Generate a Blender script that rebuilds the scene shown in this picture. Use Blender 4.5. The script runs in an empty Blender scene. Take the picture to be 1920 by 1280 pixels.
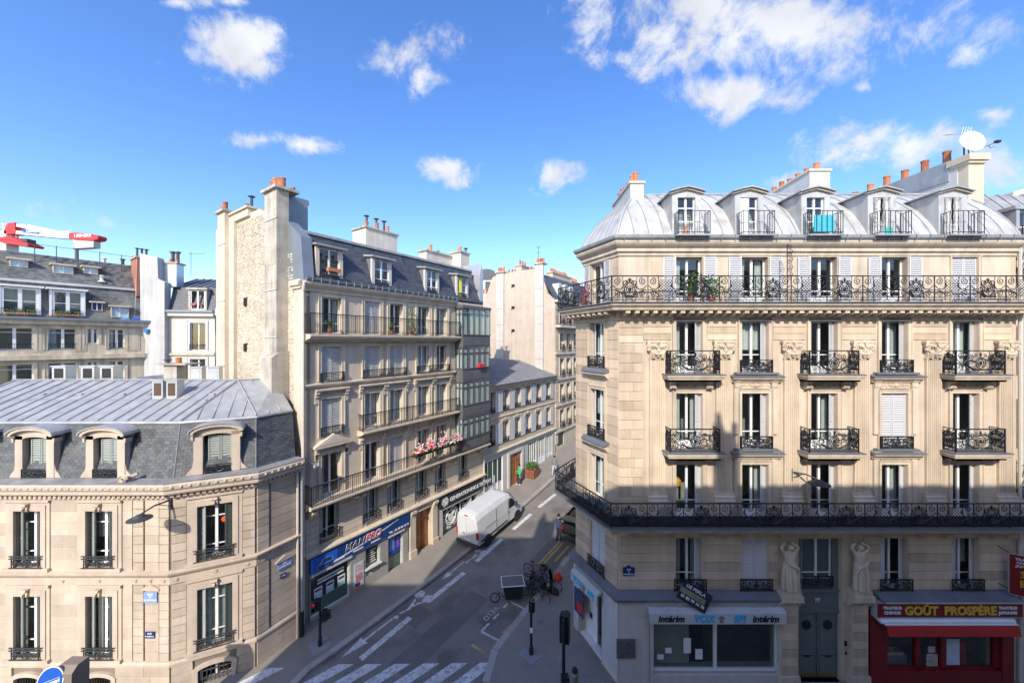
import bpy, math, random
from mathutils import Vector, Matrix, noise as mnoise
random.seed(11)
PI = math.pi
SC = bpy.context.scene
COL = SC.collection
# ------------------------------------------------------------------ camera, sky, sun, exposure
cam = bpy.data.objects.new('camera', bpy.data.cameras.new('camera'))
COL.objects.link(cam)
FPX = 700.0                       # focal length in photo pixels (1920 wide)
CAMZ = 14.0
cam.data.sensor_width = 36.0
cam.data.lens = 36.0 * FPX / 1920.0
cam.data.clip_start = 0.05
cam.data.clip_end = 3000
cam.location = (0, 0, CAMZ)
cam.rotation_euler = (PI / 2, 0, 0)
SC.camera = cam
SUNV = Vector((-0.28, -1.0, 0.73)).normalized()
sun = bpy.data.objects.new('sun', bpy.data.lights.new('sun', 'SUN'))
COL.objects.link(sun)
sun.data.energy = 2.05
sun.data.angle = math.radians(0.55)
sun.data.color = (1.0, 0.92, 0.80)
sun.rotation_euler = SUNV.to_track_quat('Z', 'Y').to_euler()
SC.view_settings.view_transform = 'Standard'
SC.view_settings.look = 'None'
SC.view_settings.exposure = 1.36
SC.view_settings.gamma = 1.0
SC.view_settings.use_curve_mapping = False
SC.cycles.max_bounces = 8
SC.cycles.diffuse_bounces = 4
SC.cycles.transparent_max_bounces = 12
SC.cycles.caustics_reflective = False
SC.cycles.caustics_refractive = False

def build_world():
    w = bpy.data.worlds.new('World')
    SC.world = w
    w.use_nodes = True
    nt = w.node_tree
    N, Lk = nt.nodes, nt.links
    N.clear()
    out = N.new('ShaderNodeOutputWorld')
    bg = N.new('ShaderNodeBackground')
    bg.inputs['Strength'].default_value = 0.15
    Lk.new(bg.outputs[0], out.inputs[0])
    sky = N.new('ShaderNodeTexSky')
    sky.sky_type = 'NISHITA'
    sky.sun_disc = False
    sky.sun_elevation = math.asin(SUNV.z)
    sky.sun_rotation = math.atan2(SUNV.x, SUNV.y)
    sky.altitude = 100
    sky.air_density = 1.0
    sky.dust_density = 0.9
    sky.ozone_density = 2.6
    hs = N.new('ShaderNodeHueSaturation')
    hs.inputs['Hue'].default_value = 0.511
    hs.inputs['Saturation'].default_value = 1.24
    hs.inputs['Value'].default_value = 0.83
    Lk.new(sky.outputs[0], hs.inputs['Color'])
    tc = N.new('ShaderNodeTexCoord')
    sep = N.new('ShaderNodeSeparateXYZ')
    Lk.new(tc.outputs['Generated'], sep.inputs[0])

    def math_(op, a, b=None, c=None, clamp=False):
        n = N.new('ShaderNodeMath')
        n.operation = op
        n.use_clamp = clamp
        for i, x in enumerate((a, b, c)):
            if x is None:
                continue
            if isinstance(x, (int, float)):
                n.inputs[i].default_value = x
            else:
                Lk.new(x, n.inputs[i])
        return n.outputs[0]
    # the cumulus in view sit in front (+Y); x/y and z/y place them on that side of the sky
    yy = math_('MAXIMUM', sep.outputs[1], 0.02)
    px = math_('DIVIDE', sep.outputs[0], yy)
    pz = math_('DIVIDE', sep.outputs[2], yy)
    comb = N.new('ShaderNodeCombineXYZ')
    Lk.new(px, comb.inputs[0])
    Lk.new(pz, comb.inputs[1])
    P = comb.outputs[0]
    clouds = [(430, 95, 95, 52, 1.0), (390, 65, 60, 40, .8), (485, 125, 50, 38, .9), (775, 90, 62, 50, 1.0), (800, 140, 40, 42, .9),
              (490, 262, 95, 20, .9), (590, 272, 85, 22, .95), (850, 312, 62, 30, 1.0), (1048, 326, 48, 30, 1.0), (965, 325, 40, 18, .7),
              (1240, 60, 120, 75, 1.0), (1330, 20, 180, 60, 1.1), (1520, 50, 250, 70, 1.2), (1740, 55, 130, 60, 1.05), (1810, 100, 60, 40, .9),
              (1160, 110, 70, 40, .8), (1390, 178, 125, 38, 1.05), (1460, 190, 70, 30, .9), (1470, 130, 120, 50, .55),
              (1600, 262, 110, 45, .9), (1700, 275, 90, 45, .95), (1770, 250, 60, 30, .8), (1864, 212, 38, 22, .9), (1615, 165, 32, 22, .6),
              (330, 5, 80, 18, .75), (440, 2, 45, 12, .7), (60, 400, 120, 40, .55), (220, 420, 120, 40, .5), (1870, 310, 90, 40, .75), (1480, 345, 80, 25, .6), (1550, 380, 90, 40, .55)]
    acc = None
    for (u, v, ru, rv, wt) in clouds:
        vm = N.new('ShaderNodeVectorMath')
        vm.operation = 'MULTIPLY_ADD'
        Lk.new(P, vm.inputs[0])
        ax, az = FPX / ru, FPX / rv
        vm.inputs[1].default_value = (ax, az, 0)
        vm.inputs[2].default_value = (-(u - 960) / ru, -(640 - v) / rv, 0)
        ln = N.new('ShaderNodeVectorMath')
        ln.operation = 'LENGTH'
        Lk.new(vm.outputs[0], ln.inputs[0])
        d = math_('MULTIPLY_ADD', ln.outputs['Value'], -0.75, wt)
        acc = d if acc is None else math_('SMOOTH_MAX', acc, d, 0.12)
    front = math_('GREATER_THAN', sep.outputs[1], 0.05)
    acc = math_('MAXIMUM', acc, -1.0)
    # scattered fair-weather cloud everywhere else
    n0 = N.new('ShaderNodeTexNoise')
    n0.inputs['Scale'].default_value = 2.2
    n0.inputs['Detail'].default_value = 3
    Lk.new(tc.outputs['Generated'], n0.inputs['Vector'])
    gen = math_('MULTIPLY_ADD', n0.outputs['Fac'], 3.2, -1.75)
    side = math_('MULTIPLY_ADD', sep.outputs[1], -2.0, 1.0, clamp=True)
    gen = math_('MULTIPLY', gen, side)
    accf = math_('MULTIPLY_ADD', front, 1.0, -1.0)
    acc = math_('ADD', acc, math_('MULTIPLY', accf, 1.0))
    acc = math_('MAXIMUM', acc, math_('MULTIPLY_ADD', side, 1.0, math_('SUBTRACT', gen, 1.0)))
    n1 = N.new('ShaderNodeTexNoise')
    n1.inputs['Scale'].default_value = 8.5
    n1.inputs['Detail'].default_value = 9
    n1.inputs['Roughness'].default_value = 0.66
    n1.inputs['Distortion'].default_value = 0.25
    Lk.new(tc.outputs['Generated'], n1.inputs['Vector'])
    puff = math_('MULTIPLY_ADD', n1.outputs['Fac'], 3.8, -1.98)
    den = math_('ADD', acc, puff)
    rmp = N.new('ShaderNodeMapRange')
    rmp.interpolation_type = 'SMOOTHSTEP'
    rmp.inputs['From Min'].default_value = 0.02
    rmp.inputs['From Max'].default_value = 0.95
    Lk.new(den, rmp.inputs['Value'])
    # denser cores are a little greyer below
    n2 = N.new('ShaderNodeTexNoise')
    n2.inputs['Scale'].default_value = 11
    n2.inputs['Detail'].default_value = 6
    Lk.new(tc.outputs['Generated'], n2.inputs['Vector'])
    cr = N.new('ShaderNodeMapRange')
    cr.inputs['From Min'].default_value = 0.3
    cr.inputs['From Max'].default_value = 0.7
    cr.inputs['To Min'].default_value = 2.1
    cr.inputs['To Max'].default_value = 2.75
    Lk.new(n2.outputs['Fac'], cr.inputs['Value'])
    cc = N.new('ShaderNodeVectorMath')
    cc.operation = 'SCALE'
    cc.inputs[0].default_value = (0.97, 0.99, 1.03)
    Lk.new(cr.outputs[0], cc.inputs['Scale'])
    mx = N.new('ShaderNodeMix')
    mx.data_type = 'RGBA'
    fac = math_('MULTIPLY', rmp.outputs[0], 0.93)
    Lk.new(fac, mx.inputs['Factor'])
    Lk.new(hs.outputs[0], mx.inputs['A'])
    Lk.new(cc.outputs[0], mx.inputs['B'])
    Lk.new(mx.outputs['Result'], bg.inputs['Color'])
build_world()

# ------------------------------------------------------------------ materials
MATS = {}

def mat(name, col, rough=0.8, metal=0.0, var=0.18, scale=1.2, fine=0.10, rnd=0.0, isl=0.0, streak=0.0, bump=0.0, bscale=30, stain=None, emit=0):
    """procedural surface: base colour with broad and fine variation, per-object or per-island tint, rain streaks, relief"""
    if name in MATS:
        return MATS[name]
    m = bpy.data.materials.new(name)
    m.use_nodes = True
    nt = m.node_tree
    N, Lk = nt.nodes, nt.links
    b = N['Principled BSDF']
    b.inputs['Roughness'].default_value = rough
    b.inputs['Metallic'].default_value = metal
    geo = N.new('ShaderNodeNewGeometry')

    def mth(op, a, bb):
        n = N.new('ShaderNodeMath')
        n.operation = op
        for i, x in enumerate((a, bb)):
            if isinstance(x, (int, float)):
                n.inputs[i].default_value = x
            else:
                Lk.new(x, n.inputs[i])
        return n.outputs[0]

    def noise(sc, det=4, vec=None):
        n = N.new('ShaderNodeTexNoise')
        n.inputs['Scale'].default_value = sc
        n.inputs['Detail'].default_value = det
        Lk.new(vec or geo.outputs['Position'], n.inputs['Vector'])
        return n.outputs['Fac']
    f = None

    def add(x, amt):
        nonlocal f
        t = mth('MULTIPLY', mth('SUBTRACT', x, 0.5), amt * 2)
        f = t if f is None else mth('ADD', f, t)
    if var:
        add(noise(scale, 5), var * 1.6)
    if fine:
        add(noise(scale * 14, 3), fine * 1.6)
    if rnd:
        oi = N.new('ShaderNodeObjectInfo')
        add(oi.outputs['Random'], rnd)
    if isl:
        add(geo.outputs['Random Per Island'], isl)
    if streak:
        mp = N.new('ShaderNodeMapping')
        mp.inputs['Scale'].default_value = (3.2, 3.2, 0.22)
        Lk.new(geo.outputs['Position'], mp.inputs['Vector'])
        add(noise(1.0, 6, mp.outputs[0]), streak * 2)
    if f is not None:
        k = mth('ADD', f, 1.0)
        vm = N.new('ShaderNodeVectorMath')
        vm.operation = 'SCALE'
        vm.inputs[0].default_value = col[:3]
        Lk.new(k, vm.inputs['Scale'])
        src = vm.outputs[0]
        if stain:
            mx = N.new('ShaderNodeMix')
            mx.data_type = 'RGBA'
            r = N.new('ShaderNodeMapRange')
            r.inputs['From Min'].default_value = stain[1]
            r.inputs['From Max'].default_value = stain[1] + 0.12
            Lk.new(noise(stain[2], 6), r.inputs['Value'])
            Lk.new(mth('MULTIPLY', r.outputs[0], stain[3]), mx.inputs['Factor'])
            Lk.new(src, mx.inputs['A'])
            mx.inputs['B'].default_value = (*stain[0], 1)
            src = mx.outputs['Result']
        Lk.new(src, b.inputs['Base Color'])
    else:
        b.inputs['Base Color'].default_value = (*col[:3], 1)
    if bump:
        bp = N.new('ShaderNodeBump')
        bp.inputs['Strength'].default_value = bump
        bp.inputs['Distance'].default_value = 0.02
        Lk.new(noise(bscale, 5), bp.inputs['Height'])
        Lk.new(bp.outputs[0], b.inputs['Normal'])
    if emit:
        b.inputs['Emission Color'].default_value = (*col[:3], 1)
        b.inputs['Emission Strength'].default_value = emit
    MATS[name] = m
    return m

def glass_mat(name, tint, refl=1.0):
    if name in MATS:
        return MATS[name]
    m = bpy.data.materials.new(name)
    m.use_nodes = True
    nt = m.node_tree
    N, Lk = nt.nodes, nt.links
    N.remove(N['Principled BSDF'])
    o = N['Material Output']
    tr = N.new('ShaderNodeBsdfTransparent')
    tr.inputs[0].default_value = (*tint, 1)
    gl = N.new('ShaderNodeBsdfGlossy')
    gl.inputs['Roughness'].default_value = 0.02
    gl.inputs['Color'].default_value = (refl, refl, refl, 1)
    fr = N.new('ShaderNodeFresnel')
    fr.inputs['IOR'].default_value = 1.8
    ge = N.new('ShaderNodeNewGeometry')
    inv = N.new('ShaderNodeMath')
    inv.operation = 'SUBTRACT'
    inv.inputs[0].default_value = 1.0
    Lk.new(ge.outputs['Backfacing'], inv.inputs[1])
    ml = N.new('ShaderNodeMath')          # reflect at the outer face only
    ml.operation = 'MULTIPLY'
    Lk.new(fr.outputs[0], ml.inputs[0])
    Lk.new(inv.outputs[0], ml.inputs[1])
    mx = N.new('ShaderNodeMixShader')
    Lk.new(ml.outputs[0], mx.inputs[0])
    Lk.new(tr.outputs[0], mx.inputs[1])
    Lk.new(gl.outputs[0], mx.inputs[2])
    Lk.new(mx.outputs[0], o.inputs[0])
    MATS[name] = m
    return m

STONE_R = mat('limestone_cream', (.56, .445, .32), .85, var=.14, fine=.07, rnd=.20, streak=.12, bump=.2)
STONE_R2 = mat('limestone_pale', (.57, .475, .36), .85, var=.16, fine=.07, rnd=.06, streak=.20, bump=.2)
STONE_L = mat('limestone_beige', (.475, .39, .30), .85, var=.16, fine=.09, rnd=.14, streak=.08, bump=.2, stain=((.66, .60, .52), .62, .9, .5))
STONE_L2 = mat('limestone_beige_trim', (.50, .41, .325), .85, var=.16, fine=.06, streak=.10, bump=.15)
JOINT = mat('mortar_joint', (.22, .18, .14), .95, var=.2)
STONE_B = mat('limestone_grey', (.60, .51, .39), .85, var=.14, fine=.06, rnd=.10, streak=.10, bump=.15)
STONE_B2 = mat('limestone_grey_trim', (.58, .50, .385), .85, var=.16, fine=.06, streak=.12, bump=.15)
RENDER = mat('render_plaster', (.60, .54, .46), .9, var=.12, fine=.05, streak=.12)
RENDER_D = mat('render_plaster_pinkish', (.52, .435, .345), .9, var=.10, fine=.04, streak=.10)
RENDER_P = mat('render_plaster_pale', (.56, .525, .475), .9, var=.08, fine=.04, streak=.06)
RENDER_O = mat('render_plaster_old', (.52, .455, .345), .9, var=.25, fine=.10, streak=.25)
RUBBLE = mat('rubble_stone', (.50, .44, .355), .95, var=.14, fine=.12, isl=.15, streak=.08, bump=.5, bscale=18)
WHITE = mat('white_paint', (.78, .78, .77), .5, var=.05, fine=.03)
WHITEWALL = mat('white_wall_paint', (.52, .52, .51), .7, var=.08, fine=.04, streak=.08)
SHUT_W = mat('white_shutter', (.58, .58, .595), .55, var=.06, fine=.03)
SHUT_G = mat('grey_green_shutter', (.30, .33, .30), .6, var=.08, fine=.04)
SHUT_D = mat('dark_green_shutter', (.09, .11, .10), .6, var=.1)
ZINC = mat('zinc_sheet', (.34, .345, .35), .48, .25, var=.14, fine=.05, rnd=.10, streak=.18, stain=((.46, .45, .42), .54, 1.6, .6))
ZINC_W = mat('zinc_sheet_pale', (.48, .48, .47), .5, .15, var=.13, fine=.06, rnd=.05, streak=.18, stain=((.34, .32, .285), .53, 1.6, .65))
ZINC_D = mat('zinc_dark', (.22, .25, .28), .45, .3, var=.15, fine=.06)
LEAD = mat('zinc_ledge', (.17, .18, .20), .55, .2, var=.2, fine=.08)
SLATE = mat('slate', (.085, .09, .095), .6, var=.22, fine=.12, isl=.30, streak=.15, stain=((.16, .16, .14), .58, .7, .5))
SLATE_B = mat('slate_blue', (.07, .078, .092), .55, var=.18, fine=.10, isl=.25, streak=.10)
IRON = mat('wrought_iron', (.022, .024, .028), .5, .3, var=.2)
IRON_G = mat('weathered_iron', (.055, .06, .06), .6, .2, var=.3)
DARKMETAL = mat('dark_green_cast_iron', (.015, .02, .02), .4, .2, var=.1)
TERRA = mat('terracotta', (.46, .17, .08), .85, var=.25, fine=.12, rnd=.30)
SOOT = mat('sooty_metal', (.10, .10, .11), .5, .5, var=.3)
OLDCONC = mat('old_concrete', (.42, .38, .32), .95, var=.35, fine=.15, streak=.25, bump=.3)
BRICK = mat('red_brick', (.34, .14, .09), .9, var=.2, fine=.2, isl=.2)
ROOM = mat('room_interior', (.34, .325, .295), .95, var=.3, scale=.8)
ROOM_L = mat('room_wall_light', (.45, .42, .38), .95, var=.2, scale=.8)
CURT = mat('curtain_cloth', (.66, .66, .64), .9, var=.12, scale=4)
CURT_Y = mat('curtain_yellow', (.70, .66, .10), .9, var=.1)
ASPH = mat('asphalt', (.205, .186, .168), .9, var=.28, scale=.55, fine=.15, bump=.3, bscale=60, stain=((.115, .104, .095), .53, .5, .7))
PAVE = mat('pavement_asphalt', (.25, .224, .195), .9, var=.16, scale=.7, fine=.12, bump=.25, bscale=50)
KERB = mat('granite_kerb', (.36, .33, .30), .85, var=.15, fine=.15, rnd=.18)
PAINT = mat('road_paint', (.60, .59, .59), .8, var=.25, scale=3, fine=.25, stain=((.24, .235, .235), .53, 7, .75))
PAINT_Y = mat('road_paint_yellow', (.46, .33, .12), .85, var=.35, scale=2, fine=.3)
WOOD = mat('varnished_wood', (.34, .14, .055), .45, var=.25, scale=2, fine=.2, streak=.25)
GREEN_DOOR = mat('grey_green_door', (.135, .16, .155), .5, var=.1)
REDSHOP = mat('red_shopfront', (.20, .012, .014), .35, var=.15)
RED = mat('bright_red', (.62, .03, .03), .45, var=.06)
REDCLOTH = mat('red_awning', (.45, .022, .018), .7, var=.15)
BLUE_SIGN = mat('blue_sign', (.02, .13, .52), .4, var=.05)
BLUE_DEEP = mat('deep_blue_sign', (.012, .055, .20), .4, var=.08)
PLAQUE = mat('enamel_blue', (.012, .03, .15), .3, var=.05)
PLAQUE_L = mat('faded_enamel_blue', (.22, .32, .62), .4, var=.12, scale=5)
CYAN = mat('cyan_lettering', (.06, .42, .70), .5, var=.03)
BLACK = mat('matt_black', (.012, .012, .014), .6, var=.1)
GREY = mat('mid_grey', (.22, .22, .23), .6, var=.1)
YELLOW = mat('gold_lettering', (.72, .48, .06), .4, var=.05)
RUBBER = mat('tyre_rubber', (.02, .02, .022), .85, var=.1)
VANWHITE = mat('white_car_paint', (.60, .61, .62), .25, var=.06, fine=.02, streak=.06)
CARBLACK = mat('black_car_paint', (.01, .011, .013), .2, var=.03)
PLASTIC = mat('grey_plastic', (.06, .06, .065), .6, var=.1)
GALV = mat('galvanised_steel', (.50, .52, .54), .4, .5, var=.14, fine=.05)
TANPANEL = mat('tan_panel', (.46, .40, .31), .8, var=.1)
GRILLE = mat('rusty_grille', (.10, .055, .04), .8, var=.3)
SKIN = mat('skin', (.46, .28, .19), .6, var=.05)
HAIR = mat('dark_hair', (.02, .014, .01), .7, var=.1)
LEAF = mat('leaf', (.07, .15, .035), .7, var=.3, scale=6, isl=.4)
PETAL_P = mat('pink_petals', (.80, .33, .42), .7, var=.2, isl=.35)
PETAL_W = mat('white_petals', (.82, .76, .74), .7, var=.1, isl=.15)
PETAL_R = mat('red_petals', (.75, .035, .04), .6, var=.1, isl=.25)
LAMP_RED = mat('red_signal_lens', (1.0, .03, .02), .3, var=0, fine=0, emit=3.0)
GLASS = glass_mat('window_glass', (.86, .90, .89))
GLASS_D = glass_mat('shop_glass', (.74, .79, .77))
GLASS_V = glass_mat('tinted_glass', (.10, .12, .13))

# ------------------------------------------------------------------ mesh builder
class MB:
    def __init__(s):
        s.v, s.f, s.m = [], [], []

    def face(s, pts, m=0):
        n = len(s.v)
        s.v += [tuple(p) for p in pts]
        s.f.append(tuple(range(n, n + len(pts))))
        s.m.append(m)
        return s

    def box(s, x0, y0, z0, x1, y1, z1, m=0):
        n = len(s.v)
        s.v += [(x0, y0, z0), (x1, y0, z0), (x1, y1, z0), (x0, y1, z0), (x0, y0, z1), (x1, y0, z1), (x1, y1, z1), (x0, y1, z1)]
        for q in ((0, 3, 2, 1), (4, 5, 6, 7), (0, 1, 5, 4), (1, 2, 6, 5), (2, 3, 7, 6), (3, 0, 4, 7)):
            s.f.append(tuple(n + i for i in q))
            s.m.append(m)
        return s

    def prism(s, poly, a0, a1, axis='y', m=0):
        """poly = 2-D outline; extruded along y (poly in x,z), x (poly in y,z) or z (poly in x,y)"""
        def p(q, a):
            return (q[0], a, q[1]) if axis == 'y' else ((a, q[0], q[1]) if axis == 'x' else (q[0], q[1], a))
        n, k = len(s.v), len(poly)
        s.v += [p(q, a0) for q in poly] + [p(q, a1) for q in poly]
        s.f.append(tuple(n + i for i in range(k)))
        s.f.append(tuple(n + k + i for i in reversed(range(k))))
        s.m += [m, m]
        for i in range(k):
            j = (i + 1) % k
            s.f.append((n + i, n + k + i, n + k + j, n + j))
            s.m.append(m)
        return s

    def rings(s, rings, m=0, cap=True, closed=True):
        n, k = len(s.v), len(rings[0])
        for r in rings:
            s.v += [tuple(p) for p in r]
        for a in range(len(rings) - 1):
            for i in range(k if closed else k - 1):
                j = (i + 1) % k
                s.f.append((n + a * k + i, n + a * k + j, n + (a + 1) * k + j, n + (a + 1) * k + i))
                s.m.append(m)
        if cap:
            s.f.append(tuple(n + i for i in reversed(range(k))))
            s.f.append(tuple(n + (len(rings) - 1) * k + i for i in range(k)))
            s.m += [m, m]
        return s

    def tube(s, pts, r, n=6, m=0, cap=True):
        pts = [Vector(p) for p in pts]
        rr = r if isinstance(r, (list, tuple)) else [r] * len(pts)
        R = []
        up = None
        for i, p in enumerate(pts):
            d = (pts[min(i + 1, len(pts) - 1)] - pts[max(i - 1, 0)])
            if d.length < 1e-9:
                d = Vector((0, 0, 1))
            d.normalize()
            if up is None:
                up = Vector((0, 0, 1)) if abs(d.z) < .9 else Vector((0, 1, 0))
            a = d.cross(up)
            if a.length < 1e-4:
                a = d.cross(Vector((1, 0, 0)))
            a.normalize()
            b = a.cross(d)
            up = b
            R.append([p + (a * math.cos(2 * PI * k / n) + b * math.sin(2 * PI * k / n)) * rr[i] for k in range(n)])
        return s.rings(R, m, cap)

    def lathe(s, prof, c=(0, 0, 0), n=12, m=0, axis='z'):
        R = []
        for (r, h) in prof:
            ring = []
            for k in range(n):
                a = 2 * PI * k / n
                q = (r * math.cos(a), r * math.sin(a), h)
                if axis == 'y':
                    q = (q[0], q[2], -q[1])
                elif axis == 'x':
                    q = (q[2], q[0], q[1])
                ring.append((c[0] + q[0], c[1] + q[1], c[2] + q[2]))
            R.append(ring)
        return s.rings(R, m, True)

    def blob(s, c, r, n=8, k=5, m=0, jit=0.0):
        R = []
        for i in range(k + 1):
            t = PI * i / k
            rr = max(math.sin(t), .03)
            R.append([(c[0] + r[0] * rr * math.cos(2 * PI * q / n) * (1 + random.uniform(-jit, jit)),
                       c[1] + r[1] * rr * math.sin(2 * PI * q / n) * (1 + random.uniform(-jit, jit)),
                       c[2] - r[2] * math.cos(t)) for q in range(n)])
        return s.rings(R, m, True)

    def sweep(s, prof, path, m=0, cap=True):
        """moulding: profile (out, z) carried along a plan path (x, y) with mitred corners; 'out' points to the right of travel"""
        path = [Vector((p[0], p[1])) for p in path]
        R = []
        for i, p in enumerate(path):
            d0 = (p - path[i - 1]).normalized() if i else None
            d1 = (path[i + 1] - p).normalized() if i < len(path) - 1 else None
            if d0 is None:
                d0 = d1
            if d1 is None:
                d1 = d0
            n0, n1 = Vector((d0.y, -d0.x)), Vector((d1.y, -d1.x))
            b = (n0 + n1)
            b = b / max(b.dot(n0), .2) if b.length > 1e-6 else n0
            R.append([(p.x + b.x * o, p.y + b.y * o, z) for (o, z) in prof])
        return s.rings(R, m, cap)

    def spiral(s, cx, cz, r, turns, y=0, th=.012, sgn=1, a0=0, n=14, m=0):
        pts = []
        for i in range(n + 1):
            t = i / n
            a = a0 + sgn * turns * 2 * PI * t
            q = r * (1 - .82 * t)
            pts.append((cx + q * math.cos(a), y, cz + q * math.sin(a)))
        return s.tube(pts, th, 4, m)

    def mesh(s, name, mats):
        me = bpy.data.meshes.new(name)
        me.from_pydata(s.v, [], s.f)
        for x in (mats if isinstance(mats, (list, tuple)) else [mats]):
            me.materials.append(x)
        if any(s.m):
            me.polygons.foreach_set('material_index', s.m)
        me.update()
        return me

CACHE = {}

def cached(key, fn, mats, name='m'):
    if key not in CACHE:
        CACHE[key] = fn().mesh(name, mats)
    return CACHE[key]

def link(name, data, parent=None, loc=(0, 0, 0), rz=0.0, sc=None):
    o = bpy.data.objects.new(name, data)
    COL.objects.link(o)
    if parent is not None:
        o.parent = parent
    o.location = loc
    if rz:
        o.rotation_euler = (0, 0, rz)
    if sc:
        o.scale = sc
    return o

def put(name, mb, mats, parent=None, loc=(0, 0, 0), rz=0.0, smooth=False):
    me = mb.mesh(name, mats)
    if smooth:
        me.polygons.foreach_set('use_smooth', [True] * len(me.polygons))
    return link(name, me, parent, loc, rz)

def thing(name, label, cat, loc=(0, 0, 0), rz=0.0, group=None):
    o = link(name, None, None, loc, rz)
    o.empty_display_size = .3
    return tag(o, label, cat, group)

def tag(o, label=None, cat=None, group=None, kind=None):
    if label:
        o['label'] = label
    if cat:
        o['category'] = cat
    if group:
        o['group'] = group
    if kind:
        o['kind'] = kind
    return o

class Fr:
    """a facade's own axes: x to the right seen from outside, y into the building, z up"""
    def __init__(s, root, ox, oy, dx, dy, oz=0.0):
        l = math.hypot(dx, dy)
        s.root, s.ox, s.oy, s.oz, s.dx, s.dy = root, ox, oy, oz, dx / l, dy / l
        s.a = math.atan2(dy, dx)

    def w(s, x, y=0, z=0):
        return Vector((s.ox + s.dx * x - s.dy * y, s.oy + s.dy * x + s.dx * y, s.oz + z))

    def put(s, name, data, x=0, z=0, y=0, mats=None, sc=None, rz=0.0):
        if isinstance(data, MB):
            data = data.mesh(name, mats)
        return link(name, data, s.root, s.w(x, y, z) - s.root.location, s.a + rz, sc)

    def s_of_u(s, u, y=0.0):
        k = (u - 960.0) / FPX
        ox, oy = s.ox - s.dy * y, s.oy + s.dx * y
        return (k * oy - ox) / (s.dx - k * s.dy)

    def z_of_v(s, x, v, y=0.0):
        return CAMZ - (v - 640.0) / FPX * s.w(x, y).y

def text_mesh(txt, size, mat_, ext=.008, bold=0.0, shear=0.0, align='CENTER', spacing=1.0):
    key = ('txt', txt, size, mat_.name, ext, bold, shear, align, spacing)
    if key in CACHE:
        return CACHE[key]
    c = bpy.data.curves.new('lettering', 'FONT')
    c.body = txt
    c.size = size
    c.extrude = ext
    c.offset = bold
    c.shear = shear
    c.align_x = align
    c.align_y = 'CENTER'
    c.space_character = spacing
    c.resolution_u = 3
    o = bpy.data.objects.new('lettering', c)
    COL.objects.link(o)
    dg = bpy.context.evaluated_depsgraph_get()
    me = bpy.data.meshes.new_from_object(o.evaluated_get(dg))
    bpy.data.objects.remove(o)
    for v in me.vertices:
        x, y, z = v.co
        v.co = (x, -z, y)
    me.materials.clear()
    me.materials.append(mat_)
    CACHE[key] = me
    return me

UNIT = MB().box(-.5, 0, -.5, .5, 1, .5)
def unit(mat_):
    return cached(('unit', mat_.name), lambda: UNIT, mat_)

BLOCKS = {}
def blocks(fr, s0, s1, z0, z1, course, blen, holes, m, proud=.025, gap=.014, stag=True, jit=.25):
    """ashlar: each stone its own piece, standing proud of the recessed joints"""
    rows = max(1, round((z1 - z0) / course))
    ch = (z1 - z0) / rows
    for r in range(rows):
        a, b = z0 + r * ch, z0 + (r + 1) * ch
        segs = [(s0, s1)]
        for (h0, h1, g0, g1) in holes:
            if g1 > a + .02 and g0 < b - .02:
                ns = []
                for (p, q) in segs:
                    if h1 <= p or h0 >= q:
                        ns.append((p, q))
                    else:
                        if h0 > p:
                            ns.append((p, h0))
                        if h1 < q:
                            ns.append((h1, q))
                segs = ns
        for (p, q) in segs:
            if q - p < .06:
                continue
            k = max(1, round((q - p) / blen))
            cuts = [p] + [p + (q - p) * (i + (.25 if (stag and r % 2) else -.0) + random.uniform(-jit, jit) * .3) / k for i in range(1, k)] + [q]
            for i in range(len(cuts) - 1):
                w = cuts[i + 1] - cuts[i] - gap
                n = BLOCKS.get(fr.root.name, 0)
                if n < 300:
                    BLOCKS[fr.root.name] = n + 1
                    fr.put('stone_block', unit(m), (cuts[i] + cuts[i + 1]) / 2, (a + b) / 2, -proud, sc=(w, proud + .01, ch - gap))
                else:
                    STUFF.setdefault(fr.root.name, []).append((fr, m, (cuts[i] + cuts[i + 1]) / 2, (a + b) / 2, w, ch - gap, proud))
STUFF = {}
def flush_blocks():
    for rn, lst in STUFF.items():
        mb = MB()
        fr0 = lst[0][0]
        for (fr, m, x, z, w, h, p) in lst:
            ps = [fr.w(x + sx * w / 2, sy, z + sz * h / 2) - fr.root.location for sz in (-1, 1) for (sx, sy) in ((-1, -p), (1, -p), (1, .01), (-1, .01))]
            n = len(mb.v)
            mb.v += [tuple(q) for q in ps]
            for q in ((0, 3, 2, 1), (4, 5, 6, 7), (0, 1, 5, 4), (1, 2, 6, 5), (2, 3, 7, 6), (3, 0, 4, 7)):
                mb.f.append(tuple(n + i for i in q))
                mb.m.append(0)
        o = put('stone_facing', mb, lst[0][1], fr0.root)
        o['kind'] = 'stuff'

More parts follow.
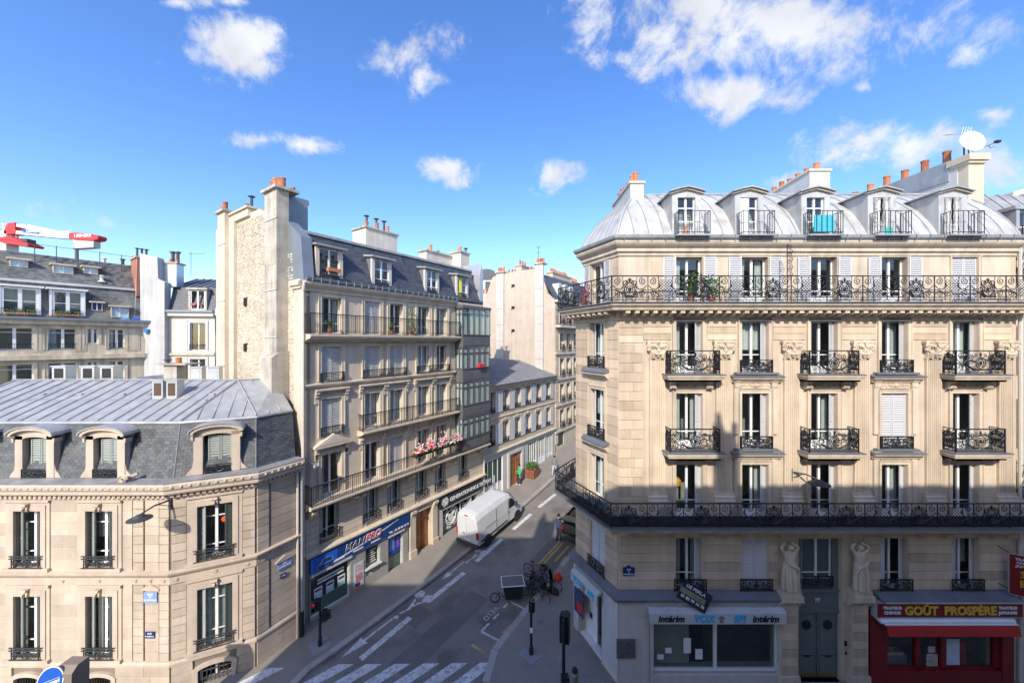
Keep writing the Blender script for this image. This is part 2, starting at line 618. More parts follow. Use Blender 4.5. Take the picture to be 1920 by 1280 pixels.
def wall_mesh(s0, s1, z0, z1, holes, depth=.28):
    """facade sheet with real openings and reveals"""
    mb = MB()
    xs = sorted({s0, s1, *[min(max(h[i], s0), s1) for h in holes for i in (0, 1)]})
    zs = sorted({z0, z1, *[min(max(h[i], z0), z1) for h in holes for i in (2, 3)]})
    for i in range(len(xs) - 1):
        for j in range(len(zs) - 1):
            cx, cz = (xs[i] + xs[i + 1]) / 2, (zs[j] + zs[j + 1]) / 2
            if any(h[0] < cx < h[1] and h[2] < cz < h[3] for h in holes):
                continue
            mb.face([(xs[i], 0, zs[j]), (xs[i + 1], 0, zs[j]), (xs[i + 1], 0, zs[j + 1]), (xs[i], 0, zs[j + 1])])
    for (a, b, c, d) in holes:
        mb.face([(a, 0, c), (a, 0, d), (a, depth, d), (a, depth, c)])
        mb.face([(b, 0, c), (b, depth, c), (b, depth, d), (b, 0, d)])
        mb.face([(a, 0, d), (b, 0, d), (b, depth, d), (a, depth, d)])
        mb.face([(a, 0, c), (a, depth, c), (b, depth, c), (b, 0, c)])
    return mb

def shutter_mesh(w, h, slat=.075, m=None):
    def f():
        mb = MB()
        t, e = .035, .05
        mb.box(-w / 2, 0, 0, -w / 2 + e, t, h).box(w / 2 - e, 0, 0, w / 2, t, h)
        for z in (0, h * .48, h - e):
            mb.box(-w / 2 + e, 0, z, w / 2 - e, t, z + e)
        n = int(h / slat)
        for i in range(n):
            z = (i + .5) * h / n
            if z < e * 1.2 or z > h - e * 1.2 or abs(z - h * .48 - e / 2) < e:
                continue
            a, b = .003, .028
            mb.face([(-w / 2 + e, a, z - .022), (w / 2 - e, a, z - .022), (w / 2 - e, b, z + .02), (-w / 2 + e, b, z + .02)])
            mb.face([(-w / 2 + e, a, z - .022), (-w / 2 + e, a - .006, z - .014), (w / 2 - e, a - .006, z - .014), (w / 2 - e, a, z - .022)])
        mb.box(-w / 2 + e, t - .004, e, w / 2 - e, t - .001, h - e)
        return mb
    return cached(('shut', w, h, slat, m.name), f, m)

def sash_mesh(w, h, bars, panel, fw=.055, stile=.09, vert=0):
    def f():
        mb = MB()
        t = .05
        mb.box(-w / 2, 0, 0, -w / 2 + fw, t, h).box(w / 2 - fw, 0, 0, w / 2, t, h).box(-w / 2 + fw, 0, h - fw, w / 2 - fw, t, h).box(-w / 2 + fw, 0, 0, w / 2 - fw, t, fw + .03)
        mb.box(-stile / 2, -.015, fw + .03, stile / 2, t + .01, h - fw)
        for b in bars:
            mb.box(-w / 2 + fw, .005, b * h - .02, -stile / 2, t - .005, b * h + .02)
            mb.box(stile / 2, .005, b * h - .02, w / 2 - fw, t - .005, b * h + .02)
        if panel:
            mb.box(-w / 2 + fw, .012, fw + .03, -stile / 2, t - .012, panel * h)
            mb.box(stile / 2, .012, fw + .03, w / 2 - fw, t - .012, panel * h)
        return mb
    return cached(('sash', w, h, tuple(bars), panel, fw, stile), f, WHITE)

def curtain_mesh(w, h, m):
    def f():
        mb = MB()
        n = 14
        for i in range(n):
            x0, x1 = w * i / n, w * (i + 1) / n
            mb.face([(x0, .03 * math.sin(i * 1.9), 0), (x1, .03 * math.sin((i + 1) * 1.9), 0), (x1, .03 * math.sin((i + 1) * 1.9), h), (x0, .03 * math.sin(i * 1.9), h)])
        return mb
    return cached(('curt', round(w, 2), round(h, 2), m.name), f, m)

def window(fr, x, z, w, h, y=.2, bars=(.2,), panel=0.0, curtain=None, shut=None, smat=None, glass=None, sash=True, sw=None, frame_w=.055, stile=.09):
    """french window: frame part with panes, curtains and shutters as its pieces"""
    win = fr.put('window', sash_mesh(w, h, bars, panel, frame_w, stile), x, z, y)
    z0 = panel * h if panel else frame_w + .03
    pw = w / 2 - frame_w - stile / 2
    pm = cached(('pane', round(pw, 3), round(h, 3), round(z0, 3), (glass or GLASS).name), lambda: MB().box(-pw / 2, 0, z0, pw / 2, .008, h - frame_w), glass or GLASS)
    for sx in (-1, 1):
        link('pane', pm, win, (sx * (stile / 2 + pw / 2), .021, 0))
    if curtain is None:
        curtain = random.choice((0, 0, 1, 2, 3, 4))
    cw = w * .26
    if curtain in (1, 3):
        link('curtain', curtain_mesh(cw, h - .1, CURT), win, (-w / 2 + .05, .14, .05))
    if curtain in (2, 3):
        link('curtain', curtain_mesh(cw, h - .1, CURT), win, (w / 2 - cw - .05, .14, .05))
    if curtain == 4:
        link('curtain', curtain_mesh(w - .12, h - .1, CURT), win, (-w / 2 + .06, .14, .05))
    if curtain == 5:
        link('curtain', curtain_mesh(w - .12, (h - .1) * .55, CURT), win, (-w / 2 + .06, .14, .05 + (h - .1) * .45))
    if shut == 'closed':
        for sx in (-1, 1):
            link('shutter', shutter_mesh(w / 2 - .012, h - .02, m=smat), win, (sx * w / 4, -y + .05, .01))
    elif shut == 'open':
        q = sw or w / 2
        for sx in (-1, 1):
            link('shutter', shutter_mesh(q, h - .02, m=smat), win, (sx * (w / 2 + q / 2 + .03), -y - .075, .01))
    elif shut in ('fold', 'foldr', 'foldl'):
        q = sw or .24
        for sx in ((-1, 1) if shut == 'fold' else ((1,) if shut == 'foldr' else (-1,))):
            o = link('shutter', shutter_mesh(q, h - .02, m=smat), win, (sx * (w / 2 - q * .42), -y + .09, .01))
            o.rotation_euler = (0, 0, sx * math.radians(26))
    return win

def surround_mesh(w, h, b=.16, p=.06, hood=0.0, sill=True, key=None):
    def f():
        mb = MB()
        mb.box(-w / 2 - b, -p, 0, -w / 2 - .003, .03, h + b).box(w / 2 + .003, -p, 0, w / 2 + b, .03, h + b).box(-w / 2 - .003, -p, h + .003, w / 2 + .003, .03, h + b)
        mb.box(-w / 2 - b - .03, -p - .03, 0, -w / 2 - b, .03, h + b + .03).box(w / 2 + b, -p - .03, 0, w / 2 + b + .03, .03, h + b + .03).box(-w / 2 - b, -p - .03, h + b, w / 2 + b, .03, h + b + .03)
        if hood:
            mb.prism([(.03, h + b + .12), (-p - .06, h + b + .12), (-p - .10, h + b + .2), (-hood, h + b + .24), (-hood, h + b + .32), (.03, h + b + .36)], -w / 2 - b - .12, w / 2 + b + .12, 'x')
        return mb
    return f

def surround(fr, x, z, w, h, m, b=.16, p=.06, hood=0.0):
    return fr.put('window_surround', cached(('sur', round(w, 3), round(h, 3), b, p, hood, m.name), surround_mesh(w, h, b, p, hood), m), x, z, 0)

# --- ironwork -------------------------------------------------------
def iron_panel(w, h, style):
    """one bay of wrought-iron railing, centred on x, standing on z = 0"""
    def f():
        mb = MB()
        t = .017
        mb.box(-w / 2, -.02, h - .03, w / 2, .02, h).box(-w / 2, -.012, .05, w / 2, .012, .075)
        mb.box(-w / 2, -.014, 0, -w / 2 + .026, .014, h - .03)
        if style == 'bars':
            n = max(3, int(w / .11))
            for i in range(1, n):
                x = -w / 2 + w * i / n
                mb.box(x - .007, -.007, .075, x + .007, .007, h - .03)
            mb.box(-w / 2, -.01, h - .17, w / 2, .01, h - .155)
            for i in range(n):
                x = -w / 2 + w * (i + .5) / n
                mb.spiral(x, h - .095, .04, 1.0, th=.006, n=8)
                mb.spiral(x, .16, .045, 1.1, th=.006, n=8, a0=PI)
        elif style == 'plain':
            n = max(3, int(w / .12))
            for i in range(1, n):
                x = -w / 2 + w * i / n
                mb.box(x - .008, -.008, .075, x + .008, .008, h - .03)
        else:
            r = h * .15
            mb.box(-w / 2, -.01, .12 * h + .03, w / 2, .01, .12 * h + .045)
            for sx in (-1, 1):
                xo = sx * (w / 2 - r - .045)
                mb.spiral(xo, h - .06 - r, r, 1.6, sgn=sx, a0=PI / 2, th=t)
                mb.spiral(xo, .15 * h + r * .9 + .03, r * .9, 1.5, sgn=-sx, a0=-PI / 2, th=t)
                mb.tube([(xo + sx * r, 0, h * .62), (xo + sx * r * .3, 0, h * .5), (xo - sx * r * .9, 0, h * .46), (xo - sx * r * 1.9, 0, h * .62), (xo - sx * r * 1.5, 0, h * .8)], [t, t, .02, .028, .006], 4)
                mb.tube([(xo + sx * r, 0, h * .45), (xo, 0, h * .44), (xo - sx * r, 0, h * .36), (xo - sx * r * 1.7, 0, h * .22), (xo - sx * r * 1.1, 0, h * .16)], [t, t, .018, .022, .006], 4)
                mb.box(sx * (w / 2 - 2.5 * r - .05) - .007, -.007, .07, sx * (w / 2 - 2.5 * r - .05) + .007, .007, h - .03)
            c = w / 2 - 2.5 * r - .05
            if style == 'lattice':
                d = .085
                n = int((2 * c + h) / d)
                zl, zh = .17 * h + .03, h - .14
                for i in range(-n, n + 1):
                    for sg in (-1, 1):
                        x0 = i * d * 1.4
                        p0, p1 = [x0, zl], [x0 + sg * (zh - zl), zh]
                        if sg > 0:
                            lo, hi = max(p0[0], -c), min(p1[0], c)
                        else:
                            lo, hi = max(p1[0], -c), min(p0[0], c)
                        if hi - lo < .02:
                            continue
                        za, zb = zl + abs(lo - x0), zl + abs(hi - x0)
                        mb.tube([(lo, 0, za), (hi, 0, zb)], .0095, 4, cap=False)
                for i in range(3):
                    mb.lathe([(.03, -.006), (.03, .006)], (-c + c * i, 0, h - .085), 8, axis='y')
            else:
                for k in range(2):
                    q = h * (.24 - .09 * k)
                    pts = [(q * math.cos(a * PI / 8) * .85, 0, h * .47 + q * math.sin(a * PI / 8)) for a in range(17)]
                    mb.tube(pts, .02, 4)
                mb.blob((0, 0, h * .47), (h * .08, .025, h * .10), 8, 4)
                mb.blob((0, 0, h * .83), (.05, .02, .10), 6, 4)
                for sx in (-1, 1):
                    mb.tube([(0, 0, .17 * h), (sx * c * .5, 0, h * .2), (sx * c * .9, 0, h * .36), (sx * c * .75, 0, h * .5), (sx * c * .5, 0, h * .42)], [.02, .045, .03, .015, .006], 5)
                    mb.spiral(sx * c * .66, h * .72, h * .12, 1.5, sgn=-sx, th=t, a0=-PI / 2)
                    mb.spiral(sx * c * .35, h * .78, h * .08, 1.3, sgn=sx, th=t * .8, a0=PI / 2)
                    mb.spiral(sx * c * .9, h * .25, h * .09, 1.3, sgn=sx, th=t * .8, a0=PI)
                    mb.tube([(sx * c * .3, 0, h * .5), (sx * c * .6, 0, h * .58), (sx * c, 0, h * .5)], [.02, .03, .008], 4)
        return mb
    return cached(('iron', round(w, 3), round(h, 3), style), f, IRON)

def railing(fr, x0, x1, z, h, y, styles, unit_w=1.2, side=(1, 1), depth=None, name='railing'):
    """balcony railing out at y (negative = outward) with returns to the wall"""
    root = fr.put(name, MB().box(x0, -.022, h - .012, x1, .022, h + .012).box(x1 - .028, -.016, 0, x1, .016, h - .012), 0, z, y, IRON)
    n = max(1, round((x1 - x0) / unit_w))
    w = (x1 - x0) / n
    for i in range(n):
        link('railing_panel', iron_panel(w, h, styles[i % len(styles)]), root, (x0 + w * (i + .5), 0, 0))
    dd = -y if depth is None else depth
    for sx, x in ((0, x0), (1, x1)):
        if side[sx] and dd > .12:
            link('railing_panel', iron_panel(dd - .04, h, 'plain' if dd < .45 else styles[-1]), root, (x, dd / 2, 0), PI / 2)
    return root

def pots(parent, pts, h=.55, r=.11, m=None):
    me = cached(('pot', h, r), lambda: MB().lathe([(r, 0), (r * .92, h * .85), (r * 1.05, h * .86), (r * 1.05, h), (r * .8, h), (r * .75, h * .6)], n=10), TERRA)
    for i, p in enumerate(pts):
        k = random.uniform(.75, 1.15)
        link('chimney_pot', me, parent, p, 0, (1, 1, k))

def cowl(parent, p, h=.7):
    me = cached(('cowl', h), lambda: MB().lathe([(.08, 0), (.08, h), (.05, h)], n=8).lathe([(.02, h), (.2, h + .05), (.2, h + .08), (.03, h + .14)], n=10), SOOT)
    link('metal_cowl', me, parent, p)
# ------------------------------------------------------------------ the ground
BX, BY = -10.2, 18.3                      # near corner of the grey building on the left of the side street
DX, DY = .567, .824                       # direction of the side street
_l = math.hypot(DX, DY)
DX, DY = DX / _l, DY / _l
KL, KR = 2.45, 8.7                        # kerb lines, metres from the left house fronts

def sw_of(x, y):
    return (x - BX) * DX + (y - BY) * DY, (x - BX) * DY - (y - BY) * DX

def xy_of(s, w):
    return BX + DX * s + DY * w, BY + DY * s - DX * w

def rise(s):
    if s <= 0:
        return 0.0
    if s < 22:
        return .003 * s * s + .01 * s
    return 1.672 + .10 * (s - 22)

def gz(x, y):
    s, w = sw_of(x, y)
    k = min(max((14.5 - w) / 3.0, 0), 1) * min(max((w + 6.0) / 3.0, 0), 1)
    return rise(s) * k

def G(u, v):
    """the ground point seen at a photo pixel"""
    z = 0.0
    for _ in range(30):
        y = FPX * (CAMZ - z) / (v - 640.0)
        x = (u - 960.0) / FPX * y
        z = gz(x, y) * .5 + z * .5
    return Vector((x, y, gz(x, y)))

def sheet(poly_sw, dz, step=1.0):
    """thin sheet over the sloping street from (s, w) strips: list of (s0, s1, w0, w1)"""
    mb = MB()
    for (s0, s1, w0, w1) in poly_sw:
        n = max(1, int(abs(s1 - s0) / step))
        for i in range(n):
            a, b = s0 + (s1 - s0) * i / n, s0 + (s1 - s0) * (i + 1) / n
            q = []
            for (s, w) in ((a, w0), (a, w1), (b, w1), (b, w0)):
                x, y = xy_of(s, w)
                q.append((x, y, gz(x, y) + dz))
            mb.face(q)
    return mb

def poly_sheet(pts, dz, mb=None, sub=1):
    mb = mb or MB()
    mb.face([(x, y, gz(x, y) + dz) for (x, y) in pts])
    return mb

gm = MB()
xs = [-600, -200, -90, -60, -40] + [-30 + 1.5 * i for i in range(46)] + [50, 70, 100, 200, 600]
ys = [-300, -60, -20] + [-6 + 1.5 * i for i in range(54)] + [85, 120, 250, 900]
for j in range(len(ys) - 1):
    for i in range(len(xs) - 1):
        gm.face([(x, y, gz(x, y)) for (x, y) in ((xs[i], ys[j]), (xs[i + 1], ys[j]), (xs[i + 1], ys[j + 1]), (xs[i], ys[j + 1]))])
tag(put('road', gm, ASPH), kind='structure')

KH = .11
def pavement(name, inner, outer, skip=0):
    """slab between the kerb line (inner) and the house fronts (outer), same number of points; kerb stones are its pieces"""
    mb = MB()
    n = len(inner)
    for i in range(n - 1):
        a, b, c, d = inner[i], inner[i + 1], outer[i + 1], outer[i]
        k = max(1, int(max((Vector(b) - Vector(a)).length, .1) / 1.5))
        for j in range(k):
            t0, t1 = j / k, (j + 1) / k
            P = [Vector(a).lerp(Vector(b), t0), Vector(a).lerp(Vector(b), t1), Vector(d).lerp(Vector(c), t1), Vector(d).lerp(Vector(c), t0)]
            mb.face([(p.x, p.y, gz(p.x, p.y) + KH) for p in P])
    o = put(name, mb, PAVE)
    tag(o, kind='structure')
    for i in range(n - 1):
        a, b = Vector(inner[i]), Vector(inner[i + 1])
        L = (b - a).length
        k = max(1, round(L / 1.05))
        for j in range(k):
            p, q = a.lerp(b, j / k), a.lerp(b, (j + 1) / k)
            c = (p + q) / 2
            d = (q - p)
            zz = (gz(q.x, q.y) - gz(p.x, p.y))
            st = link('kerb_stone', unit(KERB), o, (c.x, c.y, gz(c.x, c.y) + KH / 2 - .02), 0, ((d.length - .012), .30, KH + .05))
            st.rotation_euler = (0, -math.atan2(zz, d.length) , math.atan2(d.y, d.x))
    return o

for (w0, w1) in ((KL + .12, KL + .42), (KR - .42, KR - .12)):
    tag(put('gutter_channel', sheet([(-.6 if w0 < 5 else 7.0, 40, w0, w1)], .005), mat('gutter_stone', (.105, .10, .10), .8, var=.3, scale=1.5, fine=.2)), kind='structure')

def sp(s, w):
    return xy_of(s, w)
# left: along the grey building, round the corner in front of the beige corner building
pavement('pavement', [(-60, 11.7), (-30, 11.7), (-13, 12.0), (-10.6, 13.1), (-9.2, 14.8), sp(-1.2, KL), sp(14, KL), sp(26, KL), sp(60, KL)][::-1],
         [(-60, 14.9), (-30, 14.9), (-13.3, 14.9), (-12.6, 15.2), (-10.9, 16.0), sp(0, .0), sp(14, 0), sp(26, 0), sp(60, 0)][::-1])
# right: along the side of the cream building and round its corner
pavement('pavement', [sp(60, KR), sp(30, KR), sp(7.6, KR), (-.05, 17.6), (-.62, 16.7), (-.92, 15.2), (-.6, 13.9), (.6, 12.6), (2.6, 12.0), (8, 11.9), (40, 11.9)][::-1],
         [sp(60, 11.2), sp(30, 11.2), sp(7.4, 11.2), (3.0, 18.2), (3.1, 17.8), (3.4, 17.2), (3.7, 16.6), (4.0, 15.9), (4.4, 15.25), (8, 15.25), (40, 15.25)][::-1])

def marking(name, mb, label, m=PAINT, cat='road marking', group=None):
    o = put(name, mb, m)
    tag(o, kind='structure')
    return o
# zebra crossing over the mouth of the side street
zb = G(585, 1280)
zt = G(636, 1252)
zd = (Vector((zt.x - zb.x, zt.y - zb.y))).normalized()
for i in range(-3, 8):
    x0 = zb.x + i * 1.235 - .02
    y0 = zb.y
    if -9.4 > x0 - .3 or x0 > -1.0:
        if i > -2 or i == -3:
            continue
    lo, hi = -2.2, (1.35 if i >= 0 else .9)
    mb = MB()
    c0, c1 = Vector((x0, y0)) + zd * lo, Vector((x0, y0)) + zd * hi
    hw = Vector((.35, 0))
    dz = .012 if i >= 0 else KH + .006
    for q in range(4):
        a, b = c0.lerp(c1, q / 4), c0.lerp(c1, (q + 1) / 4)
        mb.face([(*e, gz(*e) + dz) for e in (a - hw, a + hw, b + hw, b - hw)])
    marking('crossing_stripe', mb, '')
# broken lane line, left cycle lane
def strip(u0, v0, u1, v1, wd, name='lane_line', m=PAINT):
    a, b = G(u0, v0), G(u1, v1)
    d = Vector((b.x - a.x, b.y - a.y)).normalized()
    n = Vector((-d.y, d.x)) * wd / 2
    mb = MB()
    k = max(1, int((b - a).length / 1.2))
    for i in range(k):
        p, q = a.lerp(b, i / k), a.lerp(b, (i + 1) / k)
        mb.face([(p.x + n.x, p.y + n.y, gz(p.x, p.y) + .006), (q.x + n.x, q.y + n.y, gz(q.x, q.y) + .006), (q.x - n.x, q.y - n.y, gz(q.x, q.y) + .006), (p.x - n.x, p.y - n.y, gz(p.x, p.y) + .006)])
    return marking(name, mb, '', m)
strip(676, 1235, 769, 1157, .30)
strip(803, 1127, 870, 1073, .30)
strip(893, 1052, 941, 1010, .30)
strip(962, 992, 996, 963, .28)
strip(1010, 951, 1041, 926, .28)
strip(902, 1183, 948, 1207, .11)
strip(903, 1182, 917, 1168, .11)
strip(925, 1160, 935, 1150, .11)
strip(944, 1139, 952, 1130, .11)
strip(958, 1128, 992, 1145, .11)
strip(884, 1208, 908, 1223, .14, m=PAINT_Y)
strip(940, 1187, 972, 1160, .11, m=PAINT_Y)
strip(1011, 1056, 1050, 1014, .13, m=PAINT_Y)
strip(1018, 1057, 1056, 1016, .13, m=PAINT_Y)
strip(1040, 1052, 1068, 1022, .13, m=PAINT_Y)
strip(1043, 1072, 1060, 1044, .13, m=PAINT_Y)

def flat_shape(name, outline, u, v, scale, m=PAINT, along=True, holes=None):
    """road paint: outline in metres, x along the street (away), y across to the left"""
    p = G(u, v)
    mb = MB()
    for poly in outline:
        pts = []
        for (a, b) in poly:
            x, y = p.x + (DX * a - DY * b) * scale, p.y + (DY * a + DX * b) * scale
            pts.append((x, y, gz(x, y) + .007))
        mb.face(pts)
    return marking(name, mb, '', m)
arrow = [[(-1.9, 0), (-.75, .26), (-.75, -.26)], [(-.78, .055), (1.0, .055), (1.0, -.055), (-.78, -.055)]]
flat_shape('painted_arrow', arrow, 709, 1180, 1.0)
flat_shape('painted_arrow', [[(-1.0, 0), (-.35, .22), (-.35, -.22)], [(-.37, .045), (.9, .045), (.9, -.045), (-.37, -.045)]], 851, 1068, 1.0)
def disc(c, r, n=18):
    return [(c[0] + r * math.cos(2 * PI * i / n), c[1] + r * math.sin(2 * PI * i / n)) for i in range(n)]
bike = [disc((.62, .34), .30), disc((.62, -.34), .30), [(-1.05, .16), (-.55, .02), (.2, .30), (.2, .16), (-.45, -.12), (-1.0, .05)],
        [(-.3, .10), (.35, -.26), (.35, -.36), (-.45, -.02)], disc((-1.25, .05), .13, 10)]
flat_shape('painted_cycle_symbol', bike, 779, 1130, .95)
flat_shape('painted_cycle_symbol', bike, 893, 1040, .7)
SA_ = math.atan2(DY, DX)
for i, ch in enumerate('VELO'):
    me = text_mesh(ch, .40, PAINT, 0.0)
    p = G(929 - i * 5.9, 1140 + i * 6.1)
    o = link('painted_letter', me, None, (p.x, p.y, p.z + .008))
    o.rotation_euler = Matrix(((-DX, 0, DY), (-DY, 0, -DX), (0, -1, 0))).to_euler()
    tag(o, kind='structure')
# utility covers in the tarmac
for (u, v, r) in ((1014, 1170, .16),):
    p = G(u, v)
    dz = KH if u == 1014 else 0
    tag(put('manhole_cover', MB().lathe([(r, 0), (r, .008), (r * .9, .012)], n=20), LEAD, None, (p.x, p.y, p.z + dz)), 'small round iron cover set in the right-hand pavement', 'cover')
for (s0, s1, w0, w1) in ((1.0, 6.5, 5.2, 6.4), (9.5, 16, 6.6, 8.2), (3, 4.2, 2.9, 4.6)):
    tag(put('road_patch', sheet([(s0, s1, w0, w1)], .004), mat('asphalt_patch', (.15, .137, .125), .9, var=.2, scale=.8, fine=.15, bump=.3, bscale=60)), kind='structure')

# ------------------------------------------------------------------ the building the picture was taken from (its roof throws the long shadow)
CB = thing('apartment_building', 'tall stone building behind the viewer whose roofline shades the street', 'building', (0, -6, 0))
put('wall', MB().box(-11.2, -6, 0, 70, 5.6, 17.6).box(-15.1, -6, 0, -11.2, 5.6, 16.0), STONE_B, CB)
put('roof', MB().prism([(5.5, 17.6), (5.35, 19.75), (2.5, 20.6), (-6, 20.6), (-6, 17.6)], -11.2, 70, 'x'), SLATE, CB)
for (cx, cw, top, cy) in ((3.62, .85, 24.3, 3.0), (-5.9, 1.2, 23.7, 3.0), (22, 1.0, 23.5, 3.0)):
    ch = put('chimney', MB().box(cx - cw / 2, cy - .4, 19.6, cx + cw / 2, cy + .3, top - .9).box(cx - cw / 2, cy - .4, top - .9, cx - cw * .1, cy + .3, top - .5), RENDER, CB)
    pots(ch, [(cx - cw * .36, cy, top - .5), (cx + cw * .42, cy, top - .9)], .55, .12)
# ------------------------------------------------------------------ cream corner building on the right
RY = 15.3
RC = thing('corner_building', 'cream stone corner building with curved zinc roof and long iron balconies', 'building', (4.37, RY, 0))
RF = Fr(RC, 4.37, RY, 1, 0)
CLX, CLY = 3.10, 18.1
RCF = Fr(RC, CLX, CLY, 4.37 - CLX, RY - CLY)           # the chamfered corner
CHL = math.hypot(4.37 - CLX, RY - CLY)
RLEN = 20.65 - 4.37
def rx(u, y=RY):
    return (u - 960) / FPX * y - 4.37
WX = [rx(u) for u in (1292, 1415, 1544, 1676, 1809)]
PX = [rx(u) for u in (1231, 1355, 1482, 1613, 1747, 1882)]
WW = 1.08
DOORX, DOORW = rx(1538), 1.78
Z1, Z2, Z3, Z4, Z5 = 3.85, 6.75, 9.58, 12.68, 15.5
T1, T2, T3, T4, T5 = 5.95, 8.97, 11.88, 14.82, 17.45
holes = []
for k, (zb_, zt_) in enumerate(((Z1, T1), (Z2, T2), (Z3, T3), (Z4, T4), (Z5, T5))):
    for i, x in enumerate(WX):
        if k == 0 and i == 2:
            continue
        holes.append((x - WW / 2, x + WW / 2, zb_, zt_))
holes.append((DOORX - DOORW / 2, DOORX + DOORW / 2, 0, 5.95))
SH1 = (rx(1222, 15.3), rx(1454, 15.3), .62, 3.0)
SH2 = (rx(1655, 15.3), rx(1868, 15.3), .0, 2.95)
holes += [SH1, SH2]
RF.put('wall', wall_mesh(0, RLEN, 0, 18.0, holes, .34), mats=STONE_R2)
cs = lambda u: RCF.s_of_u(u)
cw0, cw1 = cs(1107), cs(1135)
CW = .98
cwx = (cw0 + cw1) / 2
ch_holes = [(cwx - CW / 2, cwx + CW / 2, a, b) for (a, b) in ((Z1, T1), (Z2 + .35, T2), (Z3 + .2, T3), (Z4 + .2, T4), (Z5, T5))]
cd0, cd1 = cs(1090), cs(1133)
ch_holes.append((cd0, cd1, .25, 2.95))
RCF.put('wall', wall_mesh(0, CHL, 0, 15.5, ch_holes[:4] + ch_holes[5:], .3), mats=STONE_R2)
S5 = cs(1095)                              # the top storey steps back at the side-street end
RCF.put('wall', wall_mesh(S5, CHL, 15.5, 18.0, ch_holes[4:5], .3), mats=STONE_R2)
CL5 = RCF.w(S5)
# flank along the side street, end wall and back
mb = MB()
ex, ey = CLX + DX * 16, CLY + DY * 16
loc = RC.location
def rel(p):
    return (p[0] - loc.x, p[1] - loc.y, p[2])
mb.face([rel(p) for p in ((ex, ey, 0), (CLX, CLY, 0), (CLX, CLY, 15.5), (ex, ey, 15.5))])
e5x, e5y = CL5.x + DX * 15, CL5.y + DY * 15
mb.face([rel(p) for p in ((e5x, e5y, 15.5), (CL5.x, CL5.y, 15.5), (CL5.x, CL5.y, 18), (e5x, e5y, 18))])
mb.face([rel(p) for p in ((20.65, RY, 0), (20.65, 31, 0), (20.65, 31, 18), (20.65, RY, 18))])
mb.face([rel(p) for p in ((20.65, 31, 0), (ex, ey, 0), (ex, ey, 18), (20.65, 31, 18))])
put('wall', mb, STONE_R2, RC)
RF.put('room_wall', MB().box(.6, 1.9, 0, RLEN - .1, 2.0, 17.8).box(.6, .36, 3.3, RLEN - .1, 1.9, 3.4).box(.6, .36, 6.3, RLEN - .1, 1.9, 6.4).box(.6, .36, 9.3, RLEN - .1, 1.9, 9.4).box(.6, .36, 12.4, RLEN - .1, 1.9, 12.5).box(.6, .36, 15.3, RLEN - .1, 1.9, 15.4), mats=ROOM)
RCF.put('room_wall', MB().box(.1, 1.3, 0, CHL + .2, 1.4, 17.8), mats=ROOM)
# ashlar
wm = [(x - WW / 2 - .02, x + WW / 2 + .02, a - .1, b + .05) for x in WX for (a, b) in ((Z1, T1),)]
wm[2] = (DOORX - 1.75, DOORX + 1.75, 0, 7)
blocks(RF, .02, RLEN - .25, 3.9, 6.42, .36, 1.6, wm, STONE_R, proud=.035, gap=.022)
blocks(RF, .0, .98, 6.9, 13.9, .39, .5, [], STONE_R, proud=.03, gap=.018)
wm4 = [(x - WW / 2 - .2, x + WW / 2 + .2, 0, 16) for x in WX] + [(p - .37, p + .37, 0, 14.06) for p in PX]
blocks(RF, 1.0, RLEN - .2, 14.06, 14.86, .27, 2.0, wm4, STONE_R, proud=.03, gap=.018)
blocks(RF, .0, 1.0, 13.95, 14.86, .27, 2.0, [], STONE_R, proud=.03, gap=.018)
chm = [(cwx - CW / 2 - .14, cwx + CW / 2 + .14, a - .75, b + .3) for (a, b) in ((Z2, T2), (Z3, T3), (Z4, T4))] + [(cwx - CW / 2 - .02, cwx + CW / 2 + .02, Z1 - .1, T1 + .05)]
blocks(RCF, .02, CHL - .02, 3.9, 6.42, .36, 1.2, chm, STONE_R, proud=.035, gap=.022)
blocks(RCF, .02, CHL - .02, 6.9, 14.86, .39, .75, chm, STONE_R, proud=.03, gap=.018)
blocks(RCF, S5 + .02, CHL - .02, 15.6, 17.4, .36, .9, [(cwx - CW / 2 - .55, cwx + CW / 2 + .55, 15, 18)], STONE_R, proud=.02)
for (a, b) in ((1.35, 2.05), (RLEN - 1.55, RLEN - .25)):
    RF.put('sunk_panel', MB().box(a, -.035, 15.75, b, .01, 17.3).box(a + .09, -.05, 15.84, b - .09, -.034, 17.21), mats=STONE_R)
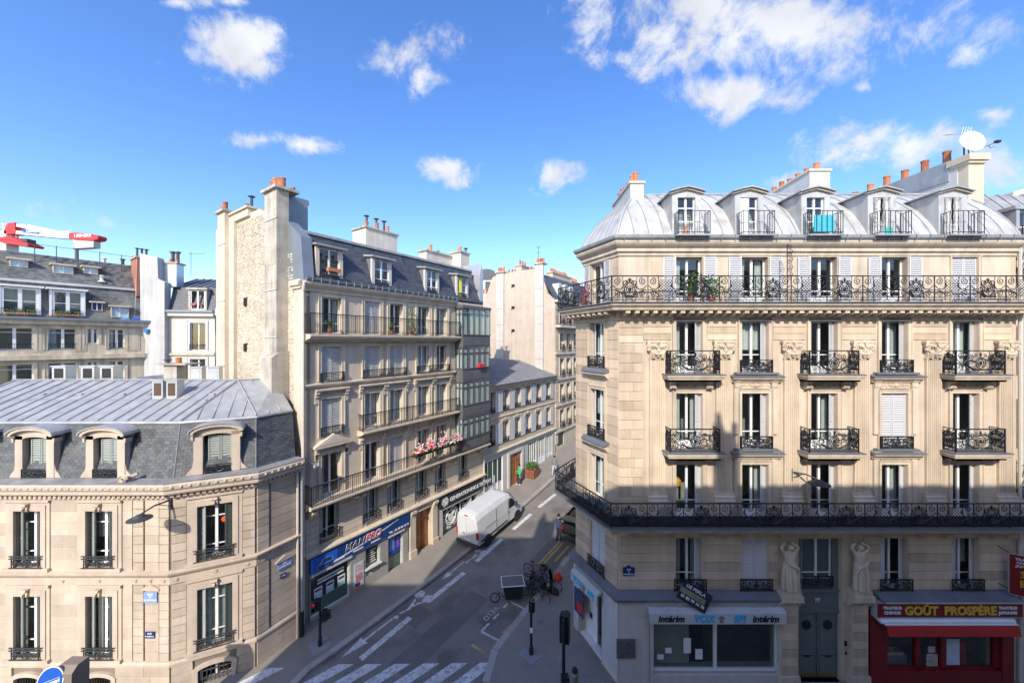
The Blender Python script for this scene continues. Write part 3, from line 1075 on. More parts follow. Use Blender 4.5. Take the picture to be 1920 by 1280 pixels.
# windows
def pil_mesh():
    mb = MB()
    w, n = .62, 7
    pts = [(-w / 2, .02), (-w / 2, -.10)]
    for i in range(n):
        a = -w / 2 + .045 + (w - .09) * i / n
        b = a + (w - .09) / n
        pts += [(a + .012, -.10), (a + .025, -.065), (b - .025, -.065), (b - .012, -.10)]
    pts += [(w / 2, -.10), (w / 2, .02)]
    mb.prism(pts, 0, 1, 'z')
    return mb
def capital_mesh():
    mb = MB()
    mb.prism([(-.33, .02), (-.33, -.12), (.33, -.12), (.33, .02)], 0, .06, 'z')
    mb.rings([[(-.30 * k, .02, z), (-.30 * k, -.12 * k - .02, z), (.30 * k, -.12 * k - .02, z), (.30 * k, .02, z)] for (k, z) in ((1, .06), (1.02, .3), (1.2, .52), (1.35, .66))])
    mb.prism([(-.44, .02), (-.44, -.2), (-.3, -.22), (0, -.17), (.3, -.22), (.44, -.2), (.44, .02)], .66, .76, 'z')
    for sx in (-1, 1):
        mb.spiral(sx * .33, .55, .12, 1.7, y=-.2, th=.03, sgn=-sx, a0=PI / 2, n=16)
        mb.spiral(sx * .10, .58, .07, 1.4, y=-.2, th=.02, sgn=sx, a0=PI / 2, n=10)
        mb.blob((sx * .36, -.16, .40), (.09, .06, .08), 8, 5)
        mb.tube([(sx * .18, -.14, .05), (sx * .2, -.17, .2), (sx * .22, -.24, .3), (sx * .22, -.26, .25)], [.07, .09, .06, .02], 6)
        for k in range(3):
            mb.tube([(sx * (.05 + .1 * k), -.16, .42), (sx * (.09 + .1 * k), -.22, .5 + .03 * k), (sx * (.13 + .1 * k), -.2, .6)], [.03, .045, .015], 5)
    mb.tube([(0, -.14, .1), (0, -.18, .28), (0, -.26, .4), (0, -.27, .34)], [.08, .1, .06, .02], 6)
    mb.blob((0, -.2, .7), (.09, .06, .08), 8, 5)
    pts = [(-.33 + .66 * i / 8, -.16 - .05 * math.sin(PI * i / 8), .36 - .16 * math.sin(PI * i / 8)) for i in range(9)]
    mb.tube(pts, [.02, .03, .045, .055, .06, .055, .045, .03, .02], 6)
    return mb
capm = cached('capital', capital_mesh, STONE_R2)
pilm = cached('pil', pil_mesh, STONE_R2)
for i, p in enumerate(PX):
    q = RF.put('pilaster', pilm, p, 7.85, 0, sc=(1, 1, 5.42))
    RF.put('capital', capm, p, 13.28, 0)
    base = MB().box(-.38, -.16, 6.8, .38, .02, 7.45)
    base.prism([(.02, 7.45), (-.19, 7.45), (-.21, 7.52), (-.19, 7.58), (-.15, 7.6), (-.17, 7.66), (-.15, 7.72), (-.11, 7.74), (-.11, 7.86), (.02, 7.86)], -.41, .41, 'x')
    RF.put('pilaster_base', base, p, 0, 0, mats=STONE_R2)
BALC = {0, 2, 4}
sill_prof = lambda z: [(.0, z - .30), (.10, z - .28), (.13, z - .2), (.22, z - .16), (.25, z - .12), (.25, z - .03), (0, z)]
def console_mesh():
    mb = MB()
    mb.prism([(.02, .34), (-.34, .34), (-.36, .24), (-.25, .2), (-.2, .1), (-.26, .03), (-.2, -.05), (-.1, -.03), (-.06, -.12), (.02, -.14)], -.1, .1, 'x')
    for sx in (-.1, .1):
        mb.lathe([(.07, -.015), (.07, .015)], (sx, -.19, .0), 10, axis='x')
        mb.lathe([(.05, -.02), (.05, .02)], (sx, -.29, .27), 10, axis='x')
    return mb
conm = cached('console', console_mesh, STONE_R2)
def frieze_mesh(w):
    def f():
        mb = MB().box(-w / 2, -.05, 0, w / 2, .02, .30)
        for i in range(10):
            x = -w / 2 + w * (i + .5) / 10
            mb.spiral(x, .15 + .02 * math.sin(i), .055, 1.3, y=-.06, th=.018, sgn=1 if i % 2 else -1, a0=i, n=9)
            mb.blob((x + .04, -.06, .2 - .1 * (i % 2)), (.04, .03, .03), 6, 4)
        mb.blob((0, -.07, .15), (.09, .05, .1), 8, 5)
        return mb
    return cached(('frieze', w), f, STONE_R2)
cur = {(0, 2): 1, (1, 4): 0, (2, 4): 4}
for k, (zb_, zt_) in enumerate(((Z2, T2), (Z3, T3), (Z4, T4))):
    for i, x in enumerate(WX):
        closed = (k == 1 and i == 3)
        window(RF, x, zb_, WW, zt_ - zb_, y=.24, bars=(.36,) if k == 2 else (.3,), panel=.14, curtain=((0, 2, 1, 3, 0), (3, 0, 2, 0, 1), (1, 5, 0, 2, 4))[k][i], shut='closed' if closed else 'foldr', smat=SHUT_W, sw=.30)
        surround(RF, x, zb_, WW, zt_ - zb_, STONE_R2, b=.13, p=.05)
        if k < 2:
            RF.put('carved_frieze', frieze_mesh(WW + .1), x, zt_ + .19, -.02)
            for sx in (-1, 1):
                if i in BALC:
                    RF.put('console', conm, x + sx * .74, zt_ + .26, 0)
                else:
                    RF.put('console', cached('sconsole', lambda: MB().prism([(.02, .34), (-.16, .34), (-.16, .25), (-.12, .2), (-.12, .02), (-.08, 0), (-.08, -1.9), (.02, -1.9)], -.12, .12, 'x'), STONE_R2), x + sx * .76, zt_ + .24, 0)
        # the balcony or sill this window stands on (for the upper two rows)
        if k >= 1:
            if i in BALC:
                hw = 1.02
                slab = MB().sweep([(.0, zb_ - .28), (.0, zb_ - .22), (.06, zb_ - .20), (.08, zb_ - .12), (.12, zb_ - .09), (.12, zb_ - .02), (0, zb_)], [(-hw, 0), (-hw, -.52), (hw, -.52), (hw, 0)])
                slab.box(-hw, -.52, zb_ - .27, hw, .0, zb_ - .02)
                RF.put('balcony_slab', slab, x, 0, 0, STONE_R2)
                RF.put('balcony_capping', MB().box(-hw - .14, -.66, zb_ - .018, hw + .14, -.003, zb_ + .02), x, 0, 0, LEAD)
                railing(RF, x - .98, x + .98, zb_ + .03, .93, -.52, ['medal'], 1.96)
            else:
                RF.put('window_sill', MB().prism([(.02, zb_ - .36), (-.12, zb_ - .34), (-.15, zb_ - .26), (-.24, zb_ - .22), (-.27, zb_ - .17), (-.27, zb_ - .11), (.02, zb_ - .09)], -1.02, 1.02, 'x'), x, 0, 0, STONE_R2)
                RF.put('sill_capping', MB().prism([(-.003, zb_ - .02), (-.003, zb_ - .085), (-.30, zb_ - .13), (-.31, zb_ - .10)], -1.06, 1.06, 'x').box(-.86, -.2, zb_ - .02, .86, -.004, zb_ + .06), x, 0, 0, LEAD)
                railing(RF, x - .64, x + .64, zb_ + .07, .50, -.16, ['medal'], 1.28)
    # chamfer window of that floor
    zc = zb_ + (.35 if k == 0 else .2)
    window(RCF, cwx, zc, CW, zt_ - zc, y=.2, bars=(.3,), curtain=(1, 5, 4)[k], shut='foldl', smat=SHUT_W, sw=.34)
    surround(RCF, cwx, zc, CW, zt_ - zc, STONE_R2, b=.13, p=.06)
    RCF.put('window_sill', MB().prism([(.02, zc - .50), (-.10, zc - .46), (-.2, zc - .36), (-.27, zc - .32), (-.27, zc - .24), (.02, zc - .2)], -.78, .78, 'x'), cwx, 0, 0, STONE_R2)
    RCF.put('sill_capping', MB().prism([(-.003, zc - .05), (-.003, zc - .19), (-.31, zc - .24), (-.32, zc - .2), (-.2, zc - .04)], -.82, .82, 'x'), cwx, 0, 0, LEAD)
    if k:
        railing(RCF, cwx - .56, cwx + .56, zc - .02, .48, -.14, ['medal'], 1.12)
# first floor
for i, x in enumerate(WX):
    if i == 2:
        continue
    window(RF, x, Z1, WW, T1 - Z1, y=.22, bars=(.27,), curtain=(3, 0, 0, 1, 5)[i], shut='closed' if i == 1 else 'foldr', smat=SHUT_W, sw=.34)
    if i in (3, 4):
        RF.put('shutter', shutter_mesh(.22, T1 - Z1, m=SHUT_W), x - WW / 2 + .10, Z1, .05)
    railing(RF, x - .66, x + .66, Z1 + .0, .48, -.12, ['medal'], 1.32)
window(RCF, cwx, Z1, CW, T1 - Z1, y=.18, bars=(.3,), curtain=0, shut='closed', smat=SHUT_W)
railing(RCF, cwx - .58, cwx + .58, Z1 + .0, .5, -.12, ['medal'], 1.16)
# top floor
for i, x in enumerate(WX):
    window(RF, x, Z5, WW, T5 - Z5, y=.22, bars=(.3,), panel=.2, curtain=(1, 3, 1, 0, 0)[i], shut='closed' if i == 4 else 'open', smat=SHUT_W, sw=.52)
    surround(RF, x, Z5, WW, T5 - Z5, STONE_R2, b=.07, p=.03)
window(RCF, cwx, Z5, CW, T5 - Z5, y=.2, bars=(.3,), curtain=2, shut='open', smat=SHUT_W, sw=.40)
# cornices that turn the corner
LP = [(CLX + DX * 2.0, CLY + DY * 2.0), (CLX, CLY), (4.37, RY), (20.65, RY)]
LPr = [(p[0] - loc.x, p[1] - loc.y) for p in LP]
LP5 = [(CL5.x + DX * 2.0, CL5.y + DY * 2.0), (CL5.x, CL5.y), (4.37, RY), (20.65, RY)]
LP5r = [(p[0] - loc.x, p[1] - loc.y) for p in LP5]
put('main_cornice', MB().sweep([(-.02, 14.88), (.05, 14.88), (.05, 15.0), (.10, 15.02), (.10, 15.22), (.62, 15.24), (.66, 15.34), (.74, 15.40), (.78, 15.48), (0, 15.5), (-.02, 15.5)], LPr), STONE_R2, RC)
put('balcony_floor', MB().sweep([(-.0, 15.504), (.80, 15.49), (.83, 15.52), (.83, 15.55), (0, 15.56)], LPr), LEAD, RC)
def modil():
    return MB().prism([(.02, 0), (-.46, 0), (-.48, -.1), (-.38, -.15), (-.25, -.13), (-.12, -.2), (.02, -.22)], -.085, .085, 'x')
mm = cached('modillion', modil, STONE_R2)
n = 45
for i in range(n):
    RF.put('modillion', mm, .22 + (RLEN - .4) * i / (n - 1), 15.225, -.10)
for i in range(8):
    RCF.put('modillion', mm, .2 + (CHL - .35) * i / 7, 15.225, -.10)
put('dentil_band', MB().sweep([(-.02, 14.86), (.035, 14.86), (.035, 14.875), (-.02, 14.875)], LPr), STONE_R2, RC)
put('roof_cornice', MB().sweep([(-.02, 17.5), (.05, 17.5), (.06, 17.62), (.14, 17.66), (.14, 17.78), (.22, 17.84), (.30, 17.92), (.34, 18.0), (.34, 18.06), (-.02, 18.08)], LP5r), STONE_R2, RC)
put('gutter', MB().sweep([(.18, 18.08), (.36, 18.08), (.42, 18.14), (.44, 18.25), (.41, 18.25), (.37, 18.16), (.18, 18.14)], LP5r), ZINC, RC)
for i in range(30):
    RF.put('gutter_bracket', cached('gbr', lambda: MB().box(-.012, -.46, 18.06, .012, -.2, 18.27), ZINC_D), .1 + (RLEN - .2) * i / 29, 0, 0)
# long railings
def poly_rail(path_pts, z, h, n_each, label=None):
    for (a, b), n in zip(zip(path_pts[:-1], path_pts[1:]), n_each):
        f = Fr(RC, a[0], a[1], b[0] - a[0], b[1] - a[1])
        L = math.hypot(b[0] - a[0], b[1] - a[1])
        railing(f, 0, L, z, h, 0, ['medal', 'lattice'], L / n, side=(0, 0))
def offset_path(path, o):
    P = [Vector(p) for p in path]
    out = []
    for i, p in enumerate(P):
        d0 = (p - P[i - 1]).normalized() if i else (P[1] - P[0]).normalized()
        d1 = (P[i + 1] - p).normalized() if i < len(P) - 1 else d0
        n0, n1 = Vector((d0.y, -d0.x)), Vector((d1.y, -d1.x))
        b = n0 + n1
        out.append(p + b / b.dot(n0) * o)
    return out
op = offset_path(LP, .74)
poly_rail([(p.x, p.y) for p in op], 15.56, 1.0, [2, 3, 12])
# second-floor balcony: slab, brackets, railing, dark planted screen
put('balcony_slab', MB().sweep([(0, 6.42), (.55, 6.46), (.62, 6.52), (.80, 6.55), (.84, 6.62), (.90, 6.66), (.90, 6.74), (0, 6.76)], LPr), STONE_R2, RC)
put('balcony_capping', MB().sweep([(0, 6.765), (.92, 6.755), (.93, 6.72), (.94, 6.72), (.94, 6.78), (0, 6.79)], LPr), LEAD, RC)
op2 = offset_path(LP, .86)
poly_rail([(p.x, p.y) for p in op2], 6.79, .96, [2, 3, 12])
ops = offset_path(LP, .80)
put('privacy_screen', MB().sweep([(.80, 6.82), (.79, 6.82), (.79, 7.22), (.80, 7.22)], LPr), mat('dark_screen_cloth', (.035, .032, .05), .8, var=.2), RC)
bk = cached('bracket2', lambda: MB().prism([(.02, 0), (-.5, 0), (-.5, -.1), (-.34, -.16), (-.2, -.2), (-.16, -.3), (.02, -.34)], -.13, .13, 'x').prism([(.02, -.34), (-.12, -.34), (-.12, -.46), (.02, -.52)], -.09, .09, 'x'), STONE_R)
for x in (.55, 2.1, WX[0] + 1.15, WX[1] - 1.15, WX[1] + 1.1, WX[3] + 1.0, WX[3] + 2.0, WX[4] + 1.0, WX[4] + 1.7):
    RF.put('bracket', bk, x, 6.44, 0)
for x in (.35, CHL - .35):
    RCF.put('bracket', bk, x, 6.44, 0)
# spiked fans where the balconies meet the neighbour, and the climbing plant frame on the top balcony
def fan():
    mb = MB()
    for i in range(13):
        a = PI * .02 + PI * .52 * i / 12
        mb.tube([(0, 0, 0), (0, -1.05 * math.cos(a), 1.25 * math.sin(a) + .3)], .012, 4)
    mb.tube([(0, -.95 * math.cos(PI * .54 * i / 10), 1.15 * math.sin(PI * .54 * i / 10) + .28) for i in range(11)], .012, 4)
    for i in range(5):
        mb.spiral(0, 0, .01, 1)
    return mb
fm = cached('fan', fan, IRON)
RF.put('spiked_fan', fm, RLEN + .02, 16.4, 0)
RF.put('spiked_fan', fm, RLEN + .02, 7.6, 0)
def trellis():
    mb = MB()
    mb.tube([(0, 0, 0), (0, 0, 2.25)], .018, 5)
    for i in range(9):
        z = .9 + i * .15
        mb.spiral(.1 + .05 * (i % 2), z, .1, 1.5, th=.013, sgn=1 if i % 2 else -1, a0=PI, n=12)
    return mb
RF.put('divider_ironwork', trellis(), rx(1476, RY - .74), 15.56, -.74, IRON)
# ---- entrance bay with its two draped figures
RF.put('door_bay', MB().box(-DOORW / 2, .28, 0, DOORW / 2, .36, 6.0), DOORX, 0, 0, GREEN_DOOR)
for sx in (-1, 1):
    d = RF.put('door_leaf', MB().box(-.42, 0, .12, .42, .06, 2.75).box(-.33, -.025, 1.35, .33, 0, 2.62).box(-.33, -.03, .3, .33, 0, 1.0).box(-.38, -.05, 1.05, .38, 0, 1.2), DOORX + sx * .44, 0, .2, GREEN_DOOR)
    link('porthole', cached('porthole', lambda: MB().lathe([(.19, -.02), (.19, .02)], n=20, axis='y'), BLACK), d, (0, -.03, 2.28))
    link('letter_slot', cached('lslot', lambda: MB().box(-.12, -.02, -.03, .12, .0, .03), BLACK), d, (0, -.05, 1.0))
    link('kick_plate', cached('kick', lambda: MB().box(-.40, -.012, .13, .40, 0, .26), mat('brass', (.40, .30, .12), .4, .6)), d, (0, -.003, 0))
    RF.put('door_pilaster', MB().box(-.34, -.22, 0, .34, .03, 3.35).box(-.40, -.28, 0, .40, .03, .5), DOORX + sx * 1.42, 0, 0, STONE_R2)
    blocks(RF, DOORX + sx * 1.42 - .31, DOORX + sx * 1.42 + .31, .55, 3.0, .35, .7, [], STONE_R, proud=.245, gap=.03, stag=False)
    RF.put('figure_plinth', MB().box(-.42, -.44, 3.62, .42, .03, 3.84).box(-.36, -.40, 3.84, .36, .03, 4.0).prism([(.03, 3.36), (-.26, 3.36), (-.3, 3.45), (-.42, 3.56), (-.46, 3.62), (.03, 3.62)], -.44, .44, 'x'), DOORX + sx * 1.42, 0, 0, STONE_R2)
RF.put('transom_panel', MB().box(-DOORW / 2, .12, 2.8, DOORW / 2, .3, 2.95).box(-DOORW / 2, .16, 2.95, DOORW / 2, .29, 3.65).box(-DOORW / 2, .1, 3.65, DOORW / 2, .3, 3.75), DOORX, 0, 0, GREEN_DOOR)
RF.put('house_number', text_mesh('77', .22, WHITE, .01, .006), DOORX, 3.3, .14)
window(RF, DOORX, 4.15, 1.25, 1.7, y=.24, bars=(.15,), curtain=5, glass=GLASS)
RF.put('window_casing', MB().box(-.86, .16, 3.76, -.64, .3, 5.95).box(.64, .16, 3.76, .86, .3, 5.95).box(-.64, .16, 5.85, .64, .3, 5.95), DOORX, 0, 0, GREEN_DOOR)
railing(RF, DOORX - .62, DOORX + .62, 3.9, .42, .1, ['medal'], 1.24, side=(0, 0))
RF.put('intercom', MB().box(-.07, -.02, 1.55, .07, .01, 1.75).box(-.05, -.02, 1.2, .05, .01, 1.3), DOORX + DOORW / 2 + .16, 0, 0, BLACK)

def skin_figure(name, J, E, R, mats, zone, parent=None, loc=(0, 0, 0), rz=0, root=0, sub=2):
    """one continuous body grown over a joint skeleton, coloured by zone(co) -> material index"""
    me = bpy.data.meshes.new(name)
    me.from_pydata(J, E, [])
    o = bpy.data.objects.new(name, me)
    COL.objects.link(o)
    o.modifiers.new('skin', 'SKIN').use_smooth_shade = True
    sl = me.skin_vertices[0].data
    for i, r in enumerate(R):
        sl[i].radius = (r, r) if not isinstance(r, tuple) else r
        sl[i].use_root = (i == root)
    ss = o.modifiers.new('sub', 'SUBSURF')
    ss.levels = sub
    ss.render_levels = sub
    dg = bpy.context.evaluated_depsgraph_get()
    m2 = bpy.data.meshes.new_from_object(o.evaluated_get(dg))
    bpy.data.objects.remove(o)
    m2.materials.clear()
    for x in mats:
        m2.materials.append(x)
    for p in m2.polygons:
        p.use_smooth = True
        p.material_index = zone(p.center)
    return link(name, m2, parent, loc, rz)

def statue(x, flip):
    J = [(0, 0, 1.0), (0, -.02, 1.2), (0, 0, 1.42), (0, 0, 1.56), (.02 * flip, -.10, 1.70), (.02 * flip, -.11, 1.83),
         (.19, 0, 1.44), (.35, -.04, 1.70), (.13, .06, 1.84), (-.19, 0, 1.44), (-.35, -.04, 1.70), (-.13, .06, 1.84),
         (.11, -.02, .88), (.13, -.08, .48), (.12, 0, .06), (-.11, .0, .88), (-.10, .0, .46), (-.1, 0, .06)]
    E = [(0, 1), (1, 2), (2, 3), (3, 4), (4, 5), (2, 6), (6, 7), (7, 8), (2, 9), (9, 10), (10, 11), (0, 12), (12, 13), (13, 14), (0, 15), (15, 16), (16, 17)]
    R = [.19, .15, .18, .07, .12, .09, .09, .06, .05, .09, .06, .05, .16, .13, .11, .15, .13, .11]
    f = skin_figure('caryatid_figure', J, E, R, [STONE_R2], lambda c: 0, RC, RF.w(x, -.2, 4.0) - RC.location, RF.a)
    mb = MB()
    for k in range(11):
        a = PI + PI * (k + .5) / 11 - .12 * flip
        r0, r1 = .2, .27 + .05 * math.sin(k * 2.3)
        mb.tube([(math.cos(a) * r0, math.sin(a) * r0 * .8, 1.08), (math.cos(a) * r1 * .95, math.sin(a) * r1 * .8, .6), (math.cos(a + .06 * flip) * r1, math.sin(a) * r1 * .85, .05)], [.045, .06, .065], 6)
    mb.tube([(.24 * -flip, -.15, 1.2), (0, -.24, 1.05), (.2 * flip, -.2, .95), (.3 * flip, -.1, .6), (.3 * flip, -.1, .3)], [.04, .06, .07, .06, .03], 6)
    link('drapery', mb.mesh('drapery', STONE_R2), f)
statue(DOORX - 1.42, 1)
statue(DOORX + 1.42, -1)

# ---- ground-floor shops
LPs = [(p[0], p[1]) for p in LPr]
put('shop_ledge', MB().sweep([(0, 3.50), (.30, 3.52), (.34, 3.56), (.36, 3.62), (.36, 3.66), (0, 3.84)], [LPs[1], LPs[2], (rx(1472), 0)]), LEAD, RC)
RF.put('shop_ledge', MB().prism([(0, 3.60), (-.42, 3.60), (-.46, 3.66), (0, 3.84)], rx(1636), RLEN - .3, 'x'), mats=LEAD)
RF.put('ledge_edge', MB().box(rx(1640), -.475, 3.585, RLEN - .25, -.43, 3.63), mats=STONE_R2)
# pale painted shop casing
x0, x1 = -.02, rx(1472)
mb = MB()
mb.box(SH1[0] - .12, -.17, .45, SH1[0], .02, 3.0).box(SH1[1], -.17, .45, SH1[1] + .42, .02, 3.0).box(x0, -.16, 2.85, x1, .02, 3.5).box(x0 + .0, -.14, .0, SH1[0] - .13, .02, 2.85).box(SH1[0] - .12, -.15, .0, x1, .02, .46)
mb.box(.9, -.19, .2, SH1[0] - .2, -.13, 2.7).box(1.0, -.205, .3, SH1[0] - .3, -.185, 2.6)
RF.put('shop_casing', mb, mats=RENDER_P)
g = RF.put('shop_window', MB().box(SH1[0], -.06, .62, SH1[0] + .06, .06, 2.98).box(SH1[1] - .06, -.06, .62, SH1[1], .06, 2.98).box(SH1[0] + .06, -.06, .56, SH1[1] - .06, .06, .66).box((SH1[0] + SH1[1]) / 2 - .02, -.06, .66, (SH1[0] + SH1[1]) / 2 + .1, .06, 2.98), mats=WHITE)
xm = (SH1[0] + SH1[1]) / 2 + .04
link('pane', MB().box(SH1[0] + .06, 0, .66, xm - .06, .01, 2.98).mesh('pane', GLASS_D), g)
link('pane', MB().box(xm + .06, 0, .66, SH1[1] - .06, .01, 2.98).mesh('pane', GLASS_D), g)
link('blind', MB().box(SH1[0] + .06, .2, .66, SH1[0] + 1.62, .23, 2.98).mesh('blind', mat('beige_vertical_blind', (.62, .58, .50), .8, var=.05)), g)
link('counter', MB().box(SH1[0] + 1.9, .8, 0, SH1[0] + 2.5, 1.5, 1.9).mesh('counter', BLACK), g)
for (xx, zz, w_, h_) in ((.22, 1.0, .26, .2), (.55, 1.25, .26, .22), (1.3, 1.25, .3, .62), (1.78, 1.0, .3, .42)):
    link('notice', MB().box(SH1[0] + xx, -.012, zz, SH1[0] + xx + w_, -.004, zz + h_).mesh('notice', WHITE), g)
def awning(fr, x0, x1, front, zt, zb, label):
    mb = MB().prism([(.0, zt + .10), (-.16, zt + .10), (front, zt), (front - .005, zb), (front + .04, zb), (front + .04, zt - .06), (0, zt - .02)], x0, x1, 'x')
    return fr.put('awning', mb, 0, 0, -.13, WHITEWALL)
AF = -.36
aw = awning(RF, rx(1217, 14.9), rx(1472, 14.9), AF, 3.22, 2.80, '')
ax0, ax1 = rx(1217, 14.9), rx(1472, 14.9)
aw_w = ax1 - ax0
for (fx, t, sz, m_, b_) in ((.155, 'intérim', .36, BLACK, .012), (.395, 'VOX', .38, CYAN, .022), (.655, 'SPI', .38, CYAN, .022), (.845, 'intérim', .36, BLACK, .012)):
    link('lettering', text_mesh(t, sz, m_, .006, b_, .22 if t != 'VOX' and t != 'SPI' else .15), aw, (ax0 + aw_w * fx, AF - .012, 3.0))
link('arrow_emblem', MB().prism([(-.09, -.14), (.07, -.14), (.07, .03), (.17, .03), (.0, .15), (-.2, .03), (-.09, .03), (-.09, -.06)], -.006, .006, 'y').mesh('arrow', GREY), aw, (ax0 + aw_w * .525, AF - .014, 3.0))
for fx in (.12, .2, .4, .6, .8):
    link('spotlight', cached('spot', lambda: MB().tube([(0, 0, 0), (0, -.1, .1), (0, -.22, .06)], [.012, .012, .05], 6), WHITE), aw, (ax0 + aw_w * fx, -.12, 3.28))
# chamfer shop doorway
RCF.put('shop_casing', MB().box(.02, -.15, .35, cd0 - .02, .02, 3.5).box(cd1 + .02, -.15, .35, CHL + .12, .02, 3.5).box(cd0 - .02, -.15, 2.95, cd1 + .02, .02, 3.5), mats=WHITEWALL)
RCF.put('plinth', MB().box(.02, -.17, 0, cd0 - .02, .02, .35).box(cd1 + .02, -.17, 0, CHL + .12, .02, .35), mats=STONE_B)
dr = RCF.put('shop_door', MB().box(cd0, .28, .3, cd0 + .9, .32, 2.95).box(cd0, -.1, .2, cd1, .34, .3), mats=WHITE)
link('pane', MB().box(cd0 + .92, .26, .3, cd1 - .06, .28, 2.9).mesh('pane', GLASS_D), dr)
link('door_frame', MB().box(cd0 + .9, .24, .3, cd0 + .98, .32, 2.95).box((cd0 + .98 + cd1) / 2 - .04, .24, .3, (cd0 + .98 + cd1) / 2 + .04, .3, 2.9).mesh('f', GREY), dr)
link('notice', MB().box(cd0 + .3, .265, 1.1, cd0 + .5, .279, 1.35).mesh('notice', PLAQUE), dr)
RCF.put('poster', MB().box(.1, -.17, 1.15, .85, -.153, 2.3).box(.35, -.176, 1.3, .75, -.171, 1.75, 1), mats=[mat('poster_blue', (.05, .07, .14), .4, var=.4, scale=3), RED])
a2 = RCF.put('awning', MB().prism([(.0, 3.32), (-.16, 3.32), (-.36, 3.22), (-.365, 2.80), (-.32, 2.80), (-.32, 3.16), (0, 3.2)], cd0 - .15, cd1 + .12, 'x'), 0, 0, -.13, WHITEWALL)
aw2 = cd1 - cd0 + .27
link('lettering', text_mesh('VOX', .36, CYAN, .006, .02, .15), a2, (cd0 - .15 + aw2 * .26, -.376, 3.0))
link('lettering', text_mesh('SPI', .36, CYAN, .006, .02, .15), a2, (cd0 - .15 + aw2 * .78, -.376, 3.0))
link('arrow_emblem', MB().prism([(-.09, -.14), (.07, -.14), (.07, .03), (.17, .03), (.0, .15), (-.2, .03), (-.09, .03), (-.09, -.06)], -.006, .006, 'y').mesh('arrow', GREY), a2, (cd0 - .15 + aw2 * .53, -.378, 3.0))
RF.put('information_case', MB().box(-.38, -.21, 1.2, .38, -.14, 1.95).box(-.3, -.215, 1.27, .3, -.209, 1.88, 1), rx(1174, 15.1) + .0, 0, 0, [mat('rusty_case', (.18, .12, .09), .7, var=.3, scale=6), mat('case_map', (.10, .12, .12), .4, var=.5, scale=9)])

# red delicatessen
mb = MB()
fx0, fx1 = rx(1636, 15.0), rx(1910, 15.0)
mb.box(fx0, -.2, 0, SH2[0], .02, 3.0).box(SH2[1], -.2, 0, fx1 - .05, .02, 3.0).box(SH2[0], -.18, 0, SH2[1], .02, .66)
RF.put('shop_casing', mb, mats=REDSHOP)
fas = RF.put('fascia_sign', MB().box(fx0 + .1, -.42, 3.03, fx1, -.2, 3.56).box(fx0 + .02, -.40, 2.98, fx0 + .1, -.2, 3.58, 1).box(fx0 + .1, -.41, 3.56, fx1, -.2, 3.60, 1).box(fx0 + .1, -.41, 2.985, fx1, -.2, 3.03, 1), mats=[REDSHOP, GALV])
cxm = (fx0 + fx1) / 2
link('lettering', text_mesh('GOÛT  PROSPÈRE', .46, YELLOW, .012, .016), fas, (cxm + .05, -.43, 3.27))
for sx, t in ((-1, ('TRAITEUR', 'CHINOIS')), (1, ('TRAITEUR', 'JAPONAIS'))):
    for j in (0, 1):
        link('lettering', text_mesh(t[j], .165, WHITE, .008, .005), fas, (cxm + sx * 2.3 + .04, -.428, 3.385 - .19 * j))
RF.put('awning_cassette', MB().prism([(-.2, 2.98), (-.44, 2.95), (-.50, 2.88), (-.48, 2.80), (-.2, 2.84)], fx0 + .18, fx1 - .35, 'x').box(fx0 + .3, -.53, 2.77, fx1 - .3, -.48, 2.81), mats=WHITE)
RF.put('awning_valance', MB().prism([(-.52, 2.78), (-.50, 2.78), (-.60, 2.40), (-.62, 2.40)], fx0 + .35, fx1 - .3, 'x'), mats=REDCLOTH)
gw = RF.put('shop_window', MB().box(SH2[0], -.1, .62, SH2[0] + .06, .05, 2.95).box(SH2[1] - .2, -.1, .62, SH2[1], .05, 2.95).box(SH2[0], -.1, .62, SH2[1], .05, .72).box(SH2[0] + 1.25, -.1, .1, SH2[0] + 1.45, .05, 2.95).box(SH2[0] + 2.28, -.1, .1, SH2[0] + 2.5, .05, 2.95), mats=REDSHOP)
for (a, b) in ((.06, 1.25), (1.45, 2.28), (2.5, SH2[1] - SH2[0] - .2)):
    link('pane', MB().box(SH2[0] + a, -.02, .7, SH2[0] + b, -.01, 2.95).mesh('pane', GLASS), gw)
link('menu_board', MB().box(SH2[0] + 2.5, -.045, .8, SH2[0] + 3.1, -.03, 1.85).mesh('menu', mat('pale_poster', (.55, .62, .70), .5, var=.1, scale=5)), gw)
link('notice', MB().box(SH2[0] + 1.75, -.045, .75, SH2[0] + 2.2, -.03, 1.25).mesh('n', mat('mixed_poster', (.45, .42, .35), .5, var=.6, scale=9)), gw)
link('notice', MB().box(SH2[0] + 1.82, -.045, 1.3, SH2[0] + 2.1, -.03, 1.55).mesh('n', mat('pink_poster', (.6, .4, .5), .5, var=.3, scale=9)), gw)
ct = link('food_counter', MB().box(SH2[0] + .1, .25, .5, SH2[0] + 1.25, .9, .95).mesh('c', GALV), gw)
for i in range(6):
    link('food_tray', MB().box(0, 0, 0, .3, .22, .05).box(.03, .03, .05, .27, .19, .09, 1).mesh('tray', [WHITE, mat('cooked_food', (.45, .22, .10), .7, var=.5, scale=20)]), gw, (SH2[0] + .14 + .36 * (i % 3), .28 + .3 * (i // 3), .955))
link('red_counter', MB().box(SH2[0] + 3.2, .4, .3, SH2[0] + 3.9, 1.1, 1.35).mesh('c', RED), gw)
link('side_wall', MB().box(SH2[1] - 1.0, 1.2, .3, SH2[1] - .3, 1.25, 2.95).mesh('c', ROOM_L), gw)

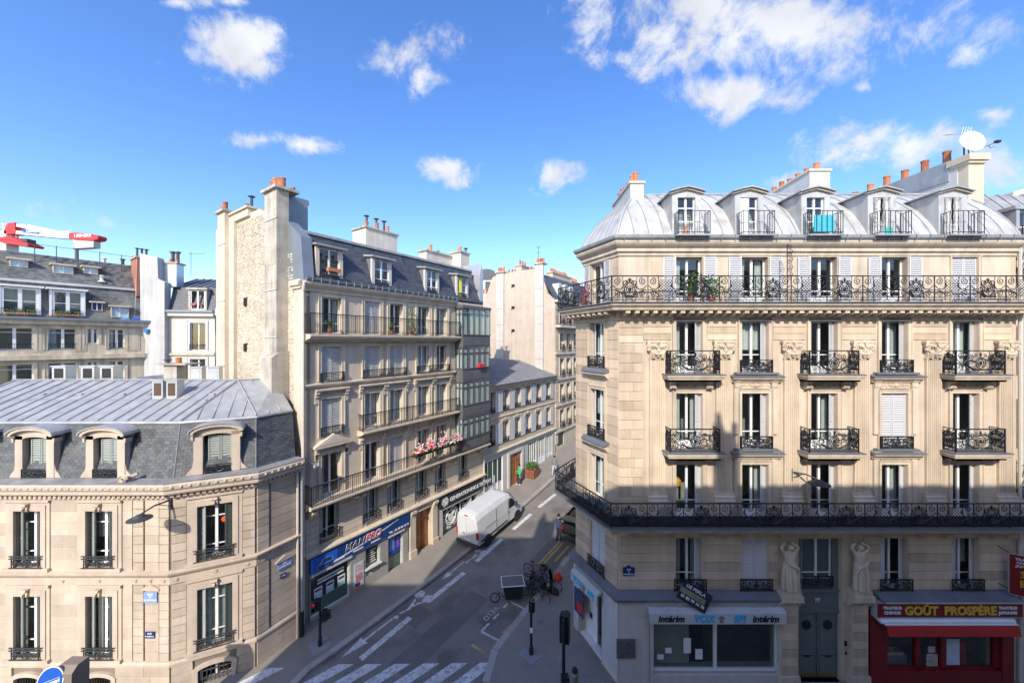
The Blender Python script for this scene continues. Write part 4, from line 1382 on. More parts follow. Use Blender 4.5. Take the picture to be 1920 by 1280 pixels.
# ---- curved zinc roof
def roof_pt(t):
    a = math.radians(68 - 48 * t)
    return 5.2 * (.927 - math.sin(a)), 18.16 + 5.2 * (math.cos(a) - .3746)
NS = 9
prof = [roof_pt(i / NS) for i in range(NS + 1)]
def inset_line(o):
    P = offset_path([(CL5.x + DX * 14, CL5.y + DY * 14), (CL5.x, CL5.y), (4.37, RY), (RLEN + 4.37, RY)], -o)
    if (P[2] - P[1]).dot(Vector((4.37 - CLX, RY - CLY))) < .02:      # the narrow corner slope has run out: front and flank meet
        qx, qy = CL5.x + DY * o, CL5.y - DX * o
        k = (RY + o - qy) / DY
        P[1] = P[2] = Vector((qx + DX * k, RY + o))
    return P
rings = [[(p.x - loc.x, p.y - loc.y, z) for p in inset_line(o - .20)] for (o, z) in prof]
mb = MB()
for a in range(NS):
    for i in range(3):
        mb.face([rings[a][i], rings[a][i + 1], rings[a + 1][i + 1], rings[a + 1][i]])
top = rings[-1]
mb.face([top[0], top[2], top[3], (RLEN, 12, 20.9), (9, 14, 20.9)])
rf = put('roof', mb, ZINC_W, RC, smooth=False)
for (i, n, skip) in ((2, 27, True), (1, 6, False)):
    for k in range(n + 1):
        t = k / n
        pts = [Vector(r[i]).lerp(Vector(r[i + 1]), t) for r in rings]
        if i == 2:
            pts = [Vector((RLEN * t, r[3][1], r[3][2])) for r in rings]
            lo = [j for j, r in enumerate(rings) if r[2][0] <= RLEN * t + 1e-6]
            pts = [pts[j] for j in lo]
        if len(pts) < 2:
            continue
        link('standing_seam', MB().tube([p + Vector((0, -.012, .012)) for p in pts], .018, 4).mesh('seam', ZINC), rf)
link('hip_roll', MB().tube([Vector(r[2]) + Vector((-.01, -.02, .015)) for r in rings], .045, 6).mesh('hip', ZINC_W), rf)
link('ridge_cap', MB().tube([Vector(top[2]) + Vector((0, 0, .02)), Vector(top[3]) + Vector((0, 0, .02))], .07, 6).mesh('ridge', ZINC), rf)
# dormers
def dormer(i, u):
    x = rx(u, 15.75)
    y0 = -.14
    w, zb_, zt_ = 1.16, 18.22, 20.05
    mb = wall_mesh(-w / 2, w / 2, zb_, zt_, [(-.36, .36, zb_ + .05, zb_ + 1.62)], .1)
    mb.prism([(-w / 2, zt_), (w / 2, zt_), (0, zt_ + .15)], 0, .12, 'y')
    for sx in (-1, 1):
        mb.face([(sx * w / 2, 0, zb_), (sx * w / 2, 3.0, zb_), (sx * w / 2, 3.0, zt_), (sx * w / 2, 0, zt_)])
    d = RF.put('dormer', mb, x, 0, y0, ZINC_W)
    roofp = [(-w / 2 - .14, zt_ - .02), (-w / 2 - .14, zt_ + .03), (-w * .25, zt_ + .15), (0, zt_ + .22), (w * .25, zt_ + .15), (w / 2 + .14, zt_ + .03), (w / 2 + .14, zt_ - .02), (w * .25, zt_ + .10), (0, zt_ + .16), (-w * .25, zt_ + .10)]
    link('dormer_roof', MB().prism(roofp, -.18, 3.2, 'y').mesh('droof', ZINC), d)
    link('dormer_moulding', MB().prism([(p[0] * .96, p[1] - .07) for p in roofp], -.1, .02, 'y').mesh('dm', STONE_R2), d)
    link('room_back', MB().box(-.5, .9, zb_, .5, .95, zt_).mesh('rb', ROOM), d)
    if i in (3, 4):
        link('window', sash_mesh(.72, 1.62, (.3,), 0, .05, .08), d, (0, .14, zb_ + .05))
        gr = MB()
        for sx in (-1, 1):
            for k in range(7):
                xx = sx * (.06 + .29 * k / 6)
                gr.tube([(xx + .012 * math.sin(j * 1.6), 0, .02 + 1.56 * j / 14) for j in range(15)], .007, 4)
            for j in range(9):
                gr.spiral(sx * .2, .1 + .18 * j, .07, 1.2, th=.008, n=9, a0=j)
        link('window_grille', gr.mesh('grille', WHITE), d, (0, .02, zb_ + .05))
    else:
        wd = link('window', sash_mesh(.72, 1.62, (.38, .72), .1, .05, .08), d, (0, .1, zb_ + .05))
        for sx in (-1, 1):
            link('pane', MB().box(sx * .18 - .13, .02, .1, sx * .18 + .13, .03, 1.58).mesh('p', GLASS), wd)
        if i == 1:
            link('shutter', MB().box(-.36, -.06, .02, .02, -.02, 1.6).mesh('s', WHITE), wd)
    # little balcony
    bw = .62
    rl = MB()
    for (a, b) in (((-bw, 0), (-bw, -.42)), ((-bw, -.42), (bw, -.42)), ((bw, -.42), (bw, 0))):
        n = 6 if a[0] != b[0] else 4
        for z in (.08, .92):
            rl.tube([(a[0], a[1], z), (b[0], b[1], z)], .015, 4)
        for k in range(n + 1):
            px_, py_ = a[0] + (b[0] - a[0]) * k / n, a[1] + (b[1] - a[1]) * k / n
            rl.box(px_ - .009, py_ - .009, 0, px_ + .009, py_ + .009, .92)
    link('balcony_railing', rl.mesh('rail', IRON_G), d, (.12, .0, zb_ + .02))
    link('balcony_floor', MB().box(-.6, -.46, -.06, .76, 0, .0).mesh('fl', ZINC), d, (.0, 0, zb_ + .02))
    return d
DM = [dormer(i, u) for i, u in enumerate((1275, 1388, 1508, 1628, 1756))]
link('screen', MB().box(-.46, -.39, .1, .34, -.35, .76).mesh('s', mat('turquoise_cloth', (.05, .42, .55), .7, var=.15, scale=6)), DM[2], (.1, 0, 18.24))
# chimneys and gable walls on the roof
def chim(x0, x1, y0, y1, z0, z1, m, npots, name='chimney', slope=0.0, axis='y'):
    c = RF.put(name, MB().prism([(y0, z0), (y1, z0), (y1, z1 + slope), (y0, z1)], x0, x1, 'x').prism([(y0 - .06, z1), (y1 + .06, z1 + slope), (y1 + .06, z1 + slope + .1), (y0 - .06, z1 + .1)], x0 - .06, x1 + .06, 'x', 1), mats=[m, STONE_B2])
    pots(c, [((x0 + x1) / 2, y0 + .2 + (y1 - y0 - .4) * i / max(1, npots - 1), z1 + .1 + slope * i / max(1, npots - 1)) for i in range(npots)], .5, .12)
    return c
xa = rx(1150, 16.6)
chim(rx(1182, 16.8), rx(1207, 16.8), 1.5, 4.4, 18.6, 21.1, WHITEWALL, 6)
chim(rx(1515, 18), rx(1553, 18), 2.6, 6.5, 19, 22.15, WHITEWALL, 7, slope=-.1)
g1 = RF.put('gable_wall', MB().prism([(1.9, 18.5), (10, 18.5), (10, 22.6), (3.0, 22.5), (1.9, 22.3)], rx(1790, 17.3), rx(1808, 17.3), 'x'), mats=WHITEWALL)
RF.put('gable_flashing', MB().prism([(2.2, 21.5), (10, 21.9), (10, 22.66), (2.2, 22.45)], rx(1790, 17.3) - .05, rx(1790, 17.3) + .02, 'x'), mats=ZINC)
xg = (rx(1790, 17.3) + rx(1808, 17.3)) / 2
pots(g1, [(xg, 2.5 + .95 * i, 22.42 + .02 * i) for i in range(8)], .62, .15)
cowl(g1, (xg, 8.6, 22.5))
pr = RF.put('chimney', MB().box(rx(1806, 17), 1.5, 18.4, rx(1834, 17), 2.1, 22.2).box(rx(1806, 17) - .06, 1.42, 22.0, rx(1834, 17) + .06, 2.18, 22.12).box(rx(1806, 17) - .13, 1.35, 22.12, rx(1834, 17) + .13, 2.25, 22.4), mats=STONE_B)
# downpipes at the right-hand end
RF.put('downpipe', MB().tube([(RLEN + .03, -.12, 18.1), (RLEN + .03, -.12, .2)], .07, 8).tube([(RLEN + .28, -.06, 16), (RLEN + .28, -.06, .2)], .05, 8), mats=mat('cream_pipe', (.60, .55, .47), .5, var=.1))

# ------------------------------------------------------------------ neighbour at the right edge
NB = thing('apartment_building', 'neighbouring stone house with sloping grey zinc roof at right edge', 'building', (21.2, 15.9, 0))
NF = Fr(NB, 21.0, 15.9, 1, 0)
NF.put('wall', wall_mesh(0, 9, 0, 17.4, [(.9, 1.9, 12.6, 14.7), (.9, 1.9, 9.5, 11.7), (.9, 1.9, 6.4, 8.7), (.9, 1.9, 3.6, 5.6)], .25), mats=RENDER_D)
for zz in (12.6, 9.5, 6.4, 3.6):
    window(NF, 1.4, zz, 1.0, 2.1, curtain=2, shut='open', smat=SHUT_W, sw=.4)
NF.put('cornice', MB().box(-.1, -.3, 17.1, 9, 0, 17.4), mats=STONE_R2)
NF.put('roller_shutter', MB().box(.15, -.05, 0, 3, .02, 2.9), mats=GREY)
nr = NF.put('roof', MB().prism([(-.3, 17.42), (2.7, 21.25), (9, 21.6), (9, 17.42)], -.6, 9, 'x'), mats=ZINC)
for k in range(9):
    link('standing_seam', MB().tube([(-.5 + .62 * k, -.31, 17.45), (-.5 + .62 * k, 2.69, 21.29), (-.5 + .62 * k, 9, 21.64)], .03, 4).mesh('s', ZINC), nr)
nd = NF.put('dormer', MB().box(.95, .35, 18.3, 1.1, 2.3, 19.75).box(2.1, .35, 18.3, 2.25, 2.3, 19.75).box(.85, .3, 19.75, 2.35, 2.6, 19.9), mats=ZINC)
link('window', sash_mesh(1.0, 1.4, (.5,), 0), nd, (1.6, .5, 18.32))
link('pane', MB().box(1.15, .52, 18.4, 2.05, .53, 19.7).mesh('p', GLASS), nd)
link('room_back', MB().box(1.1, 1.2, 18.3, 2.1, 1.25, 19.75).mesh('p', ROOM), nd)
link('balcony_railing', iron_panel(1.2, .8, 'plain'), nd, (1.6, .2, 18.2))
FB = thing('attic_building', 'grey zinc attic gable rising behind the roof at right edge', 'building', (31, 22, 0))
put('wall', MB().prism([(0, 0), (9, 0), (9, 22.6), (5, 23.8), (0, 22.4)], 0, 6, 'y'), ZINC, FB, (-1.6, 0, 0))
put('roof', MB().prism([(-.4, 22.35), (5, 23.95), (9.4, 22.6), (9.4, 22.9), (5, 24.25), (-.4, 22.65)], -.4, 6.4, 'y'), STONE_B2, FB, (-1.6, 0, 0))
# ------------------------------------------------------------------ beige corner building on the left
LY = 14.77
LB = thing('corner_building', 'low beige stone corner building with slate mansard and flat zinc roof', 'building', (-13.5, LY, 0))
LF = Fr(LB, -25.0, LY, 1, 0)
LC = Fr(LB, -13.5, LY, 2.53, 1.23)
LS = Fr(LB, -10.97, 16.0, .461, .887)
LL, LCL, LSL = 11.5, 2.813, 1.9
lloc = LB.location
lx = lambda u: (u - 960) / FPX * LY + 25.0
LWX = [lx(54.5) - 2.83, lx(54.5), lx(189)]
W2, H2, ZU = 1.06, 2.2, 5.12
H1, ZL = 2.45, 1.52
lh = [(x - W2 / 2, x + W2 / 2, ZU, ZU + H2) for x in LWX] + [(x - W2 / 2, x + W2 / 2, ZL, ZL + H1) for x in LWX] + [(x - .5, x + .5, .1, .72) for x in LWX]
LF.put('wall', wall_mesh(0, LL, 0, 8.2, lh, .3), mats=JOINT)
lcx, lcw = LC.s_of_u(404), 1.16
lch = [(lcx - lcw / 2, lcx + lcw / 2, ZU, ZU + H2), (lcx - lcw / 2, lcx + lcw / 2, ZL, ZL + H1), (lcx - .58, lcx + .58, .05, .8)]
LC.put('wall', wall_mesh(0, LCL, 0, 8.2, lch, .3), mats=JOINT)
LS.put('wall', wall_mesh(0, LSL, 0, 8.2, [], .3), mats=JOINT)
lb = MB()
lb.face([(q[0] - lloc.x, q[1] - lloc.y, q[2]) for q in ((-10.1, 17.68, 0), (-13.5, 20.5, 0), (-13.5, 20.5, 10.7), (-10.1, 17.68, 8.3))])
lb.face([(q[0] - lloc.x, q[1] - lloc.y, q[2]) for q in ((-13.5, 23.5, 0), (-25, 23.5, 0), (-25, 23.5, 10.7), (-13.5, 23.5, 10.7))])
lb.face([(q[0] - lloc.x, q[1] - lloc.y, q[2]) for q in ((-25, 23.5, 0), (-25, LY, 0), (-25, LY, 8.2), (-25, 23.5, 8.2))])
put('wall', lb, STONE_L, LB)
LF.put('room_wall', MB().box(0, 1.6, 0, LL, 1.7, 8.1).box(0, .32, 4.4, LL, 1.6, 4.5), mats=ROOM)
LC.put('room_wall', MB().box(-.4, 1.5, 0, LCL, 1.6, 8.1).box(0, .32, 4.4, LCL, 1.5, 4.5), mats=ROOM)
# stones: smooth ashlar on the front, channelled piers and corner
fh = [(x - .88, x + .88, ZU - .12, 8) for x in LWX] + [(x - .88, x + .88, ZL - .1, 4.35) for x in LWX] + [(x - .62, x + .62, .0, .95) for x in LWX]
blocks(LF, 0, LL - 1.5, 4.95, 7.75, .47, 1.15, fh, STONE_L, proud=.022, gap=.006)
blocks(LF, 0, LL - 1.5, 1.35, 4.5, .47, 1.15, fh, STONE_L, proud=.022, gap=.006)
blocks(LF, 0, LL, .02, 1.2, .40, 1.3, fh, STONE_L, proud=.06, gap=.012)
for (a, b) in ((LL - 1.45, LL - 1.02), (LL - .42, LL - .02)):
    blocks(LF, a, b, 1.4, 4.4, .335, 1, [], STONE_L, proud=.055, gap=.03)
    blocks(LF, a, b, 4.95, 7.75, .335, 1, [], STONE_L, proud=.055, gap=.03)
blocks(LF, LL - 1.0, LL - .44, 1.4, 4.4, .37, 1, [], STONE_L, proud=.03, gap=.015)
blocks(LF, LL - 1.0, LL - .44, 4.95, 7.75, .37, 1, [], STONE_L, proud=.03, gap=.015)
chh = [(lcx - .92, lcx + .92, ZU - .12, 8), (lcx - .92, lcx + .92, ZL - .1, 4.35), (lcx - .72, lcx + .72, .0, .98)]
blocks(LC, .02, LCL - .02, 4.95, 7.75, .335, 1.2, chh, STONE_L, proud=.055, gap=.03)
blocks(LC, .02, LCL - .02, 1.4, 4.4, .335, 1.2, chh, STONE_L, proud=.055, gap=.03)
blocks(LC, .02, LCL - .02, .02, 1.2, .40, 1.2, chh, STONE_L, proud=.06, gap=.012)
blocks(LS, .02, .52, 1.4, 4.4, .335, 1.2, [], STONE_L, proud=.055, gap=.03)
blocks(LS, .58, LSL, 1.4, 4.4, .375, 1.6, [], STONE_L, proud=.03, gap=.02)
blocks(LS, .02, .52, 4.95, 7.75, .335, 1.2, [], STONE_L, proud=.055, gap=.03)
blocks(LS, .58, LSL, 4.95, 7.75, .375, 1.6, [], STONE_L, proud=.03, gap=.02)
blocks(LS, .02, LSL, .02, 1.2, .40, 1.2, [], STONE_L, proud=.06, gap=.012)
# string courses and cornice round all three faces
LPATH = [(-25, LY), (-13.5, LY), (-10.97, 16.0), (-10.97 + .461 * LSL, 16.0 + .887 * LSL)]
LPL = [(p[0] - lloc.x, p[1] - lloc.y) for p in LPATH]
put('plinth_course', MB().sweep([(-.02, 1.18), (.09, 1.18), (.10, 1.28), (.06, 1.36), (-.02, 1.38)], LPL), STONE_L2, LB)
put('string_course', MB().sweep([(-.02, 4.42), (.05, 4.42), (.06, 4.7), (.11, 4.74), (.17, 4.82), (.20, 4.88), (.20, 4.93), (-.02, 4.97)], LPL), STONE_L2, LB)
put('main_cornice', MB().sweep([(-.02, 7.75), (.06, 7.75), (.07, 7.86), (.12, 7.9), (.12, 8.0), (.34, 8.04), (.38, 8.1), (.38, 8.2), (.44, 8.28), (.46, 8.42), (.42, 8.48), (-.1, 8.5)], LPL), STONE_L2, LB)
dn = MB()
for (fr_, L_) in ((LF, LL), (LC, LCL), (LS, LSL)):
    k = int(L_ / .19)
    for i in range(k):
        c = fr_.w(L_ * (i + .5) / k, 0, 0)
        R_ = Matrix.Rotation(fr_.a, 3, 'Z')
        n0 = len(dn.v)
        dn.box(-.055, -.24, 7.9, .055, .0, 8.02)
        dn.v[n0:] = [tuple(R_ @ Vector(v) + Vector((c.x - lloc.x, c.y - lloc.y, 0))) for v in dn.v[n0:]]
tag(put('dentil_row', dn, STONE_L2, LB), kind='stuff')
eg = MB()
for (fr_, L_) in ((LF, LL), (LC, LCL), (LS, LSL)):
    k = int(L_ / .26)
    for i in range(k):
        c = fr_.w(L_ * (i + .5) / k, -.45, 8.34)
        eg.blob((c.x - lloc.x, c.y - lloc.y, 8.36), (.07, .04, .06), 6, 4)
tag(put('carved_cornice_band', eg, STONE_L2, LB), kind='stuff')
put('gutter_lining', MB().sweep([(.40, 8.49), (.42, 8.53), (-.1, 8.56), (-.1, 8.5)], LPL), ZINC, LB)
ros = cached('rosette', lambda: MB().lathe([(.075, 0), (.085, .02), (.07, .035), (.045, .02), (.03, .045), (.01, .05)], n=12, axis='y'), STONE_L2)
for (fr_, xs_) in ((LF, [lx(u) for u in (120, 188, 256, 284, 309)]), (LC, [.18, lcx, LCL - .3]), (LS, [.3, 1.1])):
    for x in xs_:
        o = fr_.put('rosette', ros, x, 4.58, -.05)
        o.rotation_euler = (0, 0, fr_.a + PI)
def stone_frame(fr_, x, z, w, h):
    mb = MB()
    mb.box(-w / 2 - .2, -.08, -.02, -w / 2 - .003, .03, h + .24).box(w / 2 + .003, -.08, -.02, w / 2 + .2, .03, h + .24).box(-w / 2 - .003, -.08, h + .003, w / 2 + .003, .03, h + .24)
    mb.box(-w / 2 - .34, -.05, -.1, -w / 2 - .2, .03, h + .36).box(w / 2 + .2, -.05, -.1, w / 2 + .34, .03, h + .36).box(-w / 2 - .2, -.05, h + .24, w / 2 + .2, .03, h + .36)
    mb.box(-w / 2 - .36, -.12, h + .36, w / 2 + .36, .03, h + .44)
    mb.box(-w / 2 - .36, -.14, -.16, w / 2 + .36, .03, -.03)
    fr_.put('window_surround', mb, x, z, 0, STONE_L2)
    fr_.put('keystone', cached('keyst', lambda: MB().prism([(.02, .32), (-.2, .32), (-.22, .26), (-.14, .2), (-.16, .06), (-.1, 0), (.02, 0)], -.1, .1, 'x').lathe([(.08, -.02), (.08, .02)], (0, -.17, .12), 10, axis='x'), STONE_L2), x, z + h - .02, 0)
def l_rail(fr_, x, z, w):
    mb = MB()
    for zz in (.0, .36, .46):
        mb.box(-w / 2 - .1, -.02, zz, w / 2 + .1, .02, zz + .03)
    for k in range(2):
        for sx in (-1, 1):
            mb.spiral(sx * w * (.14 + .22 * k), .19, .1, 1.6, sgn=sx, a0=k * PI, th=.014, n=14)
            mb.spiral(sx * w * (.25 + .18 * k), .18, .07, 1.3, sgn=-sx, a0=PI * k, th=.013, n=10)
            mb.tube([(sx * w * .06, 0, .05), (sx * w * .2, 0, .3), (sx * w * .34, 0, .08), (sx * w * .47, 0, .3)], .014, 4)
    mb.tube([(.1 * math.cos(a * PI / 6), 0, .19 + .13 * math.sin(a * PI / 6)) for a in range(13)], .016, 4)
    mb.blob((0, 0, .19), (.05, .03, .07), 6, 4)
    for i in range(9):
        xx = -w / 2 + w * i / 8
        mb.blob((xx, -.01, .41), (.03, .015, .025), 6, 3)
    for sx in (-1, 1):
        mb.box(sx * w / 2 - .012, -.015, 0, sx * w / 2 + .012, .015, .48)
        mb.tube([(sx * (w / 2 + .1), 0, .475), (sx * (w / 2 + .13), .1, .475)], .014, 4)
    fr_.put('window_railing', mb, x, z, -.13, IRON_G)
for i, x in enumerate(LWX):
    for (z, h) in ((ZU, H2), (ZL, H1)):
        window(LF, x, z, W2, h, y=.22, bars=(.22, .75), curtain=(0, 2, 5)[i], stile=.1)
        for sx in (-1, 1):
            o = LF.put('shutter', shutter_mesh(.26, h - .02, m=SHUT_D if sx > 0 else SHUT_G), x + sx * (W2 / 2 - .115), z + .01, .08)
            o.rotation_euler = (0, 0, LF.a + sx * math.radians(24))
        if i == 2 and z == ZL:
            LF.put('curtain', curtain_mesh(.22, h - .1, mat('sage_cloth', (.32, .34, .30), .9, var=.1)), x - .3, z + .05, .18)
        stone_frame(LF, x, z, W2, h)
        l_rail(LF, x, z - .02, W2)
    mb = MB()
    for k in range(11):
        xx = -.5 + 1.0 * k / 10
        mb.box(xx - .009, -.01, .1, xx + .009, .01, .62)
    LF.put('basement_grille', mb, x, 0, .05, IRON_G)
    arch = [(-.62, 0)] + [(.72 * math.cos(PI - a), .58 + .34 * math.sin(a)) for a in [PI * .12 + PI * .76 * q / 10 for q in range(11)]] + [(.62, 0), (.5, 0)] + [(.55 * math.cos(a), .56 + .2 * math.sin(a)) for a in [PI * .14 + PI * .72 * q / 10 for q in range(11)]] + [(-.5, 0)]
    LF.put('basement_arch', MB().prism(arch, -.1, .02, 'y'), x, .05, 0, STONE_L2)
for (z, h) in ((ZU, H2), (ZL, H1)):
    wn = window(LC, lcx, z, lcw, h, y=.2, bars=(.22, .75), curtain=4 if z == ZL else 0, stile=.1)
    for sx in (-1, 1):
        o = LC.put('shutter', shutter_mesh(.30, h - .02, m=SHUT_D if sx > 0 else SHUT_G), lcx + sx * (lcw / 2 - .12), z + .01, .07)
        o.rotation_euler = (0, 0, LC.a + sx * math.radians(28))
    stone_frame(LC, lcx, z, lcw, h)
    l_rail(LC, lcx, z - .02, lcw)
    if z == ZU:
        link('sticker', MB().lathe([(.13, 0), (.13, .004)], n=16, axis='y').mesh('s', mat('orange_red', (.75, .10, .03), .5, var=0)), wn, (.28, -.02, 1.45))
mb = MB()
for k in range(9):
    xx = -.56 + 1.12 * k / 8
    mb.box(xx - .012, -.012, .05, xx + .012, .012, .78)
mb.box(-.58, -.015, .3, .58, .015, .33).box(-.58, -.015, .6, .58, .015, .63)
LC.put('basement_grille', mb, lcx, 0, -.02, IRON_G)
LC.put('window', sash_mesh(1.1, .7, (.5,), 0), lcx, .08, .2)
LC.put('basement_arch', MB().prism([(p[0] * 1.12, p[1]) for p in arch], -.1, .02, 'y'), lcx, .05, 0, STONE_L2)
# slate mansard
E0 = [Vector((-25, 14.97)), Vector((-13.55, 14.97)), Vector((-11.07, 16.16)), Vector((-10.28, 17.72))]
E1 = [Vector((-25, 15.5)), Vector((-13.75, 15.5)), Vector((-11.4, 16.65)), Vector((-10.75, 18.25))]
ZE0, ZE1 = 8.52, 10.62
mb = MB()
for i in range(3):
    mb.face([(E0[i].x - lloc.x, E0[i].y - lloc.y, ZE0), (E0[i + 1].x - lloc.x, E0[i + 1].y - lloc.y, ZE0), (E1[i + 1].x - lloc.x, E1[i + 1].y - lloc.y, ZE1), (E1[i].x - lloc.x, E1[i].y - lloc.y, ZE1)])
mans = put('mansard', mb, LEAD, LB)
def slates(A0, A1, B0, B1, za, zb, cw, chh_, off, skip=None):
    """overlapping slates between a lower edge A0-A1 and an upper edge B0-B1"""
    mb = MB()
    a0, a1 = Vector((*A0, za)), Vector((*A1, za))
    b0, b1 = Vector((*B0, zb)), Vector((*B1, zb))
    rows = int((b0 - a0).length / chh_)
    nrm = (a1 - a0).cross(b0 - a0).normalized()
    for r in range(rows):
        t0, t1 = r / rows, min((r + 1.25) / rows, 1)
        p0, p1 = a0.lerp(b0, t0), a1.lerp(b1, t0)
        q0, q1 = a0.lerp(b0, t1), a1.lerp(b1, t1)
        n = max(1, int((p1 - p0).length / cw))
        for i in range(-1, n):
            u0, u1 = (i + .5 * (r % 2) + .02) / n, (i + 1 + .5 * (r % 2) - .02) / n
            u0, u1 = max(u0, 0), min(u1, 1)
            if u1 - u0 < .2 / n:
                continue
            e = random.uniform(.010, .022)
            mb.face([p0.lerp(p1, u0) + nrm * (off + e), p0.lerp(p1, u1) + nrm * (off + e), q0.lerp(q1, u1) + nrm * (off + .002), q0.lerp(q1, u0) + nrm * (off + .002)])
            mb.face([p0.lerp(p1, u0) + nrm * off, p0.lerp(p1, u1) + nrm * off, p0.lerp(p1, u1) + nrm * (off + e), p0.lerp(p1, u0) + nrm * (off + e)])
    return mb
for i in range(3):
    A0, A1, B0, B1 = [(p - Vector((lloc.x, lloc.y))) for p in (E0[i], E0[i + 1], E1[i], E1[i + 1])]
    o = link('slates', slates(A0, A1, B0, B1, ZE0, ZE1, .22, .115, .006).mesh('slates', SLATE), mans)
    o['kind'] = 'stuff'
put('mansard_curb', MB().sweep([(-.02, ZE1 - .05), (.05, ZE1 - .06), (.09, ZE1 + .0), (.05, ZE1 + .07), (-.1, ZE1 + .1)], [(p.x - lloc.x, p.y - lloc.y) for p in E1]), ZINC, LB)
for i in range(1, 3):
    d0, d1 = E0[i], E1[i]
    link('hip_flashing', MB().tube([(d0.x - lloc.x, d0.y - lloc.y - .01, ZE0), (d1.x - lloc.x, d1.y - lloc.y - .01, ZE1)], .03, 6).mesh('h', LEAD), mans)
# low zinc roof
T = [Vector((*p, 10.7)) for p in E1]
R0, R1, WQ = Vector((-25, 18.67, 12.05)), Vector((-13.7, 18.67, 12.05)), Vector((-12.35, 19.45, 12.05))
off = Vector((lloc.x, lloc.y, 0))
mb = MB()
mb.face([p - off for p in (T[0], T[1], R1, R0)])
mb.face([p - off for p in (T[1], T[2], R1)])
mb.face([p - off for p in (T[2], T[3], WQ, R1)])
mb.face([p - off for p in (R0, R1, Vector((-13.7, 22.8, 10.9)), Vector((-25, 22.8, 10.9)))])
mb.face([p - off for p in (R1, WQ, Vector((-15.2, 22.0, 11.2)), Vector((-13.7, 22.8, 10.9)))])
lr = put('roof', mb, ZINC, LB)
def seam(p, q, r=.028, par=None, o_=None):
    d = Vector((0, 0, .025))
    link('standing_seam', MB().tube([p + d - (o_ or off), q + d - (o_ or off)], r, 4).mesh('seam', ZINC), par or lr)
x = -24.8
while x < -13.75:
    t = 1.0
    seam(Vector((x, 15.5, 10.7)), Vector((x, 18.67, 12.05)))
    x += random.uniform(.55, .69)
for k in range(1, 5):
    p = T[1].lerp(T[2], k / 5)
    h1, h2 = (T[1] if k < 3 else T[2]), R1
    d = (p - (T[1] + T[2]) / 2)
    q = p + Vector((-.437, .9, 0)) * (1.1 + .6 * (2 - abs(k - 2.5)))
    q.z = 10.7 + 1.35 * (1.1 + .6 * (2 - abs(k - 2.5))) / 2.95
    seam(p, q)
for k in range(1, 3):
    seam(T[2].lerp(T[3], k / 3), R1.lerp(WQ, k / 3))
for q in (T[1], T[2]):
    seam(q, R1, .045)
seam(Vector((-25, 17.0, 11.34)), Vector((-13.72, 17.0, 11.34)), .012)
seam(R0, R1, .05)
seam(R1, WQ, .05)
for (u, v) in ((150, 735), (230, 745), (80, 752), (280, 733), (398, 725)):
    k = (u - 960) / FPX
    y = 17.4
    link('roof_tab', MB().box(-.12, -.06, 0, .12, .06, .07).mesh('t', ZINC), lr, (k * y - lloc.x, y - lloc.y, 10.7 + (y - 15.5) * .426))
# ventilator boxes
def vent(u, v, y, zb, w, d, h, ang, m2):
    x = (u - 960) / FPX * y
    o = put('ventilator_box', MB().box(-w / 2, -d / 2, 0, w / 2, d / 2, h).box(-w / 2 - .05, -d / 2 - .05, h, w / 2 + .05, d / 2 + .05, h + .05), GALV, LB, (x - lloc.x, y - lloc.y, zb), ang)
    link('vent_grille', MB().box(-w * .34, -d / 2 - .012, h * .2, w * .34, -d / 2 - .004, h * .88).mesh('g', m2), o)
    return o
for (u, y) in ((121, 19.3), (174, 19.3), (209, 19.3)):
    vent(u, 0, y, 12.0, .52, .7, .72, .3, BLACK)
vent(303, 0, 17.3, 11.35, .46, .42, .85, .05, GRILLE)
vent(329, 0, 17.3, 11.35, .46, .42, .85, .05, GRILLE)
for (u, y) in ((372, 20.2), (404, 20.4)):
    vent(u, 0, y, 11.8, .5, .5, .8, .3, GALV)
sk = put('roof_lantern', MB().prism([(0, 0), (1.6, 0), (.8, .45)], 0, 2.4, 'y'), ZINC, LB, (-20.3 - lloc.x, 19.3 - lloc.y, 11.7))
oc = put('chimney', MB().box(-.35, -.35, 0, .35, .35, 1.35).box(-.95, -.5, 1.35, .95, .5, 1.42), OLDCONC, LB, ((330 - 960) / FPX * 20.3 - lloc.x, 20.3 - lloc.y, 11.4))
pots(oc, [(.15, 0, 1.42)], .28, .14)
cowl(oc, (-.45, 0, 1.42), .12)
